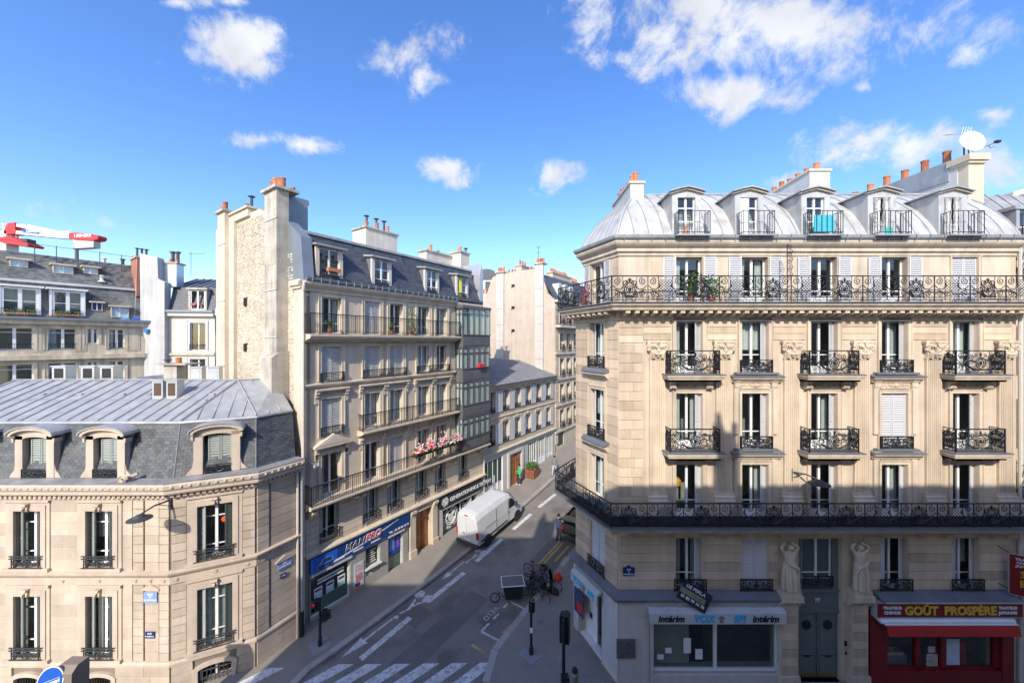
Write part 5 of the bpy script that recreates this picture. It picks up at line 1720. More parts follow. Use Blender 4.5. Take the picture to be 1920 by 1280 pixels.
# dormers with stone fronts
def l_dormer(fr_, x, y0, arched=True):
    w, h = .96, 1.55
    zb = 8.55
    mb = MB()
    o_ = w / 2 + .3
    # side posts, head and scrolled feet
    mb.box(-o_, 0, 0, -w / 2, .22, h + .12).box(w / 2, 0, 0, o_, .22, h + .12)
    arc = [(-o_, h - .02)] + [(-o_, h + .12)] + [(o_ * math.cos(PI - a), h + .12 + .26 * math.sin(a)) for a in [PI * q / 10 for q in range(1, 10)]] + [(o_, h + .12), (o_, h - .02), (w / 2, h - .02)] + [((w / 2) * math.cos(a), h - .02 + .1 * math.sin(a)) for a in [PI * q / 8 for q in range(1, 8)]] + [(-w / 2, h - .02)]
    mb.prism(arc, 0, .22, 'y')
    for sx in (-1, 1):
        mb.prism([(sx * o_, 0), (sx * (o_ + .26), 0), (sx * (o_ + .2), .12), (sx * (o_ + .05), .3), (sx * o_, .6)], .02, .2, 'y')
        mb.box(min(sx * o_, sx * (o_ + .08)), -.05, h - .12, max(sx * o_, sx * (o_ + .08)), .22, h + .04)
    d = fr_.put('dormer', mb, x, zb, y0, STONE_L2)
    band = [(-o_ - .12, h + .14)] + [((o_ + .12) * math.cos(PI - a), h + .17 + .32 * math.sin(a)) for a in [PI * q / 10 for q in range(0, 11)]] + [(o_ + .12, h + .14)] + [((o_) * math.cos(a), h + .12 + .26 * math.sin(a)) for a in [PI * q / 10 for q in range(0, 11)]]
    link('dormer_hood', MB().prism(band, -.16, .24, 'y').mesh('hood', STONE_L2), d)
    cap = [(-o_ - .16, h + .17)] + [((o_ + .16) * math.cos(PI - a), h + .20 + .34 * math.sin(a)) for a in [PI * q / 10 for q in range(0, 11)]] + [((o_ + .12) * math.cos(a), h + .165 + .325 * math.sin(a)) for a in [PI * q / 10 for q in range(0, 11)]]
    link('dormer_roof', MB().prism(cap, -.2, 1.1, 'y').mesh('cap', ZINC), d)
    ck = MB()
    for sx in (-1, 1):
        ck.box(sx * (o_ - .06) - .03, .22, 0, sx * (o_ - .06) + .03, 1.0, h + .3)
    link('dormer_cheek', ck.mesh('cheek', ZINC_D), d)
    link('room_back', MB().box(-w / 2 - .05, .35, 0, w / 2 + .05, .37, h + .1).mesh('b', BLACK), d)
    for sx in (-1, 1):
        link('shutter', shutter_mesh(.39, h - .04, m=SHUT_G), d, (sx * .205 + .06, .16, .02))
    link('window_railing', iron_panel(w - .04, .36, 'medal'), d, (0, -.05, 0))
    return d
for x in LWX:
    l_dormer(LF, x, .16)
l_dormer(LC, lcx + .02, .17)
put('scroll_ornament', MB().spiral(0, .16, .17, 1.8, th=.05, n=18).tube([(-.05, .2, .1), (.3, .3, .28)], [.1, .05], 8), STONE_L2, LB, (lx(247) - 25 - lloc.x, LY - .35 - lloc.y, 8.52))
LS.put('downpipe', MB().tube([(LSL + .02, -.2, 8.3), (LSL + .02, -.2, 1.3)], .06, 8).tube([(LSL + .02, -.2, 1.3), (LSL + .02, -.2, .1)], .09, 8, 1), mats=[ZINC, BLACK])
LS.put('downpipe', MB().tube([(LSL - .14, -.12, 8.3), (LSL - .14, -.12, .1)], .055, 8), mats=RENDER_P)

# ------------------------------------------------------------------ grey apartment building along the side street
BB = thing('apartment_building', 'six-storey grey stone apartment building with slate mansard beside the van', 'building', (BX, BY, 0))
BF = Fr(BB, BX, BY, DX, DY)
BL = 13.95
MAINL = BF.s_of_u(851)
bu = BF.s_of_u
bcol = [bu(u) for u in (621.5, 698, 743, 794, 828)]
BW = [1.06, 1.0, .98, 1.0, .98]
rows = {5: (14.42, 16.28), 4: (11.98, 13.72), 3: (9.12, 11.05), 2: (6.05, 8.2), 1: (3.75, 5.55)}
b1 = [bu(u) for u in (617, 695, 739, 789.5, 825, 868)]
bh = []
for k, (a, b) in rows.items():
    for i, x in enumerate(b1 if k == 1 else bcol):
        w = BW[min(i, 4)]
        bh.append((x - w / 2, x + w / 2, a, b))
MS = (bu(580), bu(655), .25, 2.35)
MW = (bu(683.5), bu(711), .75, 2.3)
MD = (bu(726), bu(754), .12, 2.45)
DD = (bu(777), bu(807), .1, 2.95)
TS = (bu(828), bu(880), .35, 2.3)
TD = (bu(882), bu(893), .3, 2.3)
bh += [MS, MW, MD, DD, TS, TD]
BF.put('wall', wall_mesh(0, BL, -.2, 16.9, bh, .3), mats=STONE_B)
rm = MB().box(0.1, 1.8, 0, BL, 1.9, 16.8)
for z in (3.3, 5.75, 8.7, 11.5, 14.1):
    rm.box(.1, .32, z, BL, 1.8, z + .1)
BF.put('room_wall', rm, mats=ROOM)
blocks(BF, .05, BL - .05, 3.5, 5.72, .31, 1.4, [(x - .53, x + .53, 3.6, 5.6) for x in b1], STONE_B, proud=.035, gap=.022)
for (a, b, z0, z1) in ((9.0, 9.4, 6.4, 8.3),):
    pass
for k in (5, 4, 3, 2):
    a, b = rows[k]
    for i, x in enumerate(bcol):
        sh = {(5, 1): 'closed', (4, 0): 'closed', (4, 1): 'closed', (4, 2): 'closed', (3, 0): 'closed', (2, 2): 'closed'}.get((k, i))
        window(BF, x, a, BW[i], b - a, y=.2, bars=(.28,), curtain=0 if sh else random.choice((0, 1, 3, 4, 4)), shut=sh, smat=mat('pale_grey_shutter', (.52, .51, .48), .6, var=.1))
        surround(BF, x, a, BW[i], b - a, STONE_B2, b=.16, p=.06)
        if k in (3, 2) or (k == 4):
            if k != 4:
                for sx in (-1, 1):
                    BF.put('console', cached('bcons', lambda: MB().prism([(.02, .3), (-.2, .3), (-.22, .2), (-.12, .14), (-.15, .04), (-.08, -.02), (-.08, -.3), (.02, -.3)], -.09, .09, 'x'), STONE_B2), x + sx * (BW[i] / 2 + .27), b + .1, 0)
            if k == 3:
                BF.put('window_hood', MB().prism([(.02, b + .4), (-.22, b + .4), (-.25, b + .46), (-.25, b + .52), (.02, b + .56)], x - .9, x + .9, 'x'), mats=STONE_B2)
for i, x in enumerate(b1):
    a, b = rows[1]
    w = BW[min(i, 4)]
    window(BF, x, a, w, b - a, y=.24, bars=(.3,), curtain=(0, 4, 4, 2, 4, 2)[i], shut='fold', smat=mat('pale_grey_shutter', (.52, .51, .48), .6, var=.1))
    railing(BF, x - w / 2, x + w / 2, a - .02, .55, -.1, ['bars'], w)
# pediment over the lone second-floor window
x = bcol[0]
BF.put('pediment', MB().prism([(x - 1.0, 8.62), (x + 1.0, 8.62), (x + 1.0, 8.72), (x, 9.25), (x - 1.0, 8.72)], -.3, .02, 'y').prism([(x - .75, 8.76), (x + .75, 8.76), (x, 9.12)], -.315, -.3, 'y', 1), mats=[STONE_B2, STONE_B])
for sx in (-1, 1):
    BF.put('console', CACHE['bcons'], x + sx * .78, 8.34, 0)
# string courses, balconies
def bsweep(name, prof, s0, s1, m=STONE_B2):
    return BF.put(name, MB().sweep(prof, [(s0, 0), (s1, 0)]), mats=m)
bsweep('string_course', [(0, 11.66), (.12, 11.68), (.16, 11.76), (.22, 11.8), (.22, 11.86), (0, 11.9)], -.05, MAINL)
bsweep('string_course', [(0, 3.28), (.2, 3.3), (.28, 3.38), (.32, 3.44), (.32, 3.5), (0, 3.56)], -.02, BL)
bsweep('roof_cornice', [(0, 16.5), (.08, 16.5), (.1, 16.62), (.2, 16.7), (.3, 16.78), (.34, 16.86), (.34, 16.94), (0, 16.98)], -.05, MAINL + .1)
BF.put('gutter', MB().sweep([(.18, 16.96), (.36, 16.97), (.42, 17.04), (.44, 17.14), (.41, 17.14), (.36, 17.06), (.18, 17.04)], [(-.05, 0), (MAINL + .1, 0)]), mats=ZINC_D)
for i in range(24):
    BF.put('gutter_bracket', cached('gbr2', lambda: MB().box(-.012, -.45, 16.95, .012, -.2, 17.16), ZINC), .2 + (MAINL - .3) * i / 23, 0, 0)
# top balcony
bsweep('balcony_slab', [(0, 13.95), (.2, 14.0), (.28, 14.08), (.62, 14.16), (.68, 14.26), (.68, 14.34), (0, 14.38)], -.02, MAINL + .1)
railing(BF, .0, MAINL + .05, 14.40, .98, -.62, ['bars'], 1.15, side=(1, 0), depth=.6)
# third floor balcony (columns 2-5), single-window rail at the left
s0, s1 = bcol[1] - .95, MAINL + .05
bsweep('balcony_slab', [(0, 8.72), (.3, 8.8), (.5, 8.88), (.58, 8.94), (.58, 9.02), (0, 9.06)], s0, s1)
railing(BF, s0 + .03, s1 - .03, 9.06, .92, -.5, ['bars'], .9, side=(1, 0), depth=.48)
railing(BF, bcol[0] - .58, bcol[0] + .58, 9.12, .5, -.14, ['bars'], 1.16)
# second floor balcony all along
bsweep('balcony_slab', [(0, 5.66), (.3, 5.74), (.5, 5.82), (.74, 5.86), (.8, 5.94), (.8, 6.02), (0, 6.05)], -.05, BL - .05)
railing(BF, -.02, BL - .1, 6.05, .95, -.74, ['bars'], 1.08, side=(1, 1), depth=.72)
brk = cached('bbrk', lambda: MB().prism([(.02, 0), (-.6, 0), (-.6, -.12), (-.45, -.2), (-.3, -.22), (-.2, -.34), (-.12, -.5), (.02, -.55)], -.12, .12, 'x').lathe([(.09, -.14), (.09, .14)], (0, -.5, -.1), 10, axis='x').lathe([(.07, -.14), (.07, .14)], (0, -.16, -.36), 10, axis='x'), STONE_B2)
for x in (.25, 2.5, bu(672), bu(718), bu(765), bu(811), bu(850), BL - .5):
    BF.put('bracket', brk, x, 5.72, 0)
# fourth floor rails
for (a, b) in ((bcol[0] - .6, bcol[0] + .6), (bcol[1] - .65, bcol[2] + .65), (bcol[3] - .62, bcol[4] + .62)):
    railing(BF, a, b, 11.9, .5, -.2, ['bars'], 1.0)
# stair of glazed bays (oriels) at the far end
OX0, OX1 = MAINL + .12, BL - .08
dk = mat('dark_oriel_paint', (.115, .115, .115), .55, var=.15)
ov = MB()
og = BF.put('oriel', MB().box(OX0 - .06, -.82, 16.4, OX1 + .06, 0, 16.62), mats=dk)
for (a, b) in ((13.55, 14.45), (11.05, 12.0), (8.45, 9.35), (6.06, 6.9)):
    sp_ = link('spandrel', MB().box(OX0, -.75, a, OX1, 0, b).mesh('sp', dk), og)
    link('sill', MB().box(OX0 - .04, -.8, b, OX1 + .04, 0, b + .065).mesh('si', dk), sp_)
    for k in range(3):
        xa = OX0 + .1 + (OX1 - OX0 - .1) * k / 3
        link('sunk_panel', MB().box(xa, -.775, a + .15, xa + (OX1 - OX0) / 3 - .12, -.75, b - .15).mesh('pp', dk), sp_)
for (a, b) in ((14.52, 16.4), (12.06, 13.55), (9.42, 11.05), (6.96, 8.45)):
    mb = MB()
    n = 5
    for i in range(n + 1):
        x = OX0 + (OX1 - OX0) * i / n
        mb.box(x - .03, -.75, a, x + .03, -.69, b)
    for yy in (-.38, -.05):
        mb.box(OX0, yy - .03, a, OX0 + .05, yy + .03, b)
    mb.box(OX0, -.75, b - .4, OX1, -.69, b - .35).box(OX0, -.74, b - .4, OX0 + .05, 0, b - .35)
    link('oriel_frame', mb.mesh('f', dk), og)
    for i in range(n):
        x = OX0 + (OX1 - OX0) * (i + .5) / n
        wpan = (OX1 - OX0) / n - .06
        link('pane', MB().box(x - wpan / 2, -.73, a, x + wpan / 2, -.72, b - .4).box(x - wpan / 2, -.73, b - .35, x + wpan / 2, -.72, b).mesh('p', GLASS), og)
        link('curtain', curtain_mesh(wpan, b - a - .05, CURT), og, (x - wpan / 2, -.66, a))
    link('pane', MB().box(OX0 + .02, -.69, a, OX0 + .03, -.02, b).mesh('p', GLASS), og)
    o = link('curtain', curtain_mesh(.6, b - a - .05, CURT), og, (OX0 + .14, -.65, a))
    o.rotation_euler = (0, 0, PI / 2)
# mansard of the grey building
BIN = 1.05
mbz = MB()
mbz.face([(0, .0, 17.0), (BL, .0, 17.0), (BL, BIN, 19.65), (0, BIN, 19.65)])
mbz.face([(0, BIN, 19.65), (BL, BIN, 19.65), (BL, 6, 20.9), (0, 6, 20.9)])
mbz.face([(0, 6, 20.9), (BL, 6, 20.9), (BL, 11.5, 19), (0, 11.5, 19)])
mbz.face([(BL, 0, 17), (BL, 11.5, 17), (BL, 11.5, 19), (BL, 6, 20.9), (BL, BIN, 19.65)])
bm_ = BF.put('mansard', mbz, mats=ZINC_D)
o = link('slates', slates((0.35, 0), (BL, 0), (0.35, BIN), (BL, BIN), 17.02, 19.62, .22, .12, .006).mesh('sl', SLATE_B), bm_)
o['kind'] = 'stuff'
link('ridge_curb', MB().box(.3, BIN - .12, 19.6, BL, BIN + .1, 19.74).mesh('rc', ZINC), bm_)
BF.put('wall', MB().box(BL - .02, .05, 0, BL, 11.5, 17.0).box(.0, 11.45, 0, BL, 11.5, 19), mats=RENDER)
for i, u in enumerate((615, 713, 807, 864)):
    x = bu(u)
    x = BF.s_of_u(u, .3)
    w, h = (1.1, 1.0, .95, .95)[i], 1.72
    mb = MB().box(-w / 2 - .18, 0, 0, -w / 2, .16, h + .1).box(w / 2, 0, 0, w / 2 + .18, .16, h + .1).box(-w / 2, 0, h, w / 2, .16, h + .1)
    d = BF.put('dormer', mb, x, 17.12, .12, STONE_B2 if i == 0 else RENDER_P)
    link('dormer_roof', MB().prism([(-.25, h + .02), (-.25, h + .12), (1.3, h + .34), (1.3, h + .2)], -w / 2 - .3, w / 2 + .3, 'x').mesh('dr', ZINC), d)
    link('dormer_cheek', MB().box(-w / 2 - .16, .16, 0, -w / 2 - .12, 1.1, h + .1).box(w / 2 + .12, .16, 0, w / 2 + .16, 1.1, h + .1).mesh('dc', ZINC_D), d)
    link('room_back', MB().box(-w / 2, .55, 0, w / 2, .57, h + .1).mesh('rb', ROOM), d)
    wn = link('window', sash_mesh(w, h - .02, (.33, .66) if i != 0 else (.2,), 0), d, (0, .08, 0))
    for sx in (-1, 1):
        link('pane', MB().box(sx * w / 4 - w / 4 + .06, .02, .1, sx * w / 4 + w / 4 - .06, .03, h - .08).mesh('p', GLASS), wn)
    link('window_railing', iron_panel(w, .5, 'plain'), d, (0, -.04, 0))
    if i == 3:
        link('curtain', curtain_mesh(.3, h - .1, CURT_Y), wn, (-w / 2 + .1, -.08, .05))
    if i == 2:
        link('curtain', curtain_mesh(.3, h - .1, CURT), wn, (-w / 2 + .05, .12, .05))
# party wall facing the low corner building
PW = Fr(BB, BX - DY * 11.5, BY + DX * 11.5, DY, -DX)
PWL = 11.5
pts = [(0, 0), (PWL, 0), (PWL, 17.0), (PWL - 1.1, 19.7), (PWL - 2.2, 20.3), (PWL - 5, 21.5), (.0, 21.4)]
PW.put('wall', MB().prism(pts, 0, .3, 'y'), mats=STONE_B)
# rubble stonework (each stone modelled)
rb = MB()
r1, r2 = PW.s_of_u(430), PW.s_of_u(496)
r3, r4 = PW.s_of_u(529), PW.s_of_u(551)
z = 10.8
while z < 21.0:
    ch_ = random.uniform(.12, .16)
    for (a, b) in ((r1, r2), (r3, r4)):
        x = a + random.uniform(0, .1)
        while x < b - .1:
            L_ = min(random.uniform(.16, .36), b - x)
            top = 21.35 if x < PWL - 5 else (21.5 - (x - PWL + 5) * .43 if x < PWL - 2.2 else 20.0 - (x - PWL + 2.2) * 1.6)
            if z + ch_ < top - .2:
                e = random.uniform(.012, .04)
                j = [random.uniform(-.012, .012) for _ in range(8)]
                rb.rings([[(x + .02 + j[0], .01, z + .015), (x + L_ - .02, .01, z + .015 + j[1]), (x + L_ - .02 + j[2], .01, z + ch_ - .01), (x + .02, .01, z + ch_ - .01 + j[3])],
                          [(x + .04 + j[4], -e, z + .03), (x + L_ - .04, -e, z + .03 + j[5]), (x + L_ - .04 + j[6], -e, z + ch_ - .025), (x + .04, -e, z + ch_ - .025 + j[7])]])
            x += L_
    z += ch_
tag(PW.put('rubble_stonework', rb, mats=RUBBLE), kind='stuff')
def pier(u0, u1, y, z0, z1, m, name='flue_stack'):
    a, b = PW.s_of_u(u0, -y), PW.s_of_u(u1, -y)
    return PW.put(name, MB().box(a, -y, z0, b, .02, z1), mats=m), a, b
p1, a, b = pier(408, 421, .42, 8, 22.0, STONE_B2)
link('cap', MB().box(a - .12, -.55, 22.0, b + .12, .3, 22.14).mesh('cap', OLDCONC), p1)
pots(p1, [(a + .15, -.2, 22.14), (a + .6, -.2, 22.14)], .5, .13)
for zz in (12.5, 16.5, 20):
    link('strap', MB().box(a - .02, -.45, zz, b + .02, -.42, zz + .05).mesh('st', WHITEWALL), p1)
pm_, a, b = pier(429, 438, .2, 8, 21.6, STONE_B2)
cap2 = PW.put('chimney', MB().box(PW.s_of_u(433), -.15, 21.3, PW.s_of_u(470), .9, 21.75).box(PW.s_of_u(431), -.25, 21.75, PW.s_of_u(472), 1.0, 21.86), mats=STONE_B2)
pots(cap2, [(PW.s_of_u(452), .3, 21.86)], .5, .12)
cowl(cap2, (PW.s_of_u(461), .3, 21.86), .75)
p2, a, b = pier(496.5, 519, .55, 13.2, 21.7, OLDCONC)
blocks(PW, a, b, 13.3, 21.6, .9, 2, [], OLDCONC, proud=.565, gap=.008, stag=False)
link('cap', MB().box(a - .15, -.7, 21.7, b + .15, .5, 21.84).mesh('cap', OLDCONC), p2)
pots(p2, [(a + .2 + i * .28, -.25, 21.84) for i in range(5)], .55, .13)
for zz in (14.2, 16.6, 20.2):
    link('strap', MB().box(a - .02, -.6, zz, b + .02, -.57, zz + .05).mesh('st', WHITEWALL), p2)
lb_ = PW.put('flue_foot', MB().box(a + .12, -.85, 10.4, b + .15, .02, 13.2).prism([(-.85, 13.2), (.02, 13.2), (.02, 13.5), (-.5, 13.45)], a + .12, b + .15, 'x'), mats=OLDCONC)
zc = PW.put('clad_chimney', MB().box(PW.s_of_u(530), .25, 18.5, PW.s_of_u(556, .9), 1.3, 21.55).prism([(PW.s_of_u(531), 17.0), (PWL + .02, 17.0), (PWL - .25, 19.2), (PW.s_of_u(531) + .5, 20.2)], -.02, .5, 'y'), mats=ZINC_D)
link('cap', MB().box(PW.s_of_u(529), .15, 21.55, PW.s_of_u(556, .9) + .15, 1.4, 21.8).mesh('cap', ZINC_D), zc)
pots(zc, [(PW.s_of_u(549, .6), .6, 21.8)], .45, .12)
PW.put('quoin_strip', MB().box(PWL - .75, -.12, 0, PWL, .02, 17.05).box(PWL - 1.0, -.2, 16.6, PWL + .02, .02, 17.05).box(PWL - .95, -.28, 16.75, PWL + .02, .02, 16.95), mats=STONE_B2)
for (u, v) in ((462, 565), (462, 650)):
    s_ = PW.s_of_u(u)
    zz = PW.z_of_v(s_, v)
    vw = PW.put('vent_opening', MB().box(s_ - .16, -.10, zz - .28, s_ + .16, -.07, zz + .2), mats=BLACK)
    link('lintel', MB().box(s_ - .26, -.13, zz + .2, s_ + .26, -.06, zz + .27).mesh('l', STONE_B2), vw)
BF.put('downpipe', MB().tube([(-.12, -.3, 16.9), (-.12, -.16, 16.4), (-.12, -.16, .3)], .075, 8), mats=mat('cream_pipe', (.60, .55, .47), .5, var=.1))
# chimneys behind
def bchim(u0, u1, yb, z0, z1, np_, m=RENDER, d=1.6):
    a, b = BF.s_of_u(u0, yb), BF.s_of_u(u1, yb)
    c = BF.put('chimney', MB().box(a, yb, z0, b, yb + d, z1).box(a - .1, yb - .1, z1, b + .1, yb + d + .1, z1 + .12, 1), mats=[m, OLDCONC])
    pots(c, [(a + (b - a) * (i + .5) / np_, yb + .3 + .6 * (i % 2), z1 + .12) for i in range(np_)], .5, .13)
    return c, a, b
c_, a, b = bchim(686, 745, 4.5, 19.5, 22.0, 6)
for xx in (.2, .5, .75):
    cowl(c_, (a + (b - a) * xx, 5.2, 22.1), .9)
c_, a, b = bchim(800, 868, 3.0, 19, 21.0, 3, d=.9)
c_, a, b = bchim(864, 880, 2.0, 18.5, 21.3, 2, d=1.2)
cowl(c_, (b, 2.4, 21.3), .5)
BF.put('clad_chimney', MB().box(BL - .35, .05, 17, BL + .05, .7, 19.3).prism([(BL - .35, 19.3), (BL + .05, 19.3), (BL - .1, 20.2)], .05, 2.0, 'y'), mats=GALV)
# flower troughs on the balconies belong to the people: separate things
# ---- shopfront with the blue sign
tx0, tx1 = bu(579), bu(763)
g0 = mat('grey_stucco', (.34, .33, .30), .85, var=.12)
BF.put('shop_casing', MB().box(tx0, -.1, -.1, MS[0], .02, 2.5).box(MS[1], -.1, -.1, MW[0], .02, 2.5).box(MW[1], -.1, -.1, MD[0], .02, 2.5).box(MD[1], -.1, -.1, tx1, .02, 2.5).box(MW[0], -.1, -.1, MW[1], .02, .75).box(tx0, -.12, -.2, tx1, .02, .16).box(MW[0], -.1, 2.3, MW[1], .02, 2.5).box(MS[0], -.1, 2.35, MS[1], .02, 2.5), mats=g0)
sg = BF.put('fascia_sign', MB().box(tx0, -.22, 2.5, tx1, -.02, 3.24).box(tx0 + 4.35, -.226, 2.52, tx1, -.22, 3.22, 1).prism([(tx0 + .9, 2.62), (tx0 + 1.0, 2.55), (tx0 + 3.6, 2.86), (tx0 + 5.3, 3.22), (tx0 + 5.2, 3.22), (tx0 + 3.5, 2.93)], -.232, -.221, 'y', 2).box(tx0 + 1.35, -.228, 2.55, tx0 + 4.3, -.2215, 3.22, 1), mats=[BLUE_SIGN, BLUE_DEEP, WHITE])
link('lettering', text_mesh('MAN', .5, WHITE, .008, .012, .25, 'CENTER', 1.1), sg, (tx0 + 2.35, -.237, 2.98))
link('lettering', text_mesh('MAN', .5, BLACK, .008, -.004, .25, 'CENTER', 1.1), sg, (tx0 + 2.35, -.246, 2.98))
link('lettering', text_mesh('PRO', .52, WHITE, .008, .035, .25), sg, (tx0 + 3.5, -.237, 2.98))
link('lettering', text_mesh('PRO', .52, RED, .008, .004, .25), sg, (tx0 + 3.5, -.246, 2.98))
link('lettering', text_mesh('TEL. : 01 83 96 16 76', .17, WHITE, .006, .006, .1), sg, (tx0 + 5.3, -.237, 2.64))
for q in range(3):
    link('lettering_line', MB().box(tx0 + 1.15 + q * 1.1, -.243, 2.585 + .0 * q, tx0 + 1.75 + q * 1.1, -.236, 2.665).mesh('ll', WHITE), sg)
van_logo = MB().prism([(0, 0), (.85, 0), (.85, .2), (.78, .42), (.3, .5), (.12, .28), (0, .2)], -.006, .006, 'y')
link('van_emblem', van_logo.mesh('e', PLAQUE_L), sg, (tx0 + .3, -.232, 2.58))
link('van_emblem', MB().prism([(0, 0), (.8, 0), (.8, .14), (.0, .14)], -.006, .006, 'y').lathe([(.1, -.01), (.1, .01)], (.18, 0, -.0), 12, axis='y').lathe([(.1, -.01), (.1, .01)], (.66, 0, 0), 12, axis='y').prism([(.2, .2), (.72, .2), (.7, .38), (.35, .42)], -.006, .006, 'y').mesh('e', BLUE_DEEP), sg, (tx0 + .33, -.242, 2.62))
shop_in = mat('shop_dark', (.03, .06, .05), .4, var=.3, scale=.8)
def shop_pane(fr_, H_, name='shop_window', m=WHITE):
    o = fr_.put(name, MB().box(H_[0], .02, H_[2], H_[0] + .07, .12, H_[3]).box(H_[1] - .07, .02, H_[2], H_[1], .12, H_[3]).box(H_[0] + .07, .02, H_[3] - .07, H_[1] - .07, .12, H_[3]).box(H_[0] + .07, .02, H_[2], H_[1] - .07, .12, H_[2] + .07), mats=m)
    link('pane', MB().box(H_[0] + .07, .06, H_[2] + .07, H_[1] - .07, .07, H_[3] - .07).mesh('p', GLASS_D), o)
    link('film', MB().box(H_[0] + .07, .2, H_[2], H_[1] - .07, .21, H_[3]).mesh('f', shop_in), o)
    link('lower_film', MB().box(H_[0] + .07, .09, H_[2], H_[1] - .07, .10, H_[2] + (H_[3] - H_[2]) * .36).mesh('f', mat('frosted_green', (.30, .42, .38), .6, var=.15)), o)
    return o
w1 = shop_pane(BF, MS)
tag(w1, 'shop window with three white notices')
wd = MS[1] - MS[0]
for q in range(3):
    xx = MS[0] + wd * (.12 + .29 * q)
    link('notice', MB().box(xx, .045, 1.0, xx + .42, .055, 1.55).box(xx, .04, 1.0, xx + .42, .0445, 1.22, 1).box(xx + .05, .04, 1.36, xx + .37, .044, 1.46, 2).mesh('n', [WHITE, mat('mint', (.45, .72, .70), .5, var=.05), PLAQUE]), w1)
for q in range(2):
    link('lettering_line', MB().box(MS[0] + wd * .2, .045, 1.86 - .16 * q, MS[0] + wd * .86, .055, 1.95 - .16 * q).mesh('l', WHITE), w1)
BF.put('roller_box', MB().box(MS[0] - .05, -.2, 2.32, MS[1] + .05, -.03, 2.46), mats=RENDER_P)
w2 = shop_pane(BF, MW)
for q in range(6):
    link('lettering_line', MB().box(MW[0] + .35, .045, 2.0 - .13 * q, MW[0] + .35 + random.uniform(.25, .45), .055, 2.05 - .13 * q).mesh('l', WHITE), w2)
link('service_shelf', MB().box(MW[0] - .05, -.25, 1.15, MW[1] + .05, .05, 1.21).mesh('s', RENDER_P), w2)
w3 = shop_pane(BF, MD, 'shop_door')
link('poster', MB().box(MD[0] + .1, .04, 1.1, MD[1] - .1, .055, 2.3).box(MD[0] + .7, .035, 1.4, MD[1] - .2, .039, 2.0, 1).box(MD[0] + .2, .035, 1.35, MD[0] + .55, .039, 2.1, 2).mesh('po', [mat('blue_poster', (.02, .06, .35), .5, var=.4, scale=6), mat('violet_poster', (.28, .10, .5), .5, var=.5, scale=9), mat('pale_blue_poster', (.12, .26, .6), .5, var=.5, scale=9)]), w3)
BF.put('roller_box', MB().box(MD[0] - .05, -.2, 2.32, MD[1] + .05, -.03, 2.46), mats=RENDER_P)
pxa, pxb = bu(661.5), bu(679.5)
BF.put('poster', MB().box(pxa, -.13, .35, pxb, -.105, 1.8).box(pxa, -.137, .35, pxb, -.131, .5, 1).box(pxa + .05, -.137, 1.4, pxb - .05, -.131, 1.72, 2).box(pxa + .1, -.137, .8, pxb - .1, -.131, 1.2, 3).box(pxa + .06, -.137, .55, pxb - .25, -.131, .75, 4), mats=[mat('poster_ground', (.50, .58, .66), .5, var=.35, scale=7), mat('poster_orange', (.65, .22, .08), .5, var=.2, scale=9), mat('poster_pink', (.66, .42, .38), .5, var=.5, scale=9), mat('poster_mixed', (.55, .20, .18), .5, var=.7, scale=11), mat('poster_navy', (.05, .08, .25), .5, var=.6, scale=10)])
# wooden street door
for sx in (-1, 1):
    BF.put('door_pilaster', MB().box(-.22, -.2, -.1, .22, .02, 2.9).box(-.27, -.27, -.1, .27, .02, .75).prism([(.02, 3.25), (-.34, 3.25), (-.34, 3.1), (-.22, 3.0), (-.24, 2.88), (.02, 2.85)], -.2, .2, 'x'), (DD[0] if sx < 0 else DD[1]) + sx * .26, 0, 0, STONE_B2)
BF.put('door_head', MB().box(DD[0] - .1, -.1, 2.95, DD[1] + .1, .02, 3.25).prism([(DD[0] + .2, 3.0), (DD[1] - .2, 3.0), (DD[1] - .3, 3.18), (DD[0] + .3, 3.18)], -.16, -.1, 'y'), mats=STONE_B2)
dw = DD[1] - DD[0]
for q in (0, 1):
    x0 = DD[0] + dw * .5 * q
    dl = BF.put('door_leaf', MB().box(x0 + .01, 0, .1, x0 + dw / 2 - .01, .06, 2.95), 0, 0, .22, WOOD)
    for (za, zb) in ((.25, .9), (1.05, 2.2), (2.3, 2.8)):
        link('door_panel', MB().box(x0 + .12, -.03, za, x0 + dw / 2 - .12, 0, zb).box(x0 + .18, -.045, za + .06, x0 + dw / 2 - .18, -.03, zb - .06).mesh('pn', WOOD), dl)
BF.put('door_step', MB().box(DD[0] - .1, -.35, -.1, DD[1] + .1, .3, .16), mats=STONE_B2)
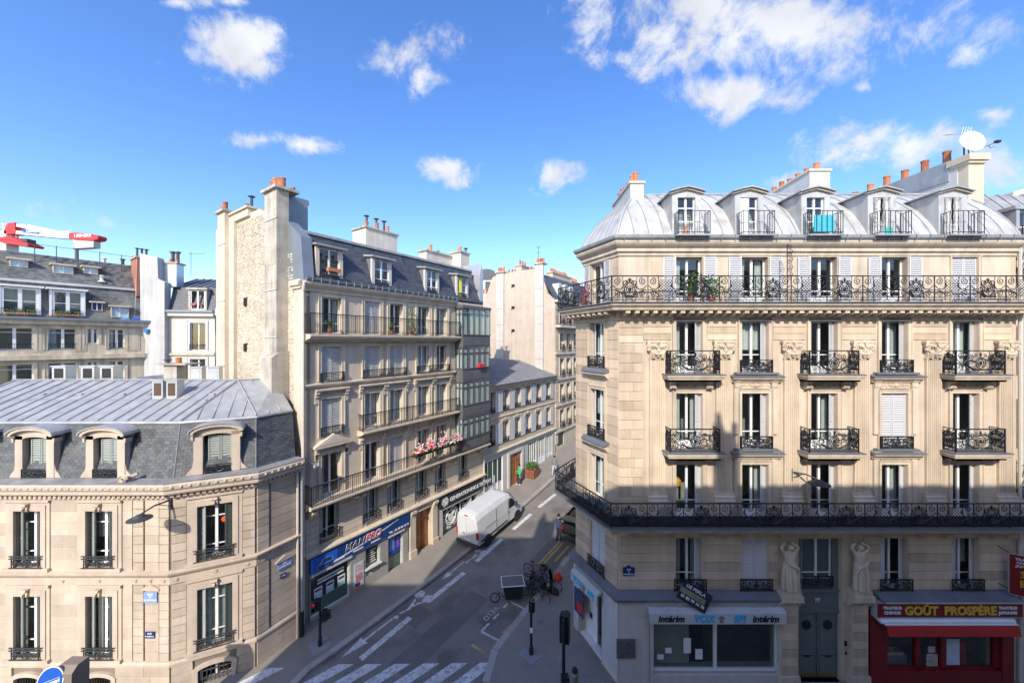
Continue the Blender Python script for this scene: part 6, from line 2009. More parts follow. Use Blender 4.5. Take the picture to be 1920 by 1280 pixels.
# tattoo parlour
zt = rise(11)
ts0, ts1 = bu(820), bu(899)
tf = BF.put('fascia_sign', MB().box(ts0, -.26, 2.5, ts1, -.02, 3.22), mats=mat('charcoal_sign', (.03, .034, .036), .5, var=.1))
link('lettering', text_mesh('GENERATION INK & TATTOO', .40, WHITE, .008, .01, 0, 'LEFT', .84), tf, (ts0 + .95, -.27, 2.85))
def ring_emblem(R_, txt, ts):
    mb = MB()
    n = 28
    mb.tube([(R_ * .62 * math.cos(2 * PI * i / n), 0, R_ * .62 * math.sin(2 * PI * i / n)) for i in range(n + 1)], R_ * .05, 4)
    for i, a in enumerate([2 * PI * q / len(txt) for q in range(len(txt))]):
        if txt[i] == ' ':
            continue
        me = text_mesh(txt[i], ts, WHITE, .004, ts * .03)
        n0 = len(mb.v)
        ca, sa = math.cos(-a), math.sin(-a)
        mb.v += [(v.co.x * ca - (v.co.z + R_ * .83) * sa, v.co.y, v.co.x * sa + (v.co.z + R_ * .83) * ca) for v in me.vertices]
        for p in me.polygons:
            mb.f.append(tuple(n0 + k for k in p.vertices))
            mb.m.append(0)
    mb.lathe([(R_ * .34, -.004), (R_ * .34, .004)], (0, 0, .0), 16, axis='y')
    for sx in (-1, 1):
        mb.spiral(sx * R_ * .3, R_ * .28, R_ * .17, 1.2, th=R_ * .04, n=10, sgn=sx)
        mb.tube([(sx * R_ * .5, 0, -R_ * .1), (sx * R_ * .25, 0, -R_ * .4), (0, 0, -R_ * .48)], R_ * .05, 4)
    return mb
link('emblem', ring_emblem(.32, 'GENERATION INK TATTOO ', .14).mesh('em', WHITE), tf, (ts0 + .5, -.27, 2.86))
BF.put('shop_casing', MB().box(ts0, -.12, -.1, TS[0], .02, 2.5).box(TS[1], -.12, 0, TD[0], .02, 2.5).box(TD[1], -.12, 0, BL, .02, 2.5).box(TS[0], -.12, 0, TS[1], .02, .36).box(TS[0] - .2, -.2, 2.3, TD[1] + .2, -.03, 2.44), mats=RENDER_P)
w4 = shop_pane(BF, TS)
link('emblem', ring_emblem(.8, 'GENERATION INK TATTOO ', .30).mesh('em', WHITE), w4, (TS[0] + .95, .045, 1.42))
link('lettering', text_mesh('Tattoo', .42, WHITE, .004, .008, .3), w4, (TS[0] + 2.65, .045, 1.82))
link('lettering', text_mesh('Shop', .42, WHITE, .004, .008, .3), w4, (TS[0] + 2.85, .045, 1.48))
link('mullion', MB().box(TS[0] + 1.9, .02, .4, TS[0] + 1.97, .12, 2.3).mesh('m', WHITE), w4)
shop_pane(BF, TD, 'shop_door')
BF.put('pale_pipe', MB().tube([(BL - .06, -.12, 5.6), (BL - .06, -.12, .4)], .06, 8), mats=RENDER_P)
# ------------------------------------------------------------------ low white-fronted building further up the side street
C0, C1 = 14.0, 26.0
ccx, ccy = xy_of(C0, 0)
CBD = thing('town_house', 'low two-storey house with white carriage front and louvred white shutters', 'building', (ccx, ccy, 0))
CF = Fr(CBD, ccx, ccy, DX, DY)
CL = C1 - C0
cu = CF.s_of_u
ccol = [cu(u) for u in (921, 948, 970, 989.6, 1009, 1027)]
ch = [(x - .5, x + .5, a, b) for x in ccol for (a, b) in ((5.35, 7.12), (8.05, 9.8))]
DW = (cu(955), cu(977.5), 1.0, 4.05)
GD = (cu(905.5), cu(943), .7, 4.3)
WG = (cu(990), cu(1037), 1.9, 4.4)
CF.put('wall', wall_mesh(0, CL, 4.7, 10.3, ch, .25), mats=RENDER_D)
CF.put('shopfront_wall', wall_mesh(0, CL, 0, 4.7, [DW, GD, WG], .25), mats=WHITEWALL)
CF.put('room_wall', MB().box(0, 1.6, 0, CL, 1.7, 10.2).box(0, .27, 4.7, CL, 1.6, 4.8).box(0, .27, 7.5, CL, 1.6, 7.6), mats=ROOM)
CF.put('string_course', MB().sweep([(0, 4.62), (.15, 4.66), (.22, 4.76), (.22, 4.84), (0, 4.88)], [(0, 0), (CL, 0)]), mats=STONE_B2)
CF.put('string_course', MB().sweep([(0, 7.55), (.06, 7.56), (.08, 7.66), (0, 7.7)], [(0, 0), (CL, 0)]), mats=STONE_B2)
CF.put('cornice', MB().sweep([(0, 10.0), (.1, 10.04), (.2, 10.14), (.3, 10.2), (.34, 10.3), (0, 10.36)], [(-.05, 0), (CL, 0)]), mats=STONE_B2)
CF.put('gutter', MB().sweep([(.2, 10.3), (.4, 10.32), (.44, 10.42), (.2, 10.4)], [(-.05, 0), (CL, 0)]), mats=ZINC_D)
for x in ccol:
    for (a, b) in ((5.35, 7.12), (8.05, 9.8)):
        window(CF, x, a, 1.0, b - a, y=.18, bars=(.35,), shut='open', smat=SHUT_W, sw=.46)
        surround(CF, x, a, 1.0, b - a, STONE_B2, b=.10, p=.03)
        CF.put('keystone', cached('ckey', lambda: MB().box(-.55, -.07, 0, .55, .02, .1).box(-.12, -.09, .1, .12, .02, .22), STONE_B2), x, b + .14)
        CF.put('window_railing', iron_panel(1.0, .42, 'medal'), x, a, -.06)
mb = MB()
mb.face([(-.1, -.36, 10.42), (CL, -.36, 10.42), (CL, 4.5, 11.9), (-.1, 7.5, 12.9)])
mb.face([(-.1, 7.5, 12.9), (CL, 4.5, 11.9), (CL, 9, 11), (-.1, 12, 11)])
crf = CF.put('roof', mb, mats=mat('grey_zinc_old', (.26, .26, .265), .6, .2, var=.2, rnd=.1, streak=.1))
for k in range(1, 22):
    t = k / 22
    p, q = Vector((-.1, -.36, 10.42)).lerp(Vector((CL, -.36, 10.42)), t), Vector((-.1, 7.5, 12.9)).lerp(Vector((CL, 4.5, 11.9)), t)
    link('standing_seam', MB().tube([p + Vector((0, 0, .02)), q + Vector((0, 0, .02))], .03, 4).mesh('s', LEAD), crf)
cc_ = CF.put('chimney', MB().box(cu(933), 2.2, 10.8, cu(954), 3.1, 12.7).box(cu(931), 2.1, 12.7, cu(956), 3.2, 12.84, 1), mats=[WHITEWALL, OLDCONC])
pots(cc_, [(cu(936) + .38 * i, 2.6, 12.84) for i in range(5)], .6, .12)
link('aerial_pole', MB().tube([(cu(956), 2.5, 12.8), (cu(956), 2.5, 15.6)], .02, 5).mesh('a', IRON_G), cc_)
# ground floor: glazed garage doors, oak door, studio windows
gw_ = GD[1] - GD[0]
gd = CF.put('garage_door', MB().box(GD[0], .1, GD[2], GD[1], .16, GD[3]), mats=WHITE)
for q in range(8):
    x0 = GD[0] + .12 + (gw_ - .24) * q / 8
    if q == 4:
        link('pane', MB().box(x0 + .03, .075, 2.9, x0 + (gw_ - .24) / 8 - .03, .098, 4.15).mesh('p', shop_in), gd)
    else:
        link('pane', MB().box(x0 + .03, .075, 2.2, x0 + (gw_ - .24) / 8 - .03, .098, 4.15).mesh('p', shop_in), gd)
for q in range(5):
    x0 = GD[0] + gw_ * q / 4
    link('door_stile', MB().box(x0 - .03, .05, .8, x0 + .03, .1, 4.3).mesh('st', WHITE), gd)
dd_ = CF.put('oak_door', MB().box(DW[0], .12, DW[2], DW[1], .2, DW[3]), mats=WOOD)
for q in (0, 1):
    x0 = DW[0] + (DW[1] - DW[0]) / 2 * q
    for (za, zb) in ((1.2, 1.9), (2.0, 3.2), (3.3, 3.95)):
        link('door_panel', MB().box(x0 + .12, .07, za, x0 + (DW[1] - DW[0]) / 2 - .12, .12, zb).mesh('p', WOOD), dd_)
CF.put('door_surround', MB().box(DW[0] - .3, -.1, .6, DW[0], .02, 4.3).box(DW[1], -.1, .6, DW[1] + .3, .02, 4.3).box(DW[0], -.1, 4.05, DW[1], .02, 4.3), mats=RENDER_P)
gl = CF.put('studio_window', MB().box(WG[0], .08, WG[2], WG[1], .14, WG[2] + .5).box(WG[0], .06, WG[3] - .08, WG[1], .16, WG[3]), mats=WHITE)
for q in range(3):
    a = WG[0] + (WG[1] - WG[0]) * q / 3
    b = WG[0] + (WG[1] - WG[0]) * (q + 1) / 3
    for k in range(4):
        x0, x1 = a + .15 + (b - a - .3) * k / 4, a + .15 + (b - a - .3) * (k + 1) / 4
        link('pane', MB().box(x0 + .03, .1, WG[2] + .55, x1 - .03, .11, WG[3] - .1).mesh('p', GLASS), gl)
        link('glazing_bar', MB().box(x0 - .03, .06, WG[2] + .5, x0 + .03, .15, WG[3] - .05).mesh('b', WHITE), gl)
    link('pier', MB().box(b - .16, .0, WG[2], b + .14, .16, WG[3]).mesh('pi', WHITEWALL), gl)

# ------------------------------------------------------------------ tall building behind it with the blind plaster gable
ddx, ddy = xy_of(C1 + .05, 0)
DB = thing('apartment_building', 'tall plaster-gabled apartment building above the low white-fronted house', 'building', (ddx, ddy, 0))
DF = Fr(DB, ddx, ddy, DX, DY)
DG = Fr(DB, ddx - DY * 10.6, ddy + DX * 10.6, DY, -DX)
gl_ = 10.6
du = DG.s_of_u
pts = [(0, 0), (gl_, 0), (gl_, 18.4), (gl_ - .9, 19.2), (gl_ - 1.7, 21.7), (gl_ - 3.0, 22.0), (3.0, 21.9), (2.2, 21.6), (.2, 17.0), (0, 17.0)]
DG.put('wall', MB().prism(pts, 0, .3, 'y'), mats=RENDER_D)
for (u0, u1, zt_) in ((933, 946, 22.0), (1005, 1020, 22.4)):
    a, b = du(u0), du(u1)
    st = DG.put('flue_stack', MB().box(a, -.25, 8, b, .02, zt_), mats=RENDER_P)
    for k in range(6):
        link('flue_joint', MB().box(a - .01, -.262, 10.2 + 1.9 * k, b + .01, -.2, 10.26 + 1.9 * k).mesh('j', OLDCONC), st)
    link('cap', MB().box(a - .12, -.4, zt_, b + .12, .6, zt_ + .15).mesh('c', OLDCONC), st)
    pots(st, [(a + (b - a) * (k + .5) / 4, .1, zt_ + .15) for k in range(4)], .5, .12)
pots(DB, [(DG.w(du(x_), .5, 21.9) - DB.location) for x_ in (950, 956, 961, 989, 993, 998, 1002)], .45, .11)
for v in (537, 578, 621):
    s_ = du(962)
    zz = DG.z_of_v(s_, v)
    o = DG.put('vent_window', MB().box(s_ - .22, -.012, zz - .24, s_ + .22, .0, zz + .24), mats=BLACK)
    link('reveal', MB().box(s_ - .10, -.02, zz - .24, s_ + .22, -.013, zz - .1).mesh('r', RENDER_P), o)
link('television_aerial', MB().tube([(0, 0, 0), (0, 0, 2.3)], .025, 5).tube([(-.3, 0, 2.2), (.3, 0, 2.2)], .02, 4).tube([(-.2, 0, 1.6), (.2, 0, 1.6)], .02, 4).mesh('ta', IRON_G), DB, DG.w(du(1007), .3, 22.2) - DB.location)
DLEN = 14
dcol = [DF.s_of_u(u) for u in (1053, 1065, 1078)]
dh = [(x - .5, x + .5, a, a + 1.9) for x in dcol + [dcol[-1] + 1.5 * k for k in (1, 2, 3)] for a in (15.9, 13.0, 10.2, 7.4, 4.6)] + [(.6, 2.1, 2.6, 4.2)]
DF.put('wall', wall_mesh(0, DLEN, 0, 18.3, dh, .25), mats=STONE_B)
DF.put('room_wall', MB().box(0.2, 1.5, 0, DLEN, 1.6, 18.2), mats=ROOM)
blk = []
blocks(DF, .05, .7, 3, 18, .5, .9, [], STONE_B, proud=.05, gap=.03)
for x in dcol:
    for a in (15.9, 13.0, 10.2, 7.4, 4.6):
        window(DF, x, a, 1.0, 1.9, curtain=random.choice((0, 1, 4)))
        surround(DF, x, a, 1.0, 1.9, STONE_B2, b=.12)
        DF.put('window_railing', iron_panel(1.15, .8, 'medal'), x, a, -.2)
DF.put('window', MB().box(.6, .1, 2.6, 2.1, .16, 4.2), mats=shop_in)
for z in (4.2, 7.0, 9.8, 12.6):
    DF.put('string_course', MB().box(-.02, -.18, z, DLEN, 0, z + .2), mats=STONE_B2)
DF.put('balcony_slab', MB().box(0, -.7, 15.5, DLEN, 0, 15.75), mats=STONE_B2)
railing(DF, 0.02, 8, 15.75, 1.0, -.62, ['plain'], 1.2, depth=.6)
DF.put('cornice', MB().box(-.1, -.4, 18.2, DLEN, 0, 18.45), mats=STONE_B2)
mb = MB()
mb.face([(0, 0, 18.45), (DLEN, 0, 18.45), (DLEN, 1.8, 21.4), (0, 1.8, 21.4)])
mb.face([(0, 1.8, 21.4), (DLEN, 1.8, 21.4), (DLEN, 9, 21.7), (0, 9, 21.7)])
dm = DF.put('mansard', mb, mats=SLATE_B)
for k, u in enumerate((1045, 1056, 1066)):
    x = DF.s_of_u(u, .6) + .2
    d = DF.put('dormer', MB().prism([(-.45, 0), (.45, 0), (.45, 1.1), (.3, 1.4), (0, 1.5), (-.3, 1.4), (-.45, 1.1)], 0, 1.2, 'y'), x, 19.0, .3, WHITEWALL)
    link('window', MB().box(-.25, -.02, .2, .25, 0, 1.15).mesh('w', ROOM), d)
for (x, y, L_, zt_) in ((6.0, 3.5, 5, 22.6), (1.5, 5.2, 2.0, 22.9), (12.5, 4, 3, 22.4)):
    c_ = DF.put('chimney', MB().box(x, y, 20, x + L_, y + .9, zt_).box(x - .1, y - .1, zt_, x + L_ + .1, y + 1.0, zt_ + .12), mats=RENDER_D)
    pots(c_, [(x + .3 + .55 * k, y + .4, zt_ + .12) for k in range(int(L_ / .55))], .55, .13)
# ------------------------------------------------------------------ little white attic with a rounded roof, far behind
WT = thing('attic_building', 'small white attic with rounded slate roof behind the grey building', 'building', (-5.1, 52, 0))
put('wall', wall_mesh(0, 3.6, 0, 22.6, [(1.4, 2.1, 20.9, 22.3)], .2), WHITEWALL, WT)
put('wall', MB().box(0, .3, 0, 3.6, 6, 22.6), WHITEWALL, WT)
put('roof', MB().prism([(-.1, 22.6)] + [(1.6 + 1.75 * math.cos(PI - a), 22.6 + 1.5 * math.sin(a)) for a in [PI * q / 10 for q in range(11)]] + [(3.4, 22.6)], -.1, 6, 'y'), SLATE_B, WT)
put('window', MB().box(1.4, .15, 20.9, 2.1, .2, 22.3), SLATE_B, WT)
wc = put('chimney', MB().box(-.6, -2.5, 14, 2.6, -1.6, 20.3), RENDER_P, WT)
pots(wc, [(-.4 + .42 * k, -2.0, 20.3) for k in range(8)], .7, .15)
wc = put('chimney', MB().box(2.9, -2.5, 14, 4.6, -1.6, 19.4), RENDER_P, WT)
pots(wc, [(3.1 + .42 * k, -2.0, 19.4) for k in range(4)], .7, .15)

# ------------------------------------------------------------------ courtyard building with two-tier slate roof, far left
EB = thing('apartment_building', 'soot-streaked courtyard building with two-tier slate roof at far left', 'building', (-37, 27, 0))
EF = Fr(EB, -37 - DX * 4, 27 - DY * 4, DX, DY)
eu = EF.s_of_u
ELN = eu(279)
ew = [(eu(27), 1.75), (eu(118), 1.5), (eu(174), .62), (eu(219), .95)]
eh = []
for (x, w) in ew:
    for (a, b) in ((13.35, 15.05), (10.4, 12.35), (7.6, 9.6)):
        if w < .7:
            a += .45
        eh.append((x - w / 2, x + w / 2, a, b))
EF.put('wall', wall_mesh(0, ELN, 0, 15.6, eh, .25), mats=RENDER_O)
EF.put('room_wall', MB().box(0, 1.5, 0, ELN, 1.6, 15.5), mats=ROOM)
for (a, b, c, d) in eh:
    window(EF, (a + b) / 2, c, b - a, d - c, y=.15, bars=(.78,), curtain=random.choice((0, 0, 1)), frame_w=.08, stile=.16)
    surround(EF, (a + b) / 2, c, b - a, d - c, RENDER_O, b=.14, p=.04)
    if b - a > .8:
        EF.put('window_railing', iron_panel(b - a, .5, 'plain'), (a + b) / 2, c, -.03)
for (a, b) in ((eu(60), eu(82)), (eu(140), eu(162)), (eu(236), eu(262))):
    EF.put('sunk_panel', MB().box(a, -.03, 13.2, b, .01, 15.1).box(a + .1, -.045, 13.3, b - .1, -.029, 15.0), mats=RENDER_O)
for z in (12.6, 9.8):
    EF.put('string_course', MB().box(-.02, -.35, z, ELN, 0, z + .35), mats=RENDER_O)
EF.put('cornice', MB().box(-.02, -.35, 15.3, ELN, 0, 15.66), mats=RENDER_O)
EF.put('gutter', MB().box(0, -.55, 15.66, ELN, -.2, 15.85), mats=ZINC_D)
mb = MB()
Y1, Y2 = .75, 2.6
mb.face([(0, 0, 15.7), (ELN, 0, 15.7), (ELN, Y1, 18.55), (0, Y1, 18.55)])
mb.face([(0, Y1, 18.6), (ELN, Y1, 18.6), (ELN, Y2, 21.0), (0, Y2, 21.0)])
mb.face([(0, Y2, 21.0), (ELN, Y2, 21.0), (ELN, 9, 19), (0, 9, 19)])
em = EF.put('mansard', mb, mats=mat('slate_weathered', (.13, .13, .12), .8, var=.5, scale=.35, fine=.15, streak=.35, stain=((.24, .21, .17), .55, .5, .6)))
o = link('slates', slates((0, 0), (ELN, 0), (0, Y1), (ELN, Y1), 15.72, 18.55, .26, .16, .008).mesh('s', mat('slate_weathered_piece', (.13, .135, .13), .75, var=.4, scale=.35, fine=.15, isl=.3, streak=.35, stain=((.26, .24, .20), .54, .5, .6))), em)
o['kind'] = 'stuff'
o = link('slates', slates((0, Y1), (ELN, Y1), (0, Y2), (ELN, Y2), 18.62, 20.98, .26, .16, .008).mesh('s', MATS['slate_weathered_piece']), em)
o['kind'] = 'stuff'
link('mid_curb', MB().box(0, Y1 - .18, 18.5, ELN, Y1 + .1, 18.68).mesh('c', WHITEWALL), em)
for (u, w) in ((27, 1.7), (118, 1.6)):
    x = eu(u) + .25
    d = EF.put('dormer', MB().box(-w / 2 - .12, 0, 0, -w / 2, .9, 2.05).box(w / 2, 0, 0, w / 2 + .12, .9, 2.05).box(-w / 2 - .25, -.2, 2.05, w / 2 + .25, 1.0, 2.18), x, 16.0, -.02, WHITE)
    wn = link('window', sash_mesh(w, 2.0, (.5,), 0, .13, .2), d, (0, .03, 0))
    for sx in (-1, 1):
        link('pane', MB().box(sx * w / 4 - w / 4 + .12, .02, .1, sx * w / 4 + w / 4 - .12, .03, 1.9).mesh('p', GLASS), wn)
    link('room_back', MB().box(-w / 2, .7, 0, w / 2, .72, 2.0).mesh('rb', ROOM), d)
    link('window_railing', iron_panel(w, .45, 'plain'), d, (0, -.06, 0))
    for k in range(3):
        pl = MB().box(-.16, -.1, 0, .16, .1, .14)
        for _ in range(14):
            c = (random.uniform(-.2, .2), random.uniform(-.1, .1), random.uniform(.14, .35))
            pl.blob(c, (.05, .05, .05), 5, 3, 1)
        link('plant_trough', pl.mesh('pt', [TERRA, LEAF]), d, (-.5 + .5 * k, -.18, .0))
def sky_light(u, z, w, h, m, cur=False):
    s_ = eu(u) + .2
    y_ = (z - 15.7) / 2.85 * Y1 if z < 18.5 else Y1 + (z - 18.6) / 2.4 * (Y2 - Y1)
    d = EF.put('roof_window', MB().box(-w / 2 - .06, -.12, -.05, w / 2 + .06, .5, 0).box(-w / 2 - .06, -.1, 0, -w / 2, .5, h).box(w / 2, -.1, 0, w / 2 + .06, .5, h).box(-w / 2 - .2, -.3, h, w / 2 + .2, .6, h + .12), s_, z, y_, m)
    link('pane', MB().box(-w / 2, -.02, 0, w / 2, 0, h).mesh('p', mat('pale_curtained_glass', (.42, .52, .58), .15, var=.2, scale=5) if cur else PLAQUE), d)
    link('mullion', MB().box(-.03, -.04, 0, .03, -.02, h).mesh('m', WHITE), d)
sky_light(176, 16.6, .5, .6, STONE_B2)
sky_light(219, 16.1, .95, .85, STONE_B2, True)
sky_light(30, 19.75, .75, .5, STONE_B2, True)
sky_light(116, 19.55, .95, .6, STONE_B2, True)
sky_light(170, 19.75, .7, .5, STONE_B2, True)
for k in range(6):
    s_ = eu(70 + 42 * k)
    sg_ = EF.put('guard_post', MB().tube([(s_, Y2 - .6, 20.3), (s_, Y2 - .6, 21.75)], .03, 5).tube([(s_, Y2 - .6, 20.4), (s_ + .7, Y2 - .1, 20.95)], .02, 4), mats=IRON_G)
EF.put('guard_rail', MB().tube([(0, Y2 - .6, 21.7), (ELN, Y2 - .6, 21.7)], .02, 5), mats=IRON_G)
for (u, h, m) in ((144, .9, SOOT), (230, .5, SOOT), (248, .9, GALV), (195, .35, GALV)):
    EF.put('roof_flue', MB().lathe([(.12, 0), (.12, h), (.2, h + .02), (.2, h + .1)], n=10), eu(u, 2.7), 20.9, 2.7, m)
EF.put('roof_flue', MB().lathe([(.3, 0), (.2, .1), (.12, .2), (.12, .45), (.22, .5), (.08, .6)], n=10), eu(186) + .3, 19.05, 1.1, WHITEWALL)
bc = EF.put('brick_chimney', MB().box(ELN - .75, .2, 18.0, ELN + .05, 2.2, 21.4).box(ELN - .85, .1, 21.4, ELN + .15, 2.3, 21.55, 1), mats=[BRICK, OLDCONC])
for k in range(3):
    link('metal_cowl', cached(('cowl', .7), lambda: MB(), SOOT) if ('cowl', .7) in CACHE else MB().lathe([(.08, 0), (.08, .7)], n=8).mesh('c', SOOT), bc, (ELN - .6 + .3 * k, .8, 21.55))
# ------------------------------------------------------------------ white rendered wall and pale house between
FBD = thing('apartment_building', 'pale rendered house with dormer and tall white sheeted end wall', 'building', (-30, 34, 0))
FF = Fr(FBD, -32.6, 33.6, .985, .17)
fu = FF.s_of_u
mb = MB()
ta, tb = fu(279), fu(316)
mb.prism([(ta, 0), (tb, 0), (tb, 19.3), (tb - .5, 19.6), (tb - .55, 21.5), (ta - .35, 21.8), (ta - .3, 15.5), (ta + .1, 14), (ta, 12)], -.5, .3, 'y')
FF.put('sheeted_wall', mb, mats=mat('white_sheeting', (.47, .47, .465), .8, var=.12, fine=.05, streak=.22))
ft = fu(403)
fx_ = fu(371)
FF.put('wall', wall_mesh(tb, ft, 0, 16.6, [(fx_ - .62, fx_ + .62, 13.2, 15.7), (fx_ - .62, fx_ + .62, 9.9, 12.4)], .25), mats=RENDER_P)
FF.put('room_wall', MB().box(tb, 1.4, 0, ft, 1.5, 16.5), mats=ROOM)
for z in (13.2, 9.9):
    window(FF, fx_, z, 1.24, 2.5, y=.15, bars=(), curtain=0)
    surround(FF, fx_, z, 1.24, 2.5, RENDER_P, b=.2, p=.04)
    FF.put('window_railing', iron_panel(1.3, .55, 'bars'), fx_, z, -.06)
FF.put('string_course', MB().box(tb, -.15, 12.75, ft, 0, 12.95), mats=RENDER_O)
FF.put('string_course', MB().box(tb, -.15, 9.3, ft, 0, 9.5), mats=RENDER_O)
FF.put('cornice', MB().box(tb, -.3, 16.3, ft, 0, 16.65), mats=RENDER_P)
FF.put('gutter', MB().box(tb, -.45, 16.65, ft, -.15, 16.85), mats=ZINC_D)
mb = MB()
mb.face([(tb, 0, 16.65), (ft, 0, 16.65), (ft, .6, 19.0), (tb, .6, 19.0)])
mb.face([(tb, .6, 19.0), (ft, .6, 19.0), (ft, 4, 20.3), (tb, 4, 20.3)])
fm_ = FF.put('mansard', mb, mats=SLATE_B)
o = link('slates', slates((tb, 0), (ft, 0), (tb, .6), (ft, .6), 16.67, 19.0, .26, .16, .008).mesh('s', SLATE_B), fm_)
o['kind'] = 'stuff'
for k in range(7):
    xk = tb + (ft - tb) * k / 6
    link('standing_seam', MB().tube([(xk, .6, 19.05), (xk, 4, 20.35)], .05, 4).mesh('s', ZINC), fm_)
d = FF.put('dormer', MB().box(-.75, -.05, 0, -.6, .6, 1.9).box(.6, -.05, 0, .75, .6, 1.9).box(-.85, -.2, 1.9, .85, .9, 2.05), fx_, 16.85, 0, OLDCONC)
wn = link('window', sash_mesh(1.2, 1.85, (), 0, .08, .12), d)
link('room_back', MB().box(-.6, .45, 0, .6, .47, 1.9).mesh('rb', ROOM), d)
link('flower_pots', MB().box(-.5, -.15, .45, -.1, 0, .65).lathe([(.08, .45), (.12, .65)], (.25, -.1, 0), 8).mesh('fp', mat('red_pot', (.5, .08, .08), .6)), d)
zch = FF.put('chimney', MB().box(tb - .55, .2, 19, tb + .5, 1.2, 21.1).box(tb - .65, .1, 21.1, tb + .6, 1.3, 21.25, 1), mats=[GALV, OLDCONC])
pots(zch, [(tb - .2, .6, 21.25), (tb + .3, .6, 21.25)], .35, .15)
for k in range(2):
    link('metal_cowl', MB().lathe([(.14, 0), (.14, .9), (.24, .92), (.24, 1.05)], n=10).mesh('c', SOOT), zch, (tb - .1 + .4 * k, .7, 21.25))
link('aerial', MB().tube([(tb + 1.2, 1, 20), (tb + 1.2, 1, 22.4)], .02, 4).tube([(tb + 1.0, 1, 22.2), (tb + 2.4, 1, 22.3)], .015, 4).mesh('ae', IRON_G), FBD, FF.w(0, 0, 0) - FBD.location, FF.a)
FF.put('hanging_rope', MB().tube([(ta - .5, -.6, 21.3), (ta - .6, -.7, 16), (ta - 1.0, -.9, 10.5)], .02, 4), mats=RENDER_P)
tag(put('blue_bucket', MB().lathe([(.16, 0), (.2, .32), (.18, .32), (.15, .05)], n=12), mat('blue_plastic', (.05, .25, .6), .4), None, EF.w(ELN - .2, -.4, 14.75)), 'blue plastic bucket hanging at the gutter end by the white wall', 'bucket')
for k, (dx, m_) in enumerate(((-1.5, (.03, .08, .55)), (-2.6, (.10, .30, .62)))):
    tp = MB()
    tp.rings([[(-.28, -.14, 0), (.28, -.14, 0), (.28, .14, 0), (-.28, .14, 0)], [(-.24, -.1, .1), (.18, -.11, .14), (.24, .08, .15), (-.2, .1, .09)], [(-.12, -.04, .16), (.05, -.03, .2), (.12, .04, .15), (-.1, .05, .14)]])
    tag(put('tarpaulin', tp, mat('blue_tarp_%s' % 'ab'[k], m_, .6, var=.15, scale=6), None, EF.w(ELN + dx * .6, -.38, 15.86), EF.a), ('crumpled deep blue tarpaulin lying in the gutter near the white wall', 'small light blue tarpaulin bundle lying in the far-left gutter')[k], 'tarpaulin')

# ------------------------------------------------------------------ red and white crane beyond the roof
CRY = 46.0
CR = thing('construction_crane', 'red and white folding tower crane rising behind the far left roof', 'crane', (-62.0, CRY, 0))
def cp(u, v):
    return ((u - 960) / FPX * CRY + 62.0, 14 - (v - 640) / FPX * CRY)
def cpoly(pts, y0, y1):
    return MB().prism([cp(*p) for p in pts], y0, y1, 'y')
put('mast', MB().box(-1.0, -.4, 0, .2, .8, 27.5), mat('crane_white', (.74, .74, .76), .45, var=.06), CR)
CW_ = MATS['crane_white']
put('turntable', cpoly([(3, 448), (30, 445), (65, 460), (62, 464), (20, 458), (3, 452)], -.6, 1.0), RED, CR)
put('jib_head', cpoly([(22, 420), (35, 419), (37, 437), (34, 440), (16, 440), (15, 435)], -.4, .6), RED, CR)
put('upper_boom', cpoly([(37, 421), (60, 423), (105, 432), (140, 438), (140, 448), (120, 444), (36, 426)], -.3, .3), CW_, CR)
put('lower_boom', cpoly([(36, 434), (50, 435), (100, 440), (138, 445), (138, 449), (100, 446), (36, 440)], -.35, .35), CW_, CR)
put('lattice_cab', cpoly([(0, 430), (8, 432), (8, 448), (0, 450)], -.5, .5), CW_, CR)
mb = MB()
for (a, b) in (((0, 420), (22, 422)), ((0, 426), (20, 430)), ((4, 418), (10, 434)), ((12, 418), (4, 434)), ((100, 437), (135, 432)), ((36, 442), (40, 455)), ((20, 440), (22, 452)), ((30, 440), (31, 454))):
    p, q = cp(*a), cp(*b)
    mb.tube([(p[0], 0, p[1]), (q[0], 0, q[1])], .06, 4)
put('lattice_bars', mb, CW_, CR)
put('name_board', cpoly([(50, 432), (81, 435), (80, 440), (51, 437)], -.45, -.36), BLUE_SIGN, CR)
tp = cp(71, 436)
link('lettering', text_mesh('LIEBHERR', .38, WHITE, .01, .01), CR, (tp[0], -.47, tp[1] - .0))
hp = put('counter_jib_end', cpoly([(138, 439), (150, 438), (175, 440), (191, 443), (193, 447), (190, 451), (178, 453), (150, 451), (138, 449)], -.5, .5), RED, CR)
tp = cp(164, 444)
link('lettering', text_mesh('LIEBHERR', .5, WHITE, .01, .012), hp, (tp[0], -.52, tp[1]))
put('counterweight', cpoly([(143, 451), (152, 452), (182, 453), (182, 465), (148, 467), (146, 460)], -.4, .4), RENDER_P, CR)
put('winch', cpoly([(45, 449), (58, 449), (59, 460), (43, 458)], -.4, .5), PLASTIC, CR)
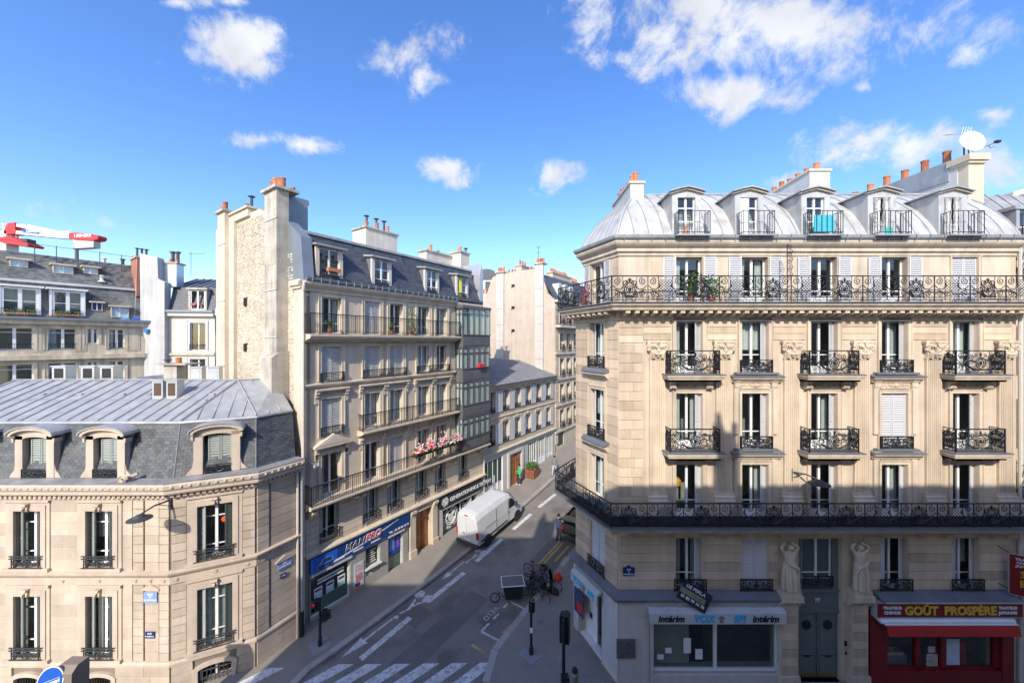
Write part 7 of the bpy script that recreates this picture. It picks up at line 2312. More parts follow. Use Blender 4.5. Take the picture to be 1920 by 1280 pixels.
# ------------------------------------------------------------------ vehicles
SA = math.atan2(DY, DX)
def loft(stations, mb=None, m=0):
    """vehicle shell: stations (x, sill, half-width, shoulder z, shoulder half-width, roof z, roof half-width)"""
    R_ = []
    for (x, zs, w, zb, wb, zr, wr) in stations:
        r = [(x, -w, zs), (x, -w * 1.0, (zs + zb) / 2), (x, -wb, zb), (x, -(wb * .35 + wr * .65), zb + (zr - zb) * .72), (x, -wr * .86, zr - .03), (x, -wr * .4, zr), (x, wr * .4, zr), (x, wr * .86, zr - .03), (x, (wb * .35 + wr * .65), zb + (zr - zb) * .72), (x, wb, zb), (x, w, (zs + zb) / 2), (x, w, zs)]
        R_.append(r)
    mb = mb or MB()
    return mb.rings(R_, m)
def wheel(parent, x, y, r, wd=.2):
    o = link('wheel', cached(('tyre', r, wd), lambda: MB().lathe([(r * .62, -wd / 2), (r * .95, -wd / 2), (r, -wd * .3), (r, wd * .3), (r * .95, wd / 2), (r * .62, wd / 2)], n=22, axis='y'), RUBBER), parent, (x, y, r))
    link('rim', cached(('rim', r, wd), lambda: MB().lathe([(r * .62, -wd * .42), (r * .5, -wd * .3), (r * .15, -wd * .44), (r * .1, wd * .44), (r * .5, wd * .3), (r * .62, wd * .42)], n=18, axis='y'), GALV), o)
    return o
# delivery van, nose up the street, half on the left pavement
VS, VW, VL = 9.25, 2.5, 5.7
vx, vy = xy_of(VS, VW)
VAN = thing('delivery_van', 'white high-roof delivery van parked half on the left pavement', 'van', (vx, vy, gz(vx, vy) + .03), SA)
VAN.rotation_euler = (0, -math.atan(.085), SA)
VAN.scale = (.95, .95, .95)
st = [(.0, .52, .86, 1.2, .90, 2.34, .76), (.06, .46, .94, 1.25, .97, 2.50, .84), (.5, .44, .97, 1.3, .985, 2.58, .87), (2.2, .44, .98, 1.3, .99, 2.60, .88), (3.7, .44, .98, 1.3, .985, 2.57, .87), (4.05, .44, .98, 1.3, .975, 2.46, .84), (4.5, .44, .98, 1.28, .97, 2.05, .78), (4.82, .44, .975, 1.25, .96, 1.55, .80), (5.1, .44, .96, 1.15, .93, 1.26, .80), (5.45, .44, .93, .98, .88, 1.08, .76), (5.62, .46, .86, .84, .80, .92, .68), (5.68, .5, .8, .74, .72, .80, .6)]
body = put('body', loft(st), VANWHITE, VAN, smooth=False)
ssm = body.modifiers.new('b', 'BEVEL')
ssm.width = .03
ssm.segments = 2
ssm.limit_method = 'ANGLE'
ssm.angle_limit = math.radians(25)
put('windscreen', MB().face([(4.12, -.74, 2.40), (4.12, .74, 2.40), (4.86, .78, 1.53), (4.86, -.78, 1.53)]), GLASS_V, VAN, (.03, 0, .03))
for sy in (-1, 1):
    put('side_window', MB().prism([(3.72, 1.42), (4.62, 1.40), (4.50, 1.62), (4.15, 2.08), (3.80, 2.10)], sy * .945, sy * .99, 'y'), BLACK, VAN)
    put('side_moulding', MB().box(.3, sy * .985 - .02, .62, 3.4, sy * .985 + .02, .74), PLASTIC, VAN)
    put('door_handle', MB().box(3.55, sy * 1.0 - .015, 1.18, 3.7, sy * 1.0 + .015, 1.22), PLASTIC, VAN)
    put('door_gap', MB().box(2.10, sy * .992 - .006, .5, 2.122, sy * .992 + .006, 2.2).box(3.60, sy * .992 - .006, .5, 3.622, sy * .992 + .006, 2.1).box(2.12, sy * .992 - .006, .5, 3.6, sy * .992 + .006, .52).box(.9, sy * .995 - .006, 1.34, 2.1, sy * .995 + .006, 1.365), PLASTIC, VAN)
    put('tail_lamp', MB().box(-.03, sy * .90 - .07, .95, .08, sy * .90 + .06, 1.42), mat('red_tail_lamp', (.5, .015, .015), .25, var=.05), VAN)
    put('headlamp', MB().blob((5.5, sy * .7, .9), (.14, .16, .1), 10, 6), GALV, VAN)
    put('door_mirror', MB().box(4.35, sy * 1.02, 1.4, 4.5, sy * 1.22, 1.72), PLASTIC, VAN)
    for x in (1.05, 4.75):
        wheel(VAN, x, sy * .88, .36, .22)
        put('wheel_arch', MB().lathe([(.44, -.02), (.44, .02)], (x, sy * .972, .40), 20, axis='y'), BLACK, VAN)
put('rear_bumper', MB().box(-.12, -.93, .38, .1, .93, .58), PLASTIC, VAN)
put('door_split', MB().box(-.012, -.006, .6, .02, .006, 2.3).box(-.02, .2, 1.1, .0, .38, 1.15), PLASTIC, VAN)
put('number_plate', MB().box(-.035, -.3, .68, -.0, .22, .80), WHITE, VAN)
put('high_brake_lamp', MB().box(.0, -.16, 2.36, .1, .16, 2.44), mat('red_tail_lamp', (.5, .015, .015), .25), VAN)
put('front_bumper', MB().box(5.5, -.85, .36, 5.76, .85, .62), PLASTIC, VAN)
# dark car with its boot open, mostly behind the corner of the cream building
cs_, cw_ = sw_of(*G(1052, 1015).xy)
kx, ky = xy_of(cs_ + .15, cw_ + .75)
CAR = thing('hatchback_car', 'black car with raised boot lid half hidden behind the cream corner', 'car', (kx, ky, gz(kx, ky)), SA)
CAR.rotation_euler = (0, -math.atan(.085), SA)
st = [(0, .42, .72, .78, .76, 1.0, .62), (.08, .34, .82, .85, .86, 1.22, .66), (.45, .32, .87, .9, .88, 1.45, .62), (1.4, .32, .88, .92, .89, 1.50, .62), (2.3, .32, .88, .92, .88, 1.42, .60), (2.9, .32, .88, .92, .87, 1.05, .66), (3.4, .34, .87, .88, .84, .96, .66), (4.0, .38, .82, .75, .76, .82, .58), (4.15, .42, .7, .62, .66, .70, .5)]
put('body', loft(st), CARBLACK, CAR)
put('boot_lid', MB().prism([(-.05, 1.45), (.5, 1.52), (.5, 1.58), (-.6, 1.9), (-.66, 1.85)], -.6, .6, 'y'), CARBLACK, CAR)
put('boot_opening', MB().box(-.02, -.55, .72, .06, .55, 1.35), BLACK, CAR)
put('bumper', MB().box(-.12, -.8, .34, .05, .8, .52), PLASTIC, CAR)
for sy in (-1, 1):
    put('tail_lamp', MB().box(-.02, sy * .74 - .08, .82, .1, sy * .74 + .08, 1.05), MATS['red_tail_lamp'], CAR)
    put('side_window', MB().prism([(.6, .98), (2.6, .98), (2.2, 1.36), (.7, 1.38)], sy * .80, sy * .86, 'y'), GLASS_V, CAR)
    for x in (.75, 3.3):
        wheel(CAR, x, sy * .8, .31, .2)

# ------------------------------------------------------------------ people
def person(label, loc, rz, h, top, legs, hair=HAIR, pose='stand', shoes=BLACK, arms=None, bag=None):
    k = h / 1.75
    a = {'stand': (.09, -.09), 'walk': (.30, -.28)}[pose]
    ar = arms or ((.24, .06, .82), (.24, .06, .82))
    J = [(0, 0, .95), (0, .0, 1.15), (0, 0, 1.38), (0, 0, 1.50), (0, .03, 1.62), (0, .02, 1.74),
         (.19, 0, 1.40), (.25, -.01, 1.12), (ar[0][0], ar[0][1] + .02, ar[0][2] + .06), (ar[0][0], ar[0][1] + .05, ar[0][2] - .04),
         (-.19, 0, 1.40), (-.25, -.01, 1.12), (-ar[1][0], ar[1][1] + .02, ar[1][2] + .06), (-ar[1][0], ar[1][1] + .05, ar[1][2] - .04),
         (.09, 0, .88), (.10, a[0] * .55 + .03, .48), (.10, a[0], .09), (.10, a[0] + .16, .04),
         (-.09, 0, .88), (-.10, a[1] * .55 + .03, .48), (-.10, a[1], .09), (-.10, a[1] + .16, .04)]
    E = [(0, 1), (1, 2), (2, 3), (3, 4), (4, 5), (2, 6), (6, 7), (7, 8), (8, 9), (2, 10), (10, 11), (11, 12), (12, 13), (0, 14), (14, 15), (15, 16), (16, 17), (0, 18), (18, 19), (19, 20), (20, 21)]
    R = [.15, .15, .17, .065, .10, .085, .075, .052, .036, .042, .075, .052, .036, .042, .10, .068, .048, .04, .10, .068, .048, .04]
    J = [(x * k, y * k, z * k) for (x, y, z) in J]
    R = [r * k for r in R]
    root = thing('person', label, 'person', loc, rz)
    hl = [J[9], J[13]]

    def zone(c):
        z = c.z / k
        if z > 1.535:
            return 2
        if min((Vector(q) - c).length for q in hl) < .09 * k:
            return 2
        if z > .96 or (abs(c.x) / k > .17 and z > .7):
            return 0
        if z < .10:
            return 3
        return 1
    b = skin_figure('body', J, E, R, [top, legs, SKIN, shoes], zone, root)
    hm = MB()
    hm.rings([[(r * math.cos(q * PI / 5) * k, (.015 + r * math.sin(q * PI / 5) * 1.08) * k, z * k) for q in range(10)] for (r, z) in ((.096, 1.66), (.108, 1.70), (.104, 1.77), (.07, 1.83), (.02, 1.845))])
    hm.v = [(x, y - .022 * k, z) for (x, y, z) in hm.v]
    link('hair', hm.mesh('hair', hair), b)
    fm_ = MB().blob((.035 * k, .115 * k, 1.655 * k), (.014 * k, .01 * k, .01 * k), 6, 4).blob((-.035 * k, .115 * k, 1.655 * k), (.014 * k, .01 * k, .01 * k), 6, 4)
    link('eyes', fm_.mesh('eyes', BLACK), b)
    link('nose', MB().blob((0, .135 * k, 1.62 * k), (.016 * k, .022 * k, .026 * k), 6, 4).mesh('n', SKIN), b)
    link('mouth', MB().blob((0, .115 * k, 1.575 * k), (.03 * k, .012 * k, .008 * k), 6, 4).mesh('mo', mat('lips', (.35, .13, .11), .5)), b)
    for sx in (-1, 1):
        link('ear', MB().blob((sx * .102 * k, .01 * k, 1.635 * k), (.014 * k, .025 * k, .035 * k), 6, 4).mesh('e', SKIN), b)
        # hands: palm with five fingers
        hd = MB()
        c = Vector(hl[0] if sx > 0 else hl[1])
        for q in range(4):
            hd.tube([(c.x + sx * .0, c.y - .03 * k + .02 * q * k, c.z), (c.x, c.y - .03 * k + .022 * q * k, c.z - .07 * k), (c.x - sx * .015 * k, c.y - .025 * k + .022 * q * k, c.z - (.115 + .012 * (q in (1, 2))) * k)], [.010 * k, .009 * k, .007 * k], 5)
        hd.tube([(c.x, c.y + .04 * k, c.z + .02 * k), (c.x, c.y + .065 * k, c.z - .02 * k), (c.x - sx * .01 * k, c.y + .06 * k, c.z - .055 * k)], [.011 * k, .010 * k, .008 * k], 5)
        link('fingers', hd.mesh('f', SKIN), b)
    return root
NAVY = mat('navy_cloth', (.03, .05, .12), .9, var=.15, scale=8)
GREENC = mat('green_cloth', (.03, .48, .16), .8, var=.1, scale=8)
DARKC = mat('dark_cloth', (.02, .022, .028), .9, var=.15, scale=8)
GREYC = mat('grey_cloth', (.18, .19, .22), .9, var=.15, scale=8)
PALEC = mat('pale_denim', (.42, .46, .52), .9, var=.15, scale=8)
KHAKI = mat('khaki_cloth', (.14, .12, .09), .9, var=.2, scale=8)
p = G(973.5, 911)
person('person in bright green top and black trousers by the wooden door', (p.x, p.y, p.z + KH), SA - PI / 2 + 2.6, 1.78, GREENC, DARKC, arms=((.2, .16, 1.1), (.24, .04, .84)), shoes=WHITE)
p = G(1047.5, 1014)
person('person in navy jacket standing behind the black car', (p.x, p.y, p.z), SA - PI / 2 - .3, 1.76, NAVY, DARKC, arms=((.22, .2, 1.05), (.22, .18, 1.0)))
p = G(1039.5, 893)
person('person in grey top and pale trousers walking along the pavement', (p.x, p.y, p.z + KH), SA + PI / 2 + .2, 1.75, GREYC, PALEC, pose='walk')
person('person in khaki jacket on the corner at the bottom edge', (2.34, 13.85, KH), -1.9, 1.72, KHAKI, DARKC, pose='walk')

# ------------------------------------------------------------------ bicycles
def torus(mb, c, R_, r, n=22, m=0, ax='y'):
    pts = [(c[0] + R_ * math.cos(2 * PI * i / n), c[1], c[2] + R_ * math.sin(2 * PI * i / n)) for i in range(n + 1)]
    mb.tube(pts, r, 5, m, cap=False)
def bicycle(label, loc, rz, col, lean=.1, basket=False, child=1.0):
    root = thing('bicycle', label, 'bicycle', loc, rz, 'bicycles parked in the street bay')
    root.rotation_euler = (lean, 0, rz)
    fr = mat(*col)
    for x in (-.52, .52):
        mb = MB()
        torus(mb, (0, 0, 0), .33, .022)
        w = link('wheel', mb.mesh('w', RUBBER), root, (x, 0, .35))
        sp_ = MB()
        torus(sp_, (0, 0, 0), .305, .008)
        for q in range(12):
            a = 2 * PI * q / 12
            sp_.tube([(0, .02 * (-1) ** q, 0), (.3 * math.cos(a), 0, .3 * math.sin(a))], .003, 3, cap=False)
        link('rim', sp_.mesh('r', GALV), w)
    f = MB()
    for (a, b, r) in (((-.52, .35), (-.12, .33), .012), ((-.52, .35), (-.2, .78), .012), ((-.12, .33), (-.22, .88), .016), ((-.12, .33), (.38, .72), .018), ((-.2, .78), (.36, .80), .016), ((.36, .86), (.52, .35), .014)):
        f.tube([(a[0], 0, a[1]), (b[0], 0, b[1])], r, 6)
    put('frame', f, fr, root)
    put('saddle', MB().rings([[(-.34, -.07, .90), (-.34, .07, .90), (-.34, .05, .95), (-.34, -.05, .95)], [(-.2, -.05, .91), (-.2, .05, .91), (-.2, .04, .95), (-.2, -.04, .95)], [(-.06, -.02, .92), (-.06, .02, .92), (-.06, .015, .94), (-.06, -.015, .94)]]), BLACK, root)
    put('handlebar', MB().tube([(.25, -.28, 1.0), (.36, -.2, 1.02), (.38, 0, .98), (.36, .2, 1.02), (.25, .28, 1.0)], .014, 6).tube([(.36, 0, .84), (.38, 0, .99)], .014, 6), IRON_G, root)
    put('crank', MB().lathe([(.09, -.01), (.09, .01)], (-.12, .04, .33), 14, axis='y').box(-.14, .05, .16, -.10, .08, .34).box(-.14, -.09, .32, -.1, -.05, .5), SOOT, root)
    put('mudguard', MB().tube([(-.52 + .38 * math.cos(a), 0, .35 + .38 * math.sin(a)) for a in [PI * .1 + PI * .8 * q / 8 for q in range(9)]], .016, 4), fr, root)
    if basket:
        put('basket', MB().box(.42, -.17, .75, .74, .17, .79).box(.42, -.17, .79, .44, .17, 1.0).box(.72, -.17, .79, .74, .17, 1.0).box(.44, -.17, .79, .72, -.15, 1.0).box(.44, .15, .79, .72, .17, 1.0), IRON_G, root)
    return root
p = G(1003, 1122)
ca = SA - PI / 2
bl = [('black bicycle with pale rear wheel nearest the kerb', 1010, 1120, -.25, ('bike_black', (.015, .016, .02), .4), .1, False),
      ('grey city bicycle standing beside the cargo box', 993, 1116, -.12, ('bike_grey', (.16, .17, .19), .4), -.12, True),
      ('dark blue bicycle in the middle of the parked cluster', 1008, 1102, .1, ('bike_navy', (.02, .03, .07), .4), .12, False),
      ('maroon bicycle at the far end of the parked cluster', 1003, 1086, -.1, ('bike_maroon', (.12, .01, .015), .4), -.08, True),
      ('black bicycle leaning out over the kerb behind the others', 1026, 1104, .2, ('bike_black2', (.012, .012, .014), .5), .18, False)]
for (lab, u, v, da, col, ln, bk_) in bl:
    p = G(u, v)
    bicycle(lab, (p.x, p.y, p.z), ca + da, col, ln, bk_)
# covered scooter in the cluster
p = G(1020, 1112)
SCO = thing('motor_scooter', 'black motor scooter parked among the bicycles by the kerb', 'scooter', (p.x, p.y, p.z), ca + .15)
for x in (-.6, .6):
    w = put('wheel', MB().lathe([(.14, -.06), (.23, -.06), (.25, -.03), (.25, .03), (.23, .06), (.14, .06)], n=18, axis='y'), RUBBER, SCO, (x, 0, .25))
    link('rim', MB().lathe([(.14, -.04), (.03, -.05), (.03, .05), (.14, .04)], n=14, axis='y').mesh('r', GALV), w)
put('body', MB().rings([[(-.85, -.1, .5), (-.85, .1, .5), (-.8, .08, .75), (-.8, -.08, .75)], [(-.5, -.19, .32), (-.5, .19, .32), (-.5, .17, .78), (-.5, -.17, .78)], [(-.1, -.18, .28), (-.1, .18, .28), (-.1, .15, .7), (-.1, -.15, .7)], [(.12, -.17, .24), (.12, .17, .24), (.12, .14, .34), (.12, -.14, .34)], [(.36, -.17, .26), (.36, .17, .26), (.36, .15, .42), (.36, -.15, .42)]]), CARBLACK, SCO)
put('leg_shield', MB().rings([[(.34, -.2, .3), (.34, .2, .3), (.4, .18, .3), (.4, -.18, .3)], [(.42, -.22, .7), (.42, .22, .7), (.5, .16, .7), (.5, -.16, .7)], [(.34, -.12, 1.0), (.34, .12, 1.0), (.42, .1, 1.02), (.42, -.1, 1.02)]]), CARBLACK, SCO)
put('seat', MB().rings([[(-.8, -.1, .76), (-.8, .1, .76), (-.78, .08, .86), (-.78, -.08, .86)], [(-.4, -.16, .76), (-.4, .16, .76), (-.4, .14, .84), (-.4, -.14, .84)], [(-.02, -.12, .72), (-.02, .12, .72), (-.02, .1, .78), (-.02, -.1, .78)]]), BLACK, SCO)
put('fork', MB().tube([(.6, .09, .25), (.42, .09, .7)], .03, 6).tube([(.6, -.09, .25), (.42, -.09, .7)], .03, 6).tube([(.3, -.32, 1.06), (.38, 0, 1.02), (.3, .32, 1.06)], .02, 6), SOOT, SCO)
put('windshield', MB().rings([[(.44, -.18, .95), (.44, .18, .95), (.45, .18, .95), (.45, -.18, .95)], [(.3, -.14, 1.4), (.3, .14, 1.4), (.31, .14, 1.4), (.31, -.14, 1.4)]]), GLASS_V, SCO)
# cargo bicycle with a big black box
p = G(962, 1128)
CGB = thing('cargo_bicycle', 'cargo bicycle with large black box edged in white', 'bicycle', (p.x, p.y, p.z), PI + .10)
mb = MB()
mb.rings([[(-.42, -.30, .34), (.42, -.30, .34), (.42, .30, .34), (-.42, .30, .34)], [(-.52, -.38, 1.08), (.56, -.38, 1.08), (.56, .40, 1.08), (-.52, .40, 1.08)]])
bx_ = put('cargo_box', mb, mat('black_plywood', (.012, .016, .022), .5, var=.1), CGB)
link('lid', MB().prism([(-.56, 1.09), (.6, 1.09), (.6, 1.13), (-.56, 1.13)], -.42, .44, 'y').mesh('lid', mat('grey_lid', (.13, .13, .14), .6, var=.1)), bx_)
mb = MB()
for (a, b) in (((-.57, -.43), (.61, -.43)), ((.61, -.43), (.61, .45)), ((.61, .45), (-.57, .45)), ((-.57, .45), (-.57, -.43))):
    mb.tube([(a[0], a[1], 1.12), (b[0], b[1], 1.12)], .022, 5)
link('edge_trim', mb.mesh('et', WHITE), bx_)
mb = MB()
torus(mb, (0, 0, 0), .24, .03)
w = link('wheel', mb.mesh('w', RUBBER), CGB, (.95, -.05, .27))
sp_ = MB()
for q in range(10):
    a = 2 * PI * q / 10
    sp_.tube([(0, 0, 0), (.23 * math.cos(a), 0, .23 * math.sin(a))], .004, 3)
link('rim', sp_.mesh('r', GALV), w)
mb = MB()
torus(mb, (0, 0, 0), .31, .026)
link('wheel', mb.mesh('w', RUBBER), CGB, (-1.25, 0, .34))
put('frame', MB().tube([(.95, 0, .27), (.72, 0, .6), (.55, 0, .34), (-.55, 0, .34), (-.8, 0, .33), (-1.25, 0, .34)], .022, 6).tube([(-.8, 0, .33), (-.9, 0, .9)], .018, 6).tube([(-.5, 0, .4), (-.55, 0, 1.05)], .018, 6).tube([(-.85, 0, .72), (-.5, 0, .6)], .016, 6), IRON, CGB)
put('saddle', MB().blob((-.92, 0, .93), (.15, .08, .04), 10, 5), BLACK, CGB)
put('handlebar', MB().tube([(-.7, -.3, 1.08), (-.55, -.15, 1.08), (-.55, .15, 1.08), (-.7, .3, 1.08)], .014, 6), IRON_G, CGB)
p = G(1046, 1090)
rb_ = MB()
rb_.rings([[(r * math.cos(q * PI / 5) * (1 + .1 * math.sin(q * 2)), r * math.sin(q * PI / 5) * .8, z) for q in range(10)] for (r, z) in ((.16, 0), (.24, .08), (.25, .24), (.18, .38), (.10, .46), (.13, .5))])
tag(put('plastic_bag', rb_, mat('orange_red_bag', (.75, .06, .03), .5, var=.1), None, (p.x, p.y, p.z + .005)), 'orange-red bag left in the gutter beyond the bicycles', 'bag')
# planter with a shrub by the white front
p = G(998, 896)
PLT = thing('planter', 'rust-brown square planter with a clipped green shrub by the studio windows', 'planter', (p.x, p.y, p.z + KH), SA)
put('tub', MB().rings([[(-.42, -.42, 0), (.42, -.42, 0), (.42, .42, 0), (-.42, .42, 0)], [(-.5, -.5, .8), (.5, -.5, .8), (.5, .5, .8), (-.5, .5, .8)], [(-.44, -.44, .8), (.44, -.44, .8), (.44, .44, .8), (-.44, .44, .8)], [(-.42, -.42, .7), (.42, -.42, .7), (.42, .42, .7), (-.42, .42, .7)]]), mat('rusty_steel', (.24, .09, .05), .8, var=.2, scale=4), PLT)
lf = MB()
for _ in range(420):
    a, b = random.uniform(0, 2 * PI), random.uniform(-.2, 1)
    r = random.uniform(.25, .6)
    c = Vector((r * math.cos(a), r * math.sin(a), .95 + b * .4 * (1 - .4 * r)))
    d1 = Vector((random.uniform(-1, 1), random.uniform(-1, 1), random.uniform(-1, 1))).normalized() * .09
    d2 = d1.cross(Vector((random.uniform(-1, 1), random.uniform(-1, 1), random.uniform(-1, 1)))).normalized() * .05
    lf.face([c - d1, c + d2, c + d1, c - d2])
tag(put('foliage', lf, LEAF, PLT), kind='stuff')

# ------------------------------------------------------------------ balcony flowers on the grey building
def flower_box(name, label, fr, s0, s1, z, y, cols, n, trail=False):
    o = thing(name, label, 'flower box', fr.w((s0 + s1) / 2, y, z), fr.a, 'flower boxes on the second-floor balcony')
    L_ = s1 - s0
    put('trough', MB().box(-L_ / 2, -.11, 0, L_ / 2, .11, .2), mat('dark_trough', (.05, .045, .04), .8), o)
    lv = MB()
    for _ in range(int(n * 1.2)):
        c = Vector((random.uniform(-L_ / 2, L_ / 2), random.gauss(0, .12), .2 + abs(random.gauss(0, .16)) - (.4 * random.random() if trail and random.random() < .3 else 0)))
        d1 = Vector((random.uniform(-1, 1), random.uniform(-1, 1), random.uniform(-1, 1))).normalized() * .06
        d2 = d1.cross(Vector((.3, .5, random.uniform(-1, 1)))).normalized() * .035
        lv.face([c - d1, c + d2, c + d1, c - d2])
    tag(put('leaves', lv, LEAF, o), kind='stuff')
    for m_, fr_ in cols:
        fl = MB()
        for _ in range(int(n * fr_ * .45)):
            cx_ = random.uniform(-L_ / 2, L_ / 2)
            c = (cx_, random.gauss(-.04, .12), .28 + abs(random.gauss(0, .2)) * (.7 + .5 * math.sin(cx_ * 5)))
            fl.blob(c, (.055, .05, .045), 6, 3, jit=.3)
        tag(put('blossoms', fl, m_, o), kind='stuff')
    return o
fy = -.80
sF = BF.s_of_u(778, -.9)
seg = [BF.s_of_u(u, -.9) for u in (777, 795, 815, 836, 866)]
flower_box('flower_box', 'flower box of white and red blossom nearest on the grey building balcony', BF, seg[0] + .05, seg[1] - .03, 6.85, fy, ((PETAL_W, .6), (PETAL_R, .7)), 260, True)
flower_box('flower_box', 'flower box massed with pale pink and red blossom in the middle', BF, seg[1] + .03, seg[2] - .03, 6.85, fy, ((PETAL_P, .8), (PETAL_R, .35), (PETAL_W, .3)), 330)
flower_box('flower_box', 'flower box of deep pink blossom before the last tall windows', BF, seg[2] + .03, seg[3] - .03, 6.85, fy, ((PETAL_P, .8), (PETAL_W, .3)), 300)
flower_box('flower_box', 'flower box of pink and white blossom under the glazed bays', BF, seg[3] + .03, seg[4] - .03, 6.85, fy, ((PETAL_P, .7), (PETAL_W, .4)), 300)
def pot_plant(label, loc, h, m=LEAF, pot=TERRA, n=60, spread=.2):
    o = thing('potted_plant', label, 'plant', loc)
    put('pot', MB().lathe([(.10, 0), (.15, .24), (.13, .24), (.1, .2)], n=10), pot, o)
    lv = MB()
    for _ in range(n):
        t = random.random()
        c = Vector((random.gauss(0, spread * .5), random.gauss(0, spread * .5), .24 + t * h))
        d1 = Vector((random.uniform(-1, 1), random.uniform(-1, 1), random.uniform(-.5, 1))).normalized() * .09
        d2 = d1.cross(Vector((.3, .5, random.uniform(-1, 1)))).normalized() * .035
        lv.face([c - d1, c + d2, c + d1, c - d2])
    tag(put('foliage', lv, m, o), kind='stuff')
    put('stem', MB().tube([(0, 0, .2), (.02, 0, .24 + h * .8)], .012, 5), WOOD, o)
pot_plant('tall thin shrub on the top balcony of the grey building', BF.w(BF.s_of_u(772, -.3), -.3, 14.4), 1.5, n=110)
pot_plant('low potted plant at the left of the grey top balcony', BF.w(1.1, -.4, 14.4), .45)
pot_plant('bushy potted plant midway along the grey top balcony', BF.w(BF.s_of_u(735, -.3), -.35, 14.4), .5)
pot_plant('red-flowered plant on the chamfered end of the cream top balcony', RCF.w(CHL * .45, -.5, 15.56), .8, m=PETAL_R, n=40)
pot_plant('leafy shrub in front of the first cream top-floor window', RF.w(WX[0] - .15, -.45, 15.56), .9, n=120, spread=.3)
pot_plant('leafy shrub right of the first cream top-floor window', RF.w(WX[0] + .7, -.45, 15.56), .8, n=120, spread=.4)
o = thing('window_box', 'red window box on a glazed bay of the grey building', 'flower box', BF.w((OX0 + OX1) / 2 + .3, -.9, 12.06), BF.a)
put('trough', MB().box(-.3, -.1, 0, .3, .1, .18), RED, o)
tag(put('blossoms', (lambda f: ([f.blob((random.uniform(-.3, .3), random.gauss(0, .06), .2 + random.random() * .08), (.05, .05, .04), 6, 3) for _ in range(26)], f)[1])(MB()), PETAL_R, o), kind='stuff')
o = thing('window_box', 'terracotta window box outside the first slate dormer', 'flower box', BF.w(BF.s_of_u(622, .1), -.12, 17.62), BF.a)
put('trough', MB().box(-.35, -.1, 0, .35, .1, .18), TERRA, o)
o = thing('watering_can', 'turquoise tub on the fourth cream roof dormer balcony', 'tub', RF.w(rx(1656, 15.4), -.05, 18.27))
put('tub_body', MB().lathe([(.13, 0), (.19, .34), (.17, .34), (.12, .04)], n=14), mat('turquoise_plastic', (.05, .5, .42), .4, var=.05), o)
o = thing('toy_figure', 'small brown and white figurine on the first cream dormer balcony', 'figurine', RF.w(rx(1283, 15.3), -.12, 18.26))
put('figure', MB().lathe([(.07, 0), (.1, .1), (.08, .25), (.05, .3), (.08, .38), (.07, .46), (.02, .5)], n=10).blob((.09, 0, .2), (.04, .03, .1), 6, 4).blob((-.09, 0, .2), (.04, .03, .1), 6, 4), mat('brown_figurine', (.4, .22, .14), .6, var=.3, scale=12), o)
put('base', MB().lathe([(.14, -.0), (.12, .03)], n=12), WHITE, o)
o = thing('table_lamp', 'orange and cream lamp standing inside a second-floor window', 'lamp', RF.w(WX[0] - .28, .62, 7.5))
put('shade', MB().lathe([(.10, .3), (.2, .42), (.22, .6), (.12, .72)], n=14), mat('orange_shade', (.8, .36, .08), .6, var=.1), o)
put('base', MB().lathe([(.12, -.7), (.05, -.66), (.03, .3), (.05, .32)], n=10), WHITE, o)

# ------------------------------------------------------------------ street lamps on brackets
def wall_lamp(label, fr, s, z, reach, rz=0.0, turn=0.0):
    o = thing('wall_street_lamp', label, 'street lamp', fr.w(s, -.03, z), fr.a + turn, 'bracket street lamps')
    put('bracket', MB().box(-.06, -.06, -.28, .06, .03, .22).tube([(0, -.05, .08), (0, -reach * .55, .1), (0, -reach, -.02)], [.035, .03, .022], 6).tube([(0, -.05, -.15), (0, -reach * .4, .06)], .016, 5), IRON_G, o)
    put('lamp_head', MB().lathe([(.05, .0), (.12, -.03), (.2, -.10), (.36, -.15), (.37, -.18), (.3, -.19), (.05, -.19)], (0, -reach, 0), 18), IRON_G, o)
    put('lamp_glass', MB().lathe([(.2, -.19), (.16, -.24), (.04, -.26)], (0, -reach, 0), 14), mat('lamp_glass', (.5, .5, .48), .3, var=.1), o)
wall_lamp('bracket street lamp on the beige corner building beneath its cornice', LC, .02, 7.68, 1.1, turn=-.6)
wall_lamp('bracket street lamp between the second and third windows of the cream building', RF, rx(1482), 8.6, .9, turn=.75)

# ------------------------------------------------------------------ signals and posts
def signal(label, loc, h, heads, base=False):
    o = thing('traffic_light', label, 'traffic light', loc)
    put('post', MB().lathe([(.09, 0), (.09, .35), (.06, .4), (.055, h), (.03, h + .04)], n=10), DARKMETAL, o)
    for (z, ang, kind) in heads:
        c, s = math.cos(ang), math.sin(ang)
        hh, wd, dp = (.95, .34, .26) if kind == 'veh' else (.46, .26, .2)
        q = put('signal_head', MB().box(-wd / 2, -dp - .1, -hh / 2, wd / 2, -.08, hh / 2).box(-.03, -.1, -.05, .03, 0, .05), DARKMETAL, o, (0, 0, z), ang)
        n = 3 if kind == 'veh' else 2
        for i in range(n):
            zz = hh / 2 - hh * (i + .5) / n
            link('visor', MB().lathe([(wd * .36, 0), (wd * .36, -.14), (wd * .33, -.14), (wd * .33, 0)], (0, -dp - .1, zz), 14, axis='y').mesh('v', DARKMETAL), q)
            link('lens', MB().lathe([(wd * .31, -.008), (wd * .31, .004)], (0, -dp - .105, zz), 14, axis='y').mesh('l', LAMP_RED if i == 0 else mat('dark_lens', (.02, .03, .02), .3, var=0)), q)
    if base:
        put('base_plate', MB().box(-.42, -.42, .003, .42, .42, .014), mat('patched_concrete', (.27, .27, .28), .9, var=.15), o).rotation_euler = (0, 0, .75)
    return o
p = G(600, 1214)
signal('slim traffic light post showing red in front of the blue-signed shop', (p.x, p.y, p.z + KH), 2.15, ((2.0, -.25, 'ped'), (1.35, 1.9, 'ped')), True)
p = G(996, 1230)
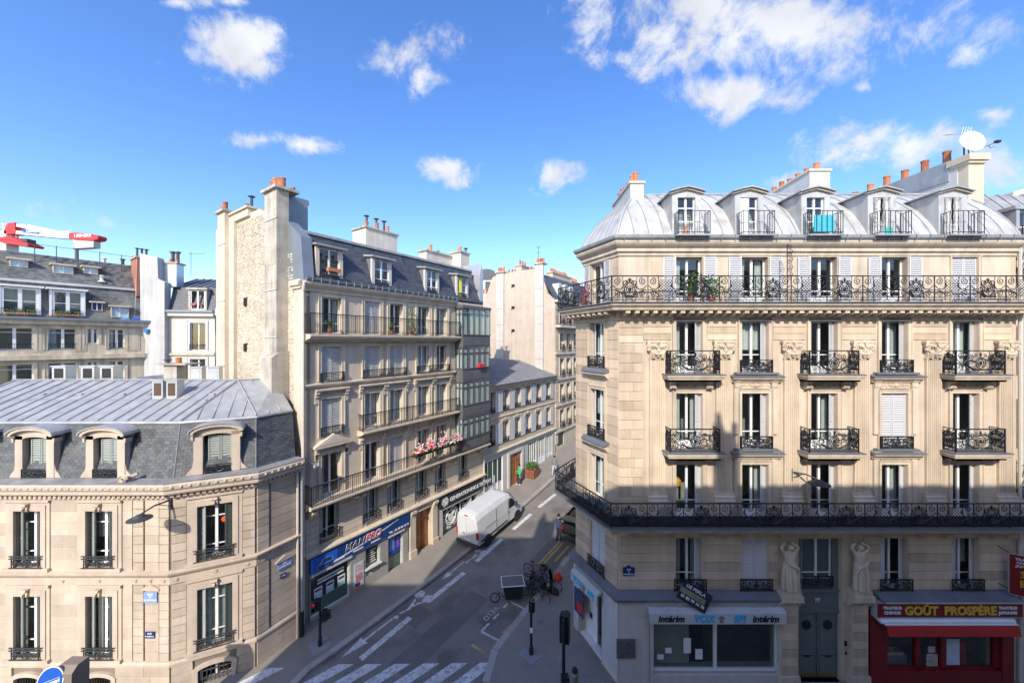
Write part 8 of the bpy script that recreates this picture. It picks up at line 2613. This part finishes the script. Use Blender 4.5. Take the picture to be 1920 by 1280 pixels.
pp = signal('slim dark signal post on a concrete patch at the right kerb', (p.x, p.y, p.z + KH), 2.15, ((2.0, PI * .93, 'ped'),), True)
put('push_button', MB().box(-.06, -.1, 1.0, .06, -.05, 1.2), WHITE, pp)
TL = signal('tall traffic light seen from behind beside the cream corner', (1.80, 13.0, KH), 4.2, ((3.78, PI - .35, 'veh'), (2.2, .1, 'ped')))
put('conduit', MB().tube([(-.12, -.04, 2.4), (-.13, -.04, 2.9), (-.11, -.04, 3.2)], .02, 6), GALV, TL)

# ------------------------------------------------------------------ signs
def plaque(label, fr, s, z, w, h, lines, m, sizes, arch=True, y=-.06):
    o = thing('street_name_plaque', label, 'street sign', fr.w(s, y, z), fr.a)
    pl = [(-w / 2, -h / 2), (w / 2, -h / 2), (w / 2, h / 2)] + ([(w * .2, h / 2), (w * .14, h * .68), (-w * .14, h * .68), (-w * .2, h / 2)] if arch else []) + [(-w / 2, h / 2)]
    put('panel', MB().prism(pl, -.012, .012, 'y'), m, o)
    for (t, dz), sz in zip(lines, sizes):
        link('lettering', text_mesh(t, sz, WHITE, .004, sz * .02), o, (0, -.016, dz))
    return o
plaque('dark blue street plaque on the cream building corner', RF, rx(1178), 4.62, .48, .36, (('RUE', .09), ('DE', .0), ('DUNKERQUE', -.1)), PLAQUE, (.09, .06, .075))
plaque('large faded blue street plaque on the beige pier', LF, lx(285), 3.93, .52, .42, (('RUE', .12), ('DE', .02), ('DUNKERQUE', -.1)), PLAQUE_L, (.12, .07, .085), False)
plaque('small dark blue street plaque low on the beige pier', LF, lx(284), 2.45, .36, .26, (('RUE', .06), ("D'ABBEVILLE", -.05)), PLAQUE, (.09, .062), False)
plaque('faded blue street plaque on the beige side wall', LS, 1.2, 3.85, .62, .32, (('RUE', .07), ("D'ABBEVILLE", -.06)), PLAQUE_L, (.10, .10), False)
plaque('small blue house number plate on the beige side wall', LS, 1.12, 3.38, .26, .19, (('1 bis', .0),), PLAQUE, (.1,), False)
LF.put('plaque_frame', MB().prism([(-.36, .28), (.36, .28), (.36, .34), (0, .52), (-.36, .34)], -.1, .02, 'y'), lx(285), 3.93, 0, STONE_L2)
LS.put('plaque_frame', MB().prism([(-.42, .2), (.42, .2), (.42, .26), (0, .44), (-.42, .26)], -.1, .02, 'y'), 1.2, 3.85, 0, STONE_L2)
# tilted restaurant banner
o = thing('banner_sign', 'dark tilted banner with white telephone number hung below a first-floor window', 'sign', RF.w(WX[0] + .02, -.42, 3.85), .35)
o.rotation_euler = (math.radians(-8), math.radians(26), math.radians(-14))
o.scale = (1.05, 1.05, 1.05)
put('panel', MB().box(-.55, -.012, -.36, .55, .012, .36).box(-.55, -.014, -.10, .40, -.0125, .10, 1), [mat('dark_banner', (.02, .02, .035), .5, var=.2), mat('banner_photo', (.22, .22, .14), .5, var=.7, scale=6)], o)
link('lettering', text_mesh('DE PERLA', .17, WHITE, .003, .002), o, (-.05, -.02, .22))
link('lettering', text_mesh('01 83 79 16 70', .145, WHITE, .003, .005), o, (.0, -.02, -.2))
# red projecting sign at the right edge
o = thing('projecting_sign', 'dark red projecting shop sign with gold characters at the right edge', 'sign', RF.w(rx(1908, 14.9), -.45, 4.72), 0)
o.scale = (.9, .9, .85)
o.rotation_euler = (0, 0, math.radians(-32))
put('panel', MB().box(-.32, -.05, -.95, .72, .05, .95).box(-.30, -.052, -.93, .70, -.05, .93, 1), [GALV, REDSHOP], o)
put('arm', MB().tube([(-.3, 0, .97), (-.62, .25, 1.15)], .02, 6).tube([(-.3, 0, -.75), (-.5, .25, -.7)], .02, 6), BLACK, o)
for (t, z, sz, m_) in (('TRAITEUR', .74, .15, WHITE), ('CHINOIS', .58, .15, WHITE), ('JAPONAIS', .42, .15, WHITE), ('金', .08, .44, YELLOW), ('旺', -.42, .44, YELLOW)):
    link('lettering', text_mesh(t, sz, m_, .004, .004), o, (.2, -.06, z))
# round blue bus-stop sign on its housing, bottom left
o = thing('bus_stop_sign', 'round blue bus sign with white bus on a grey-brown housing at bottom left', 'sign', ((93 - 960) / FPX * 10.5, 10.5, 4.42), 0)
o.scale = (.72, .72, .96)
put('housing', MB().rings([[(-.1, .12, -4.25), (.62, .12, -4.25), (.62, .75, -4.25), (-.1, .75, -4.25)], [(-.1, .12, .16), (.72, .12, .16), (.72, .75, .16), (-.1, .75, .16)], [(.0, .35, .30), (.7, .35, .30), (.7, .75, .30), (.0, .75, .30)]]), mat('taupe_metal', (.23, .18, .14), .6, var=.1), o)
dsc = put('disc', MB().lathe([(.42, -.02), (.42, .02)], (0, 0, 0), 32, axis='y').lathe([(.385, -.026), (.385, -.02)], (0, 0, 0), 32, axis='y', m=1), [WHITE, mat('sign_blue', (.01, .10, .50), .35, var=.03)], o, (0, .02, 0))
dsc.rotation_euler = (math.radians(-14), math.radians(-10), math.radians(18))
link('bus_emblem', MB().box(-.30, -.034, -.07, .30, -.027, .05).box(-.28, -.04, .0, .28, -.034, .04, 1).lathe([(.035, -.01), (.035, .0)], (-.18, -.027, -.08), 10, axis='y').lathe([(.035, -.01), (.035, .0)], (.18, -.027, -.08), 10, axis='y').mesh('be', [WHITE, MATS['sign_blue']]), dsc)
# satellite dish and aerials on the cream roof
o = thing('satellite_dish', 'white satellite dish on the stone chimney of the cream roof', 'satellite dish', RF.w(rx(1820, 16.9), 1.75, 22.4))
dz_ = .62
mb = MB()
R_ = []
for i in range(7):
    r = .5 * i / 6 + .001
    R_.append([(r * math.cos(2 * PI * q / 26), -.35 * r * r - .02, r * math.sin(2 * PI * q / 26)) for q in range(26)])
mb.rings(R_)
d = put('reflector', mb, mat('dish_white', (.62, .62, .62), .4, var=.03), o, (.05, -.1, dz_))
d.rotation_euler = (math.radians(-12), 0, math.radians(-8))
put('mount', MB().tube([(0, .1, -.05), (0, .1, dz_), (.05, -.05, dz_)], .03, 8), SOOT, o)
put('feed_arm', MB().tube([(.1, -.12, dz_ - .42), (.72, -.5, dz_ - .2)], .014, 5).tube([(.5, -.4, dz_ - .3), (.55, -.42, dz_ - .42), (.68, -.48, dz_ - .36)], .014, 5).box(.66, -.56, dz_ - .22, .86, -.44, dz_ - .12), BLACK, o)
o = thing('television_aerial', 'comb-shaped television aerial standing behind the satellite dish', 'aerial', RF.w(rx(1816, 17.4), 2.1, 22.3))
put('pole', MB().tube([(0, 0, 0), (0, 0, 1.45)], .022, 6), SOOT, o)
mb = MB().tube([(-1.0, .1, 1.35), (.05, 0, 1.4)], .014, 4)
for k in range(12):
    mb.tube([(-.95 + .08 * k, -.06, 1.30 + .004 * k), (-.95 + .08 * k, .2, 1.42 + .004 * k)], .008, 4)
for k in range(4):
    mb.tube([(-.35 + .12 * k, .1, 1.0), (-.1 + .12 * k, .1, 1.75)], .007, 4)
put('dipoles', mb, GALV, o)
# security camera / small box under the grey pediment
o = thing('security_camera', 'small grey camera on an arm beside the grey building downpipe', 'camera', BF.w(.15, -.1, 8.0), BF.a)
put('arm', MB().tube([(0, .05, 0), (0, -.35, .02)], .02, 6), IRON_G, o)
put('housing', MB().box(-.08, -.62, -.1, .08, -.3, .08).blob((0, -.6, -.05), (.09, .09, .09), 8, 5), GALV, o)

# what the pieces that passed the limit become
flush_blocks()
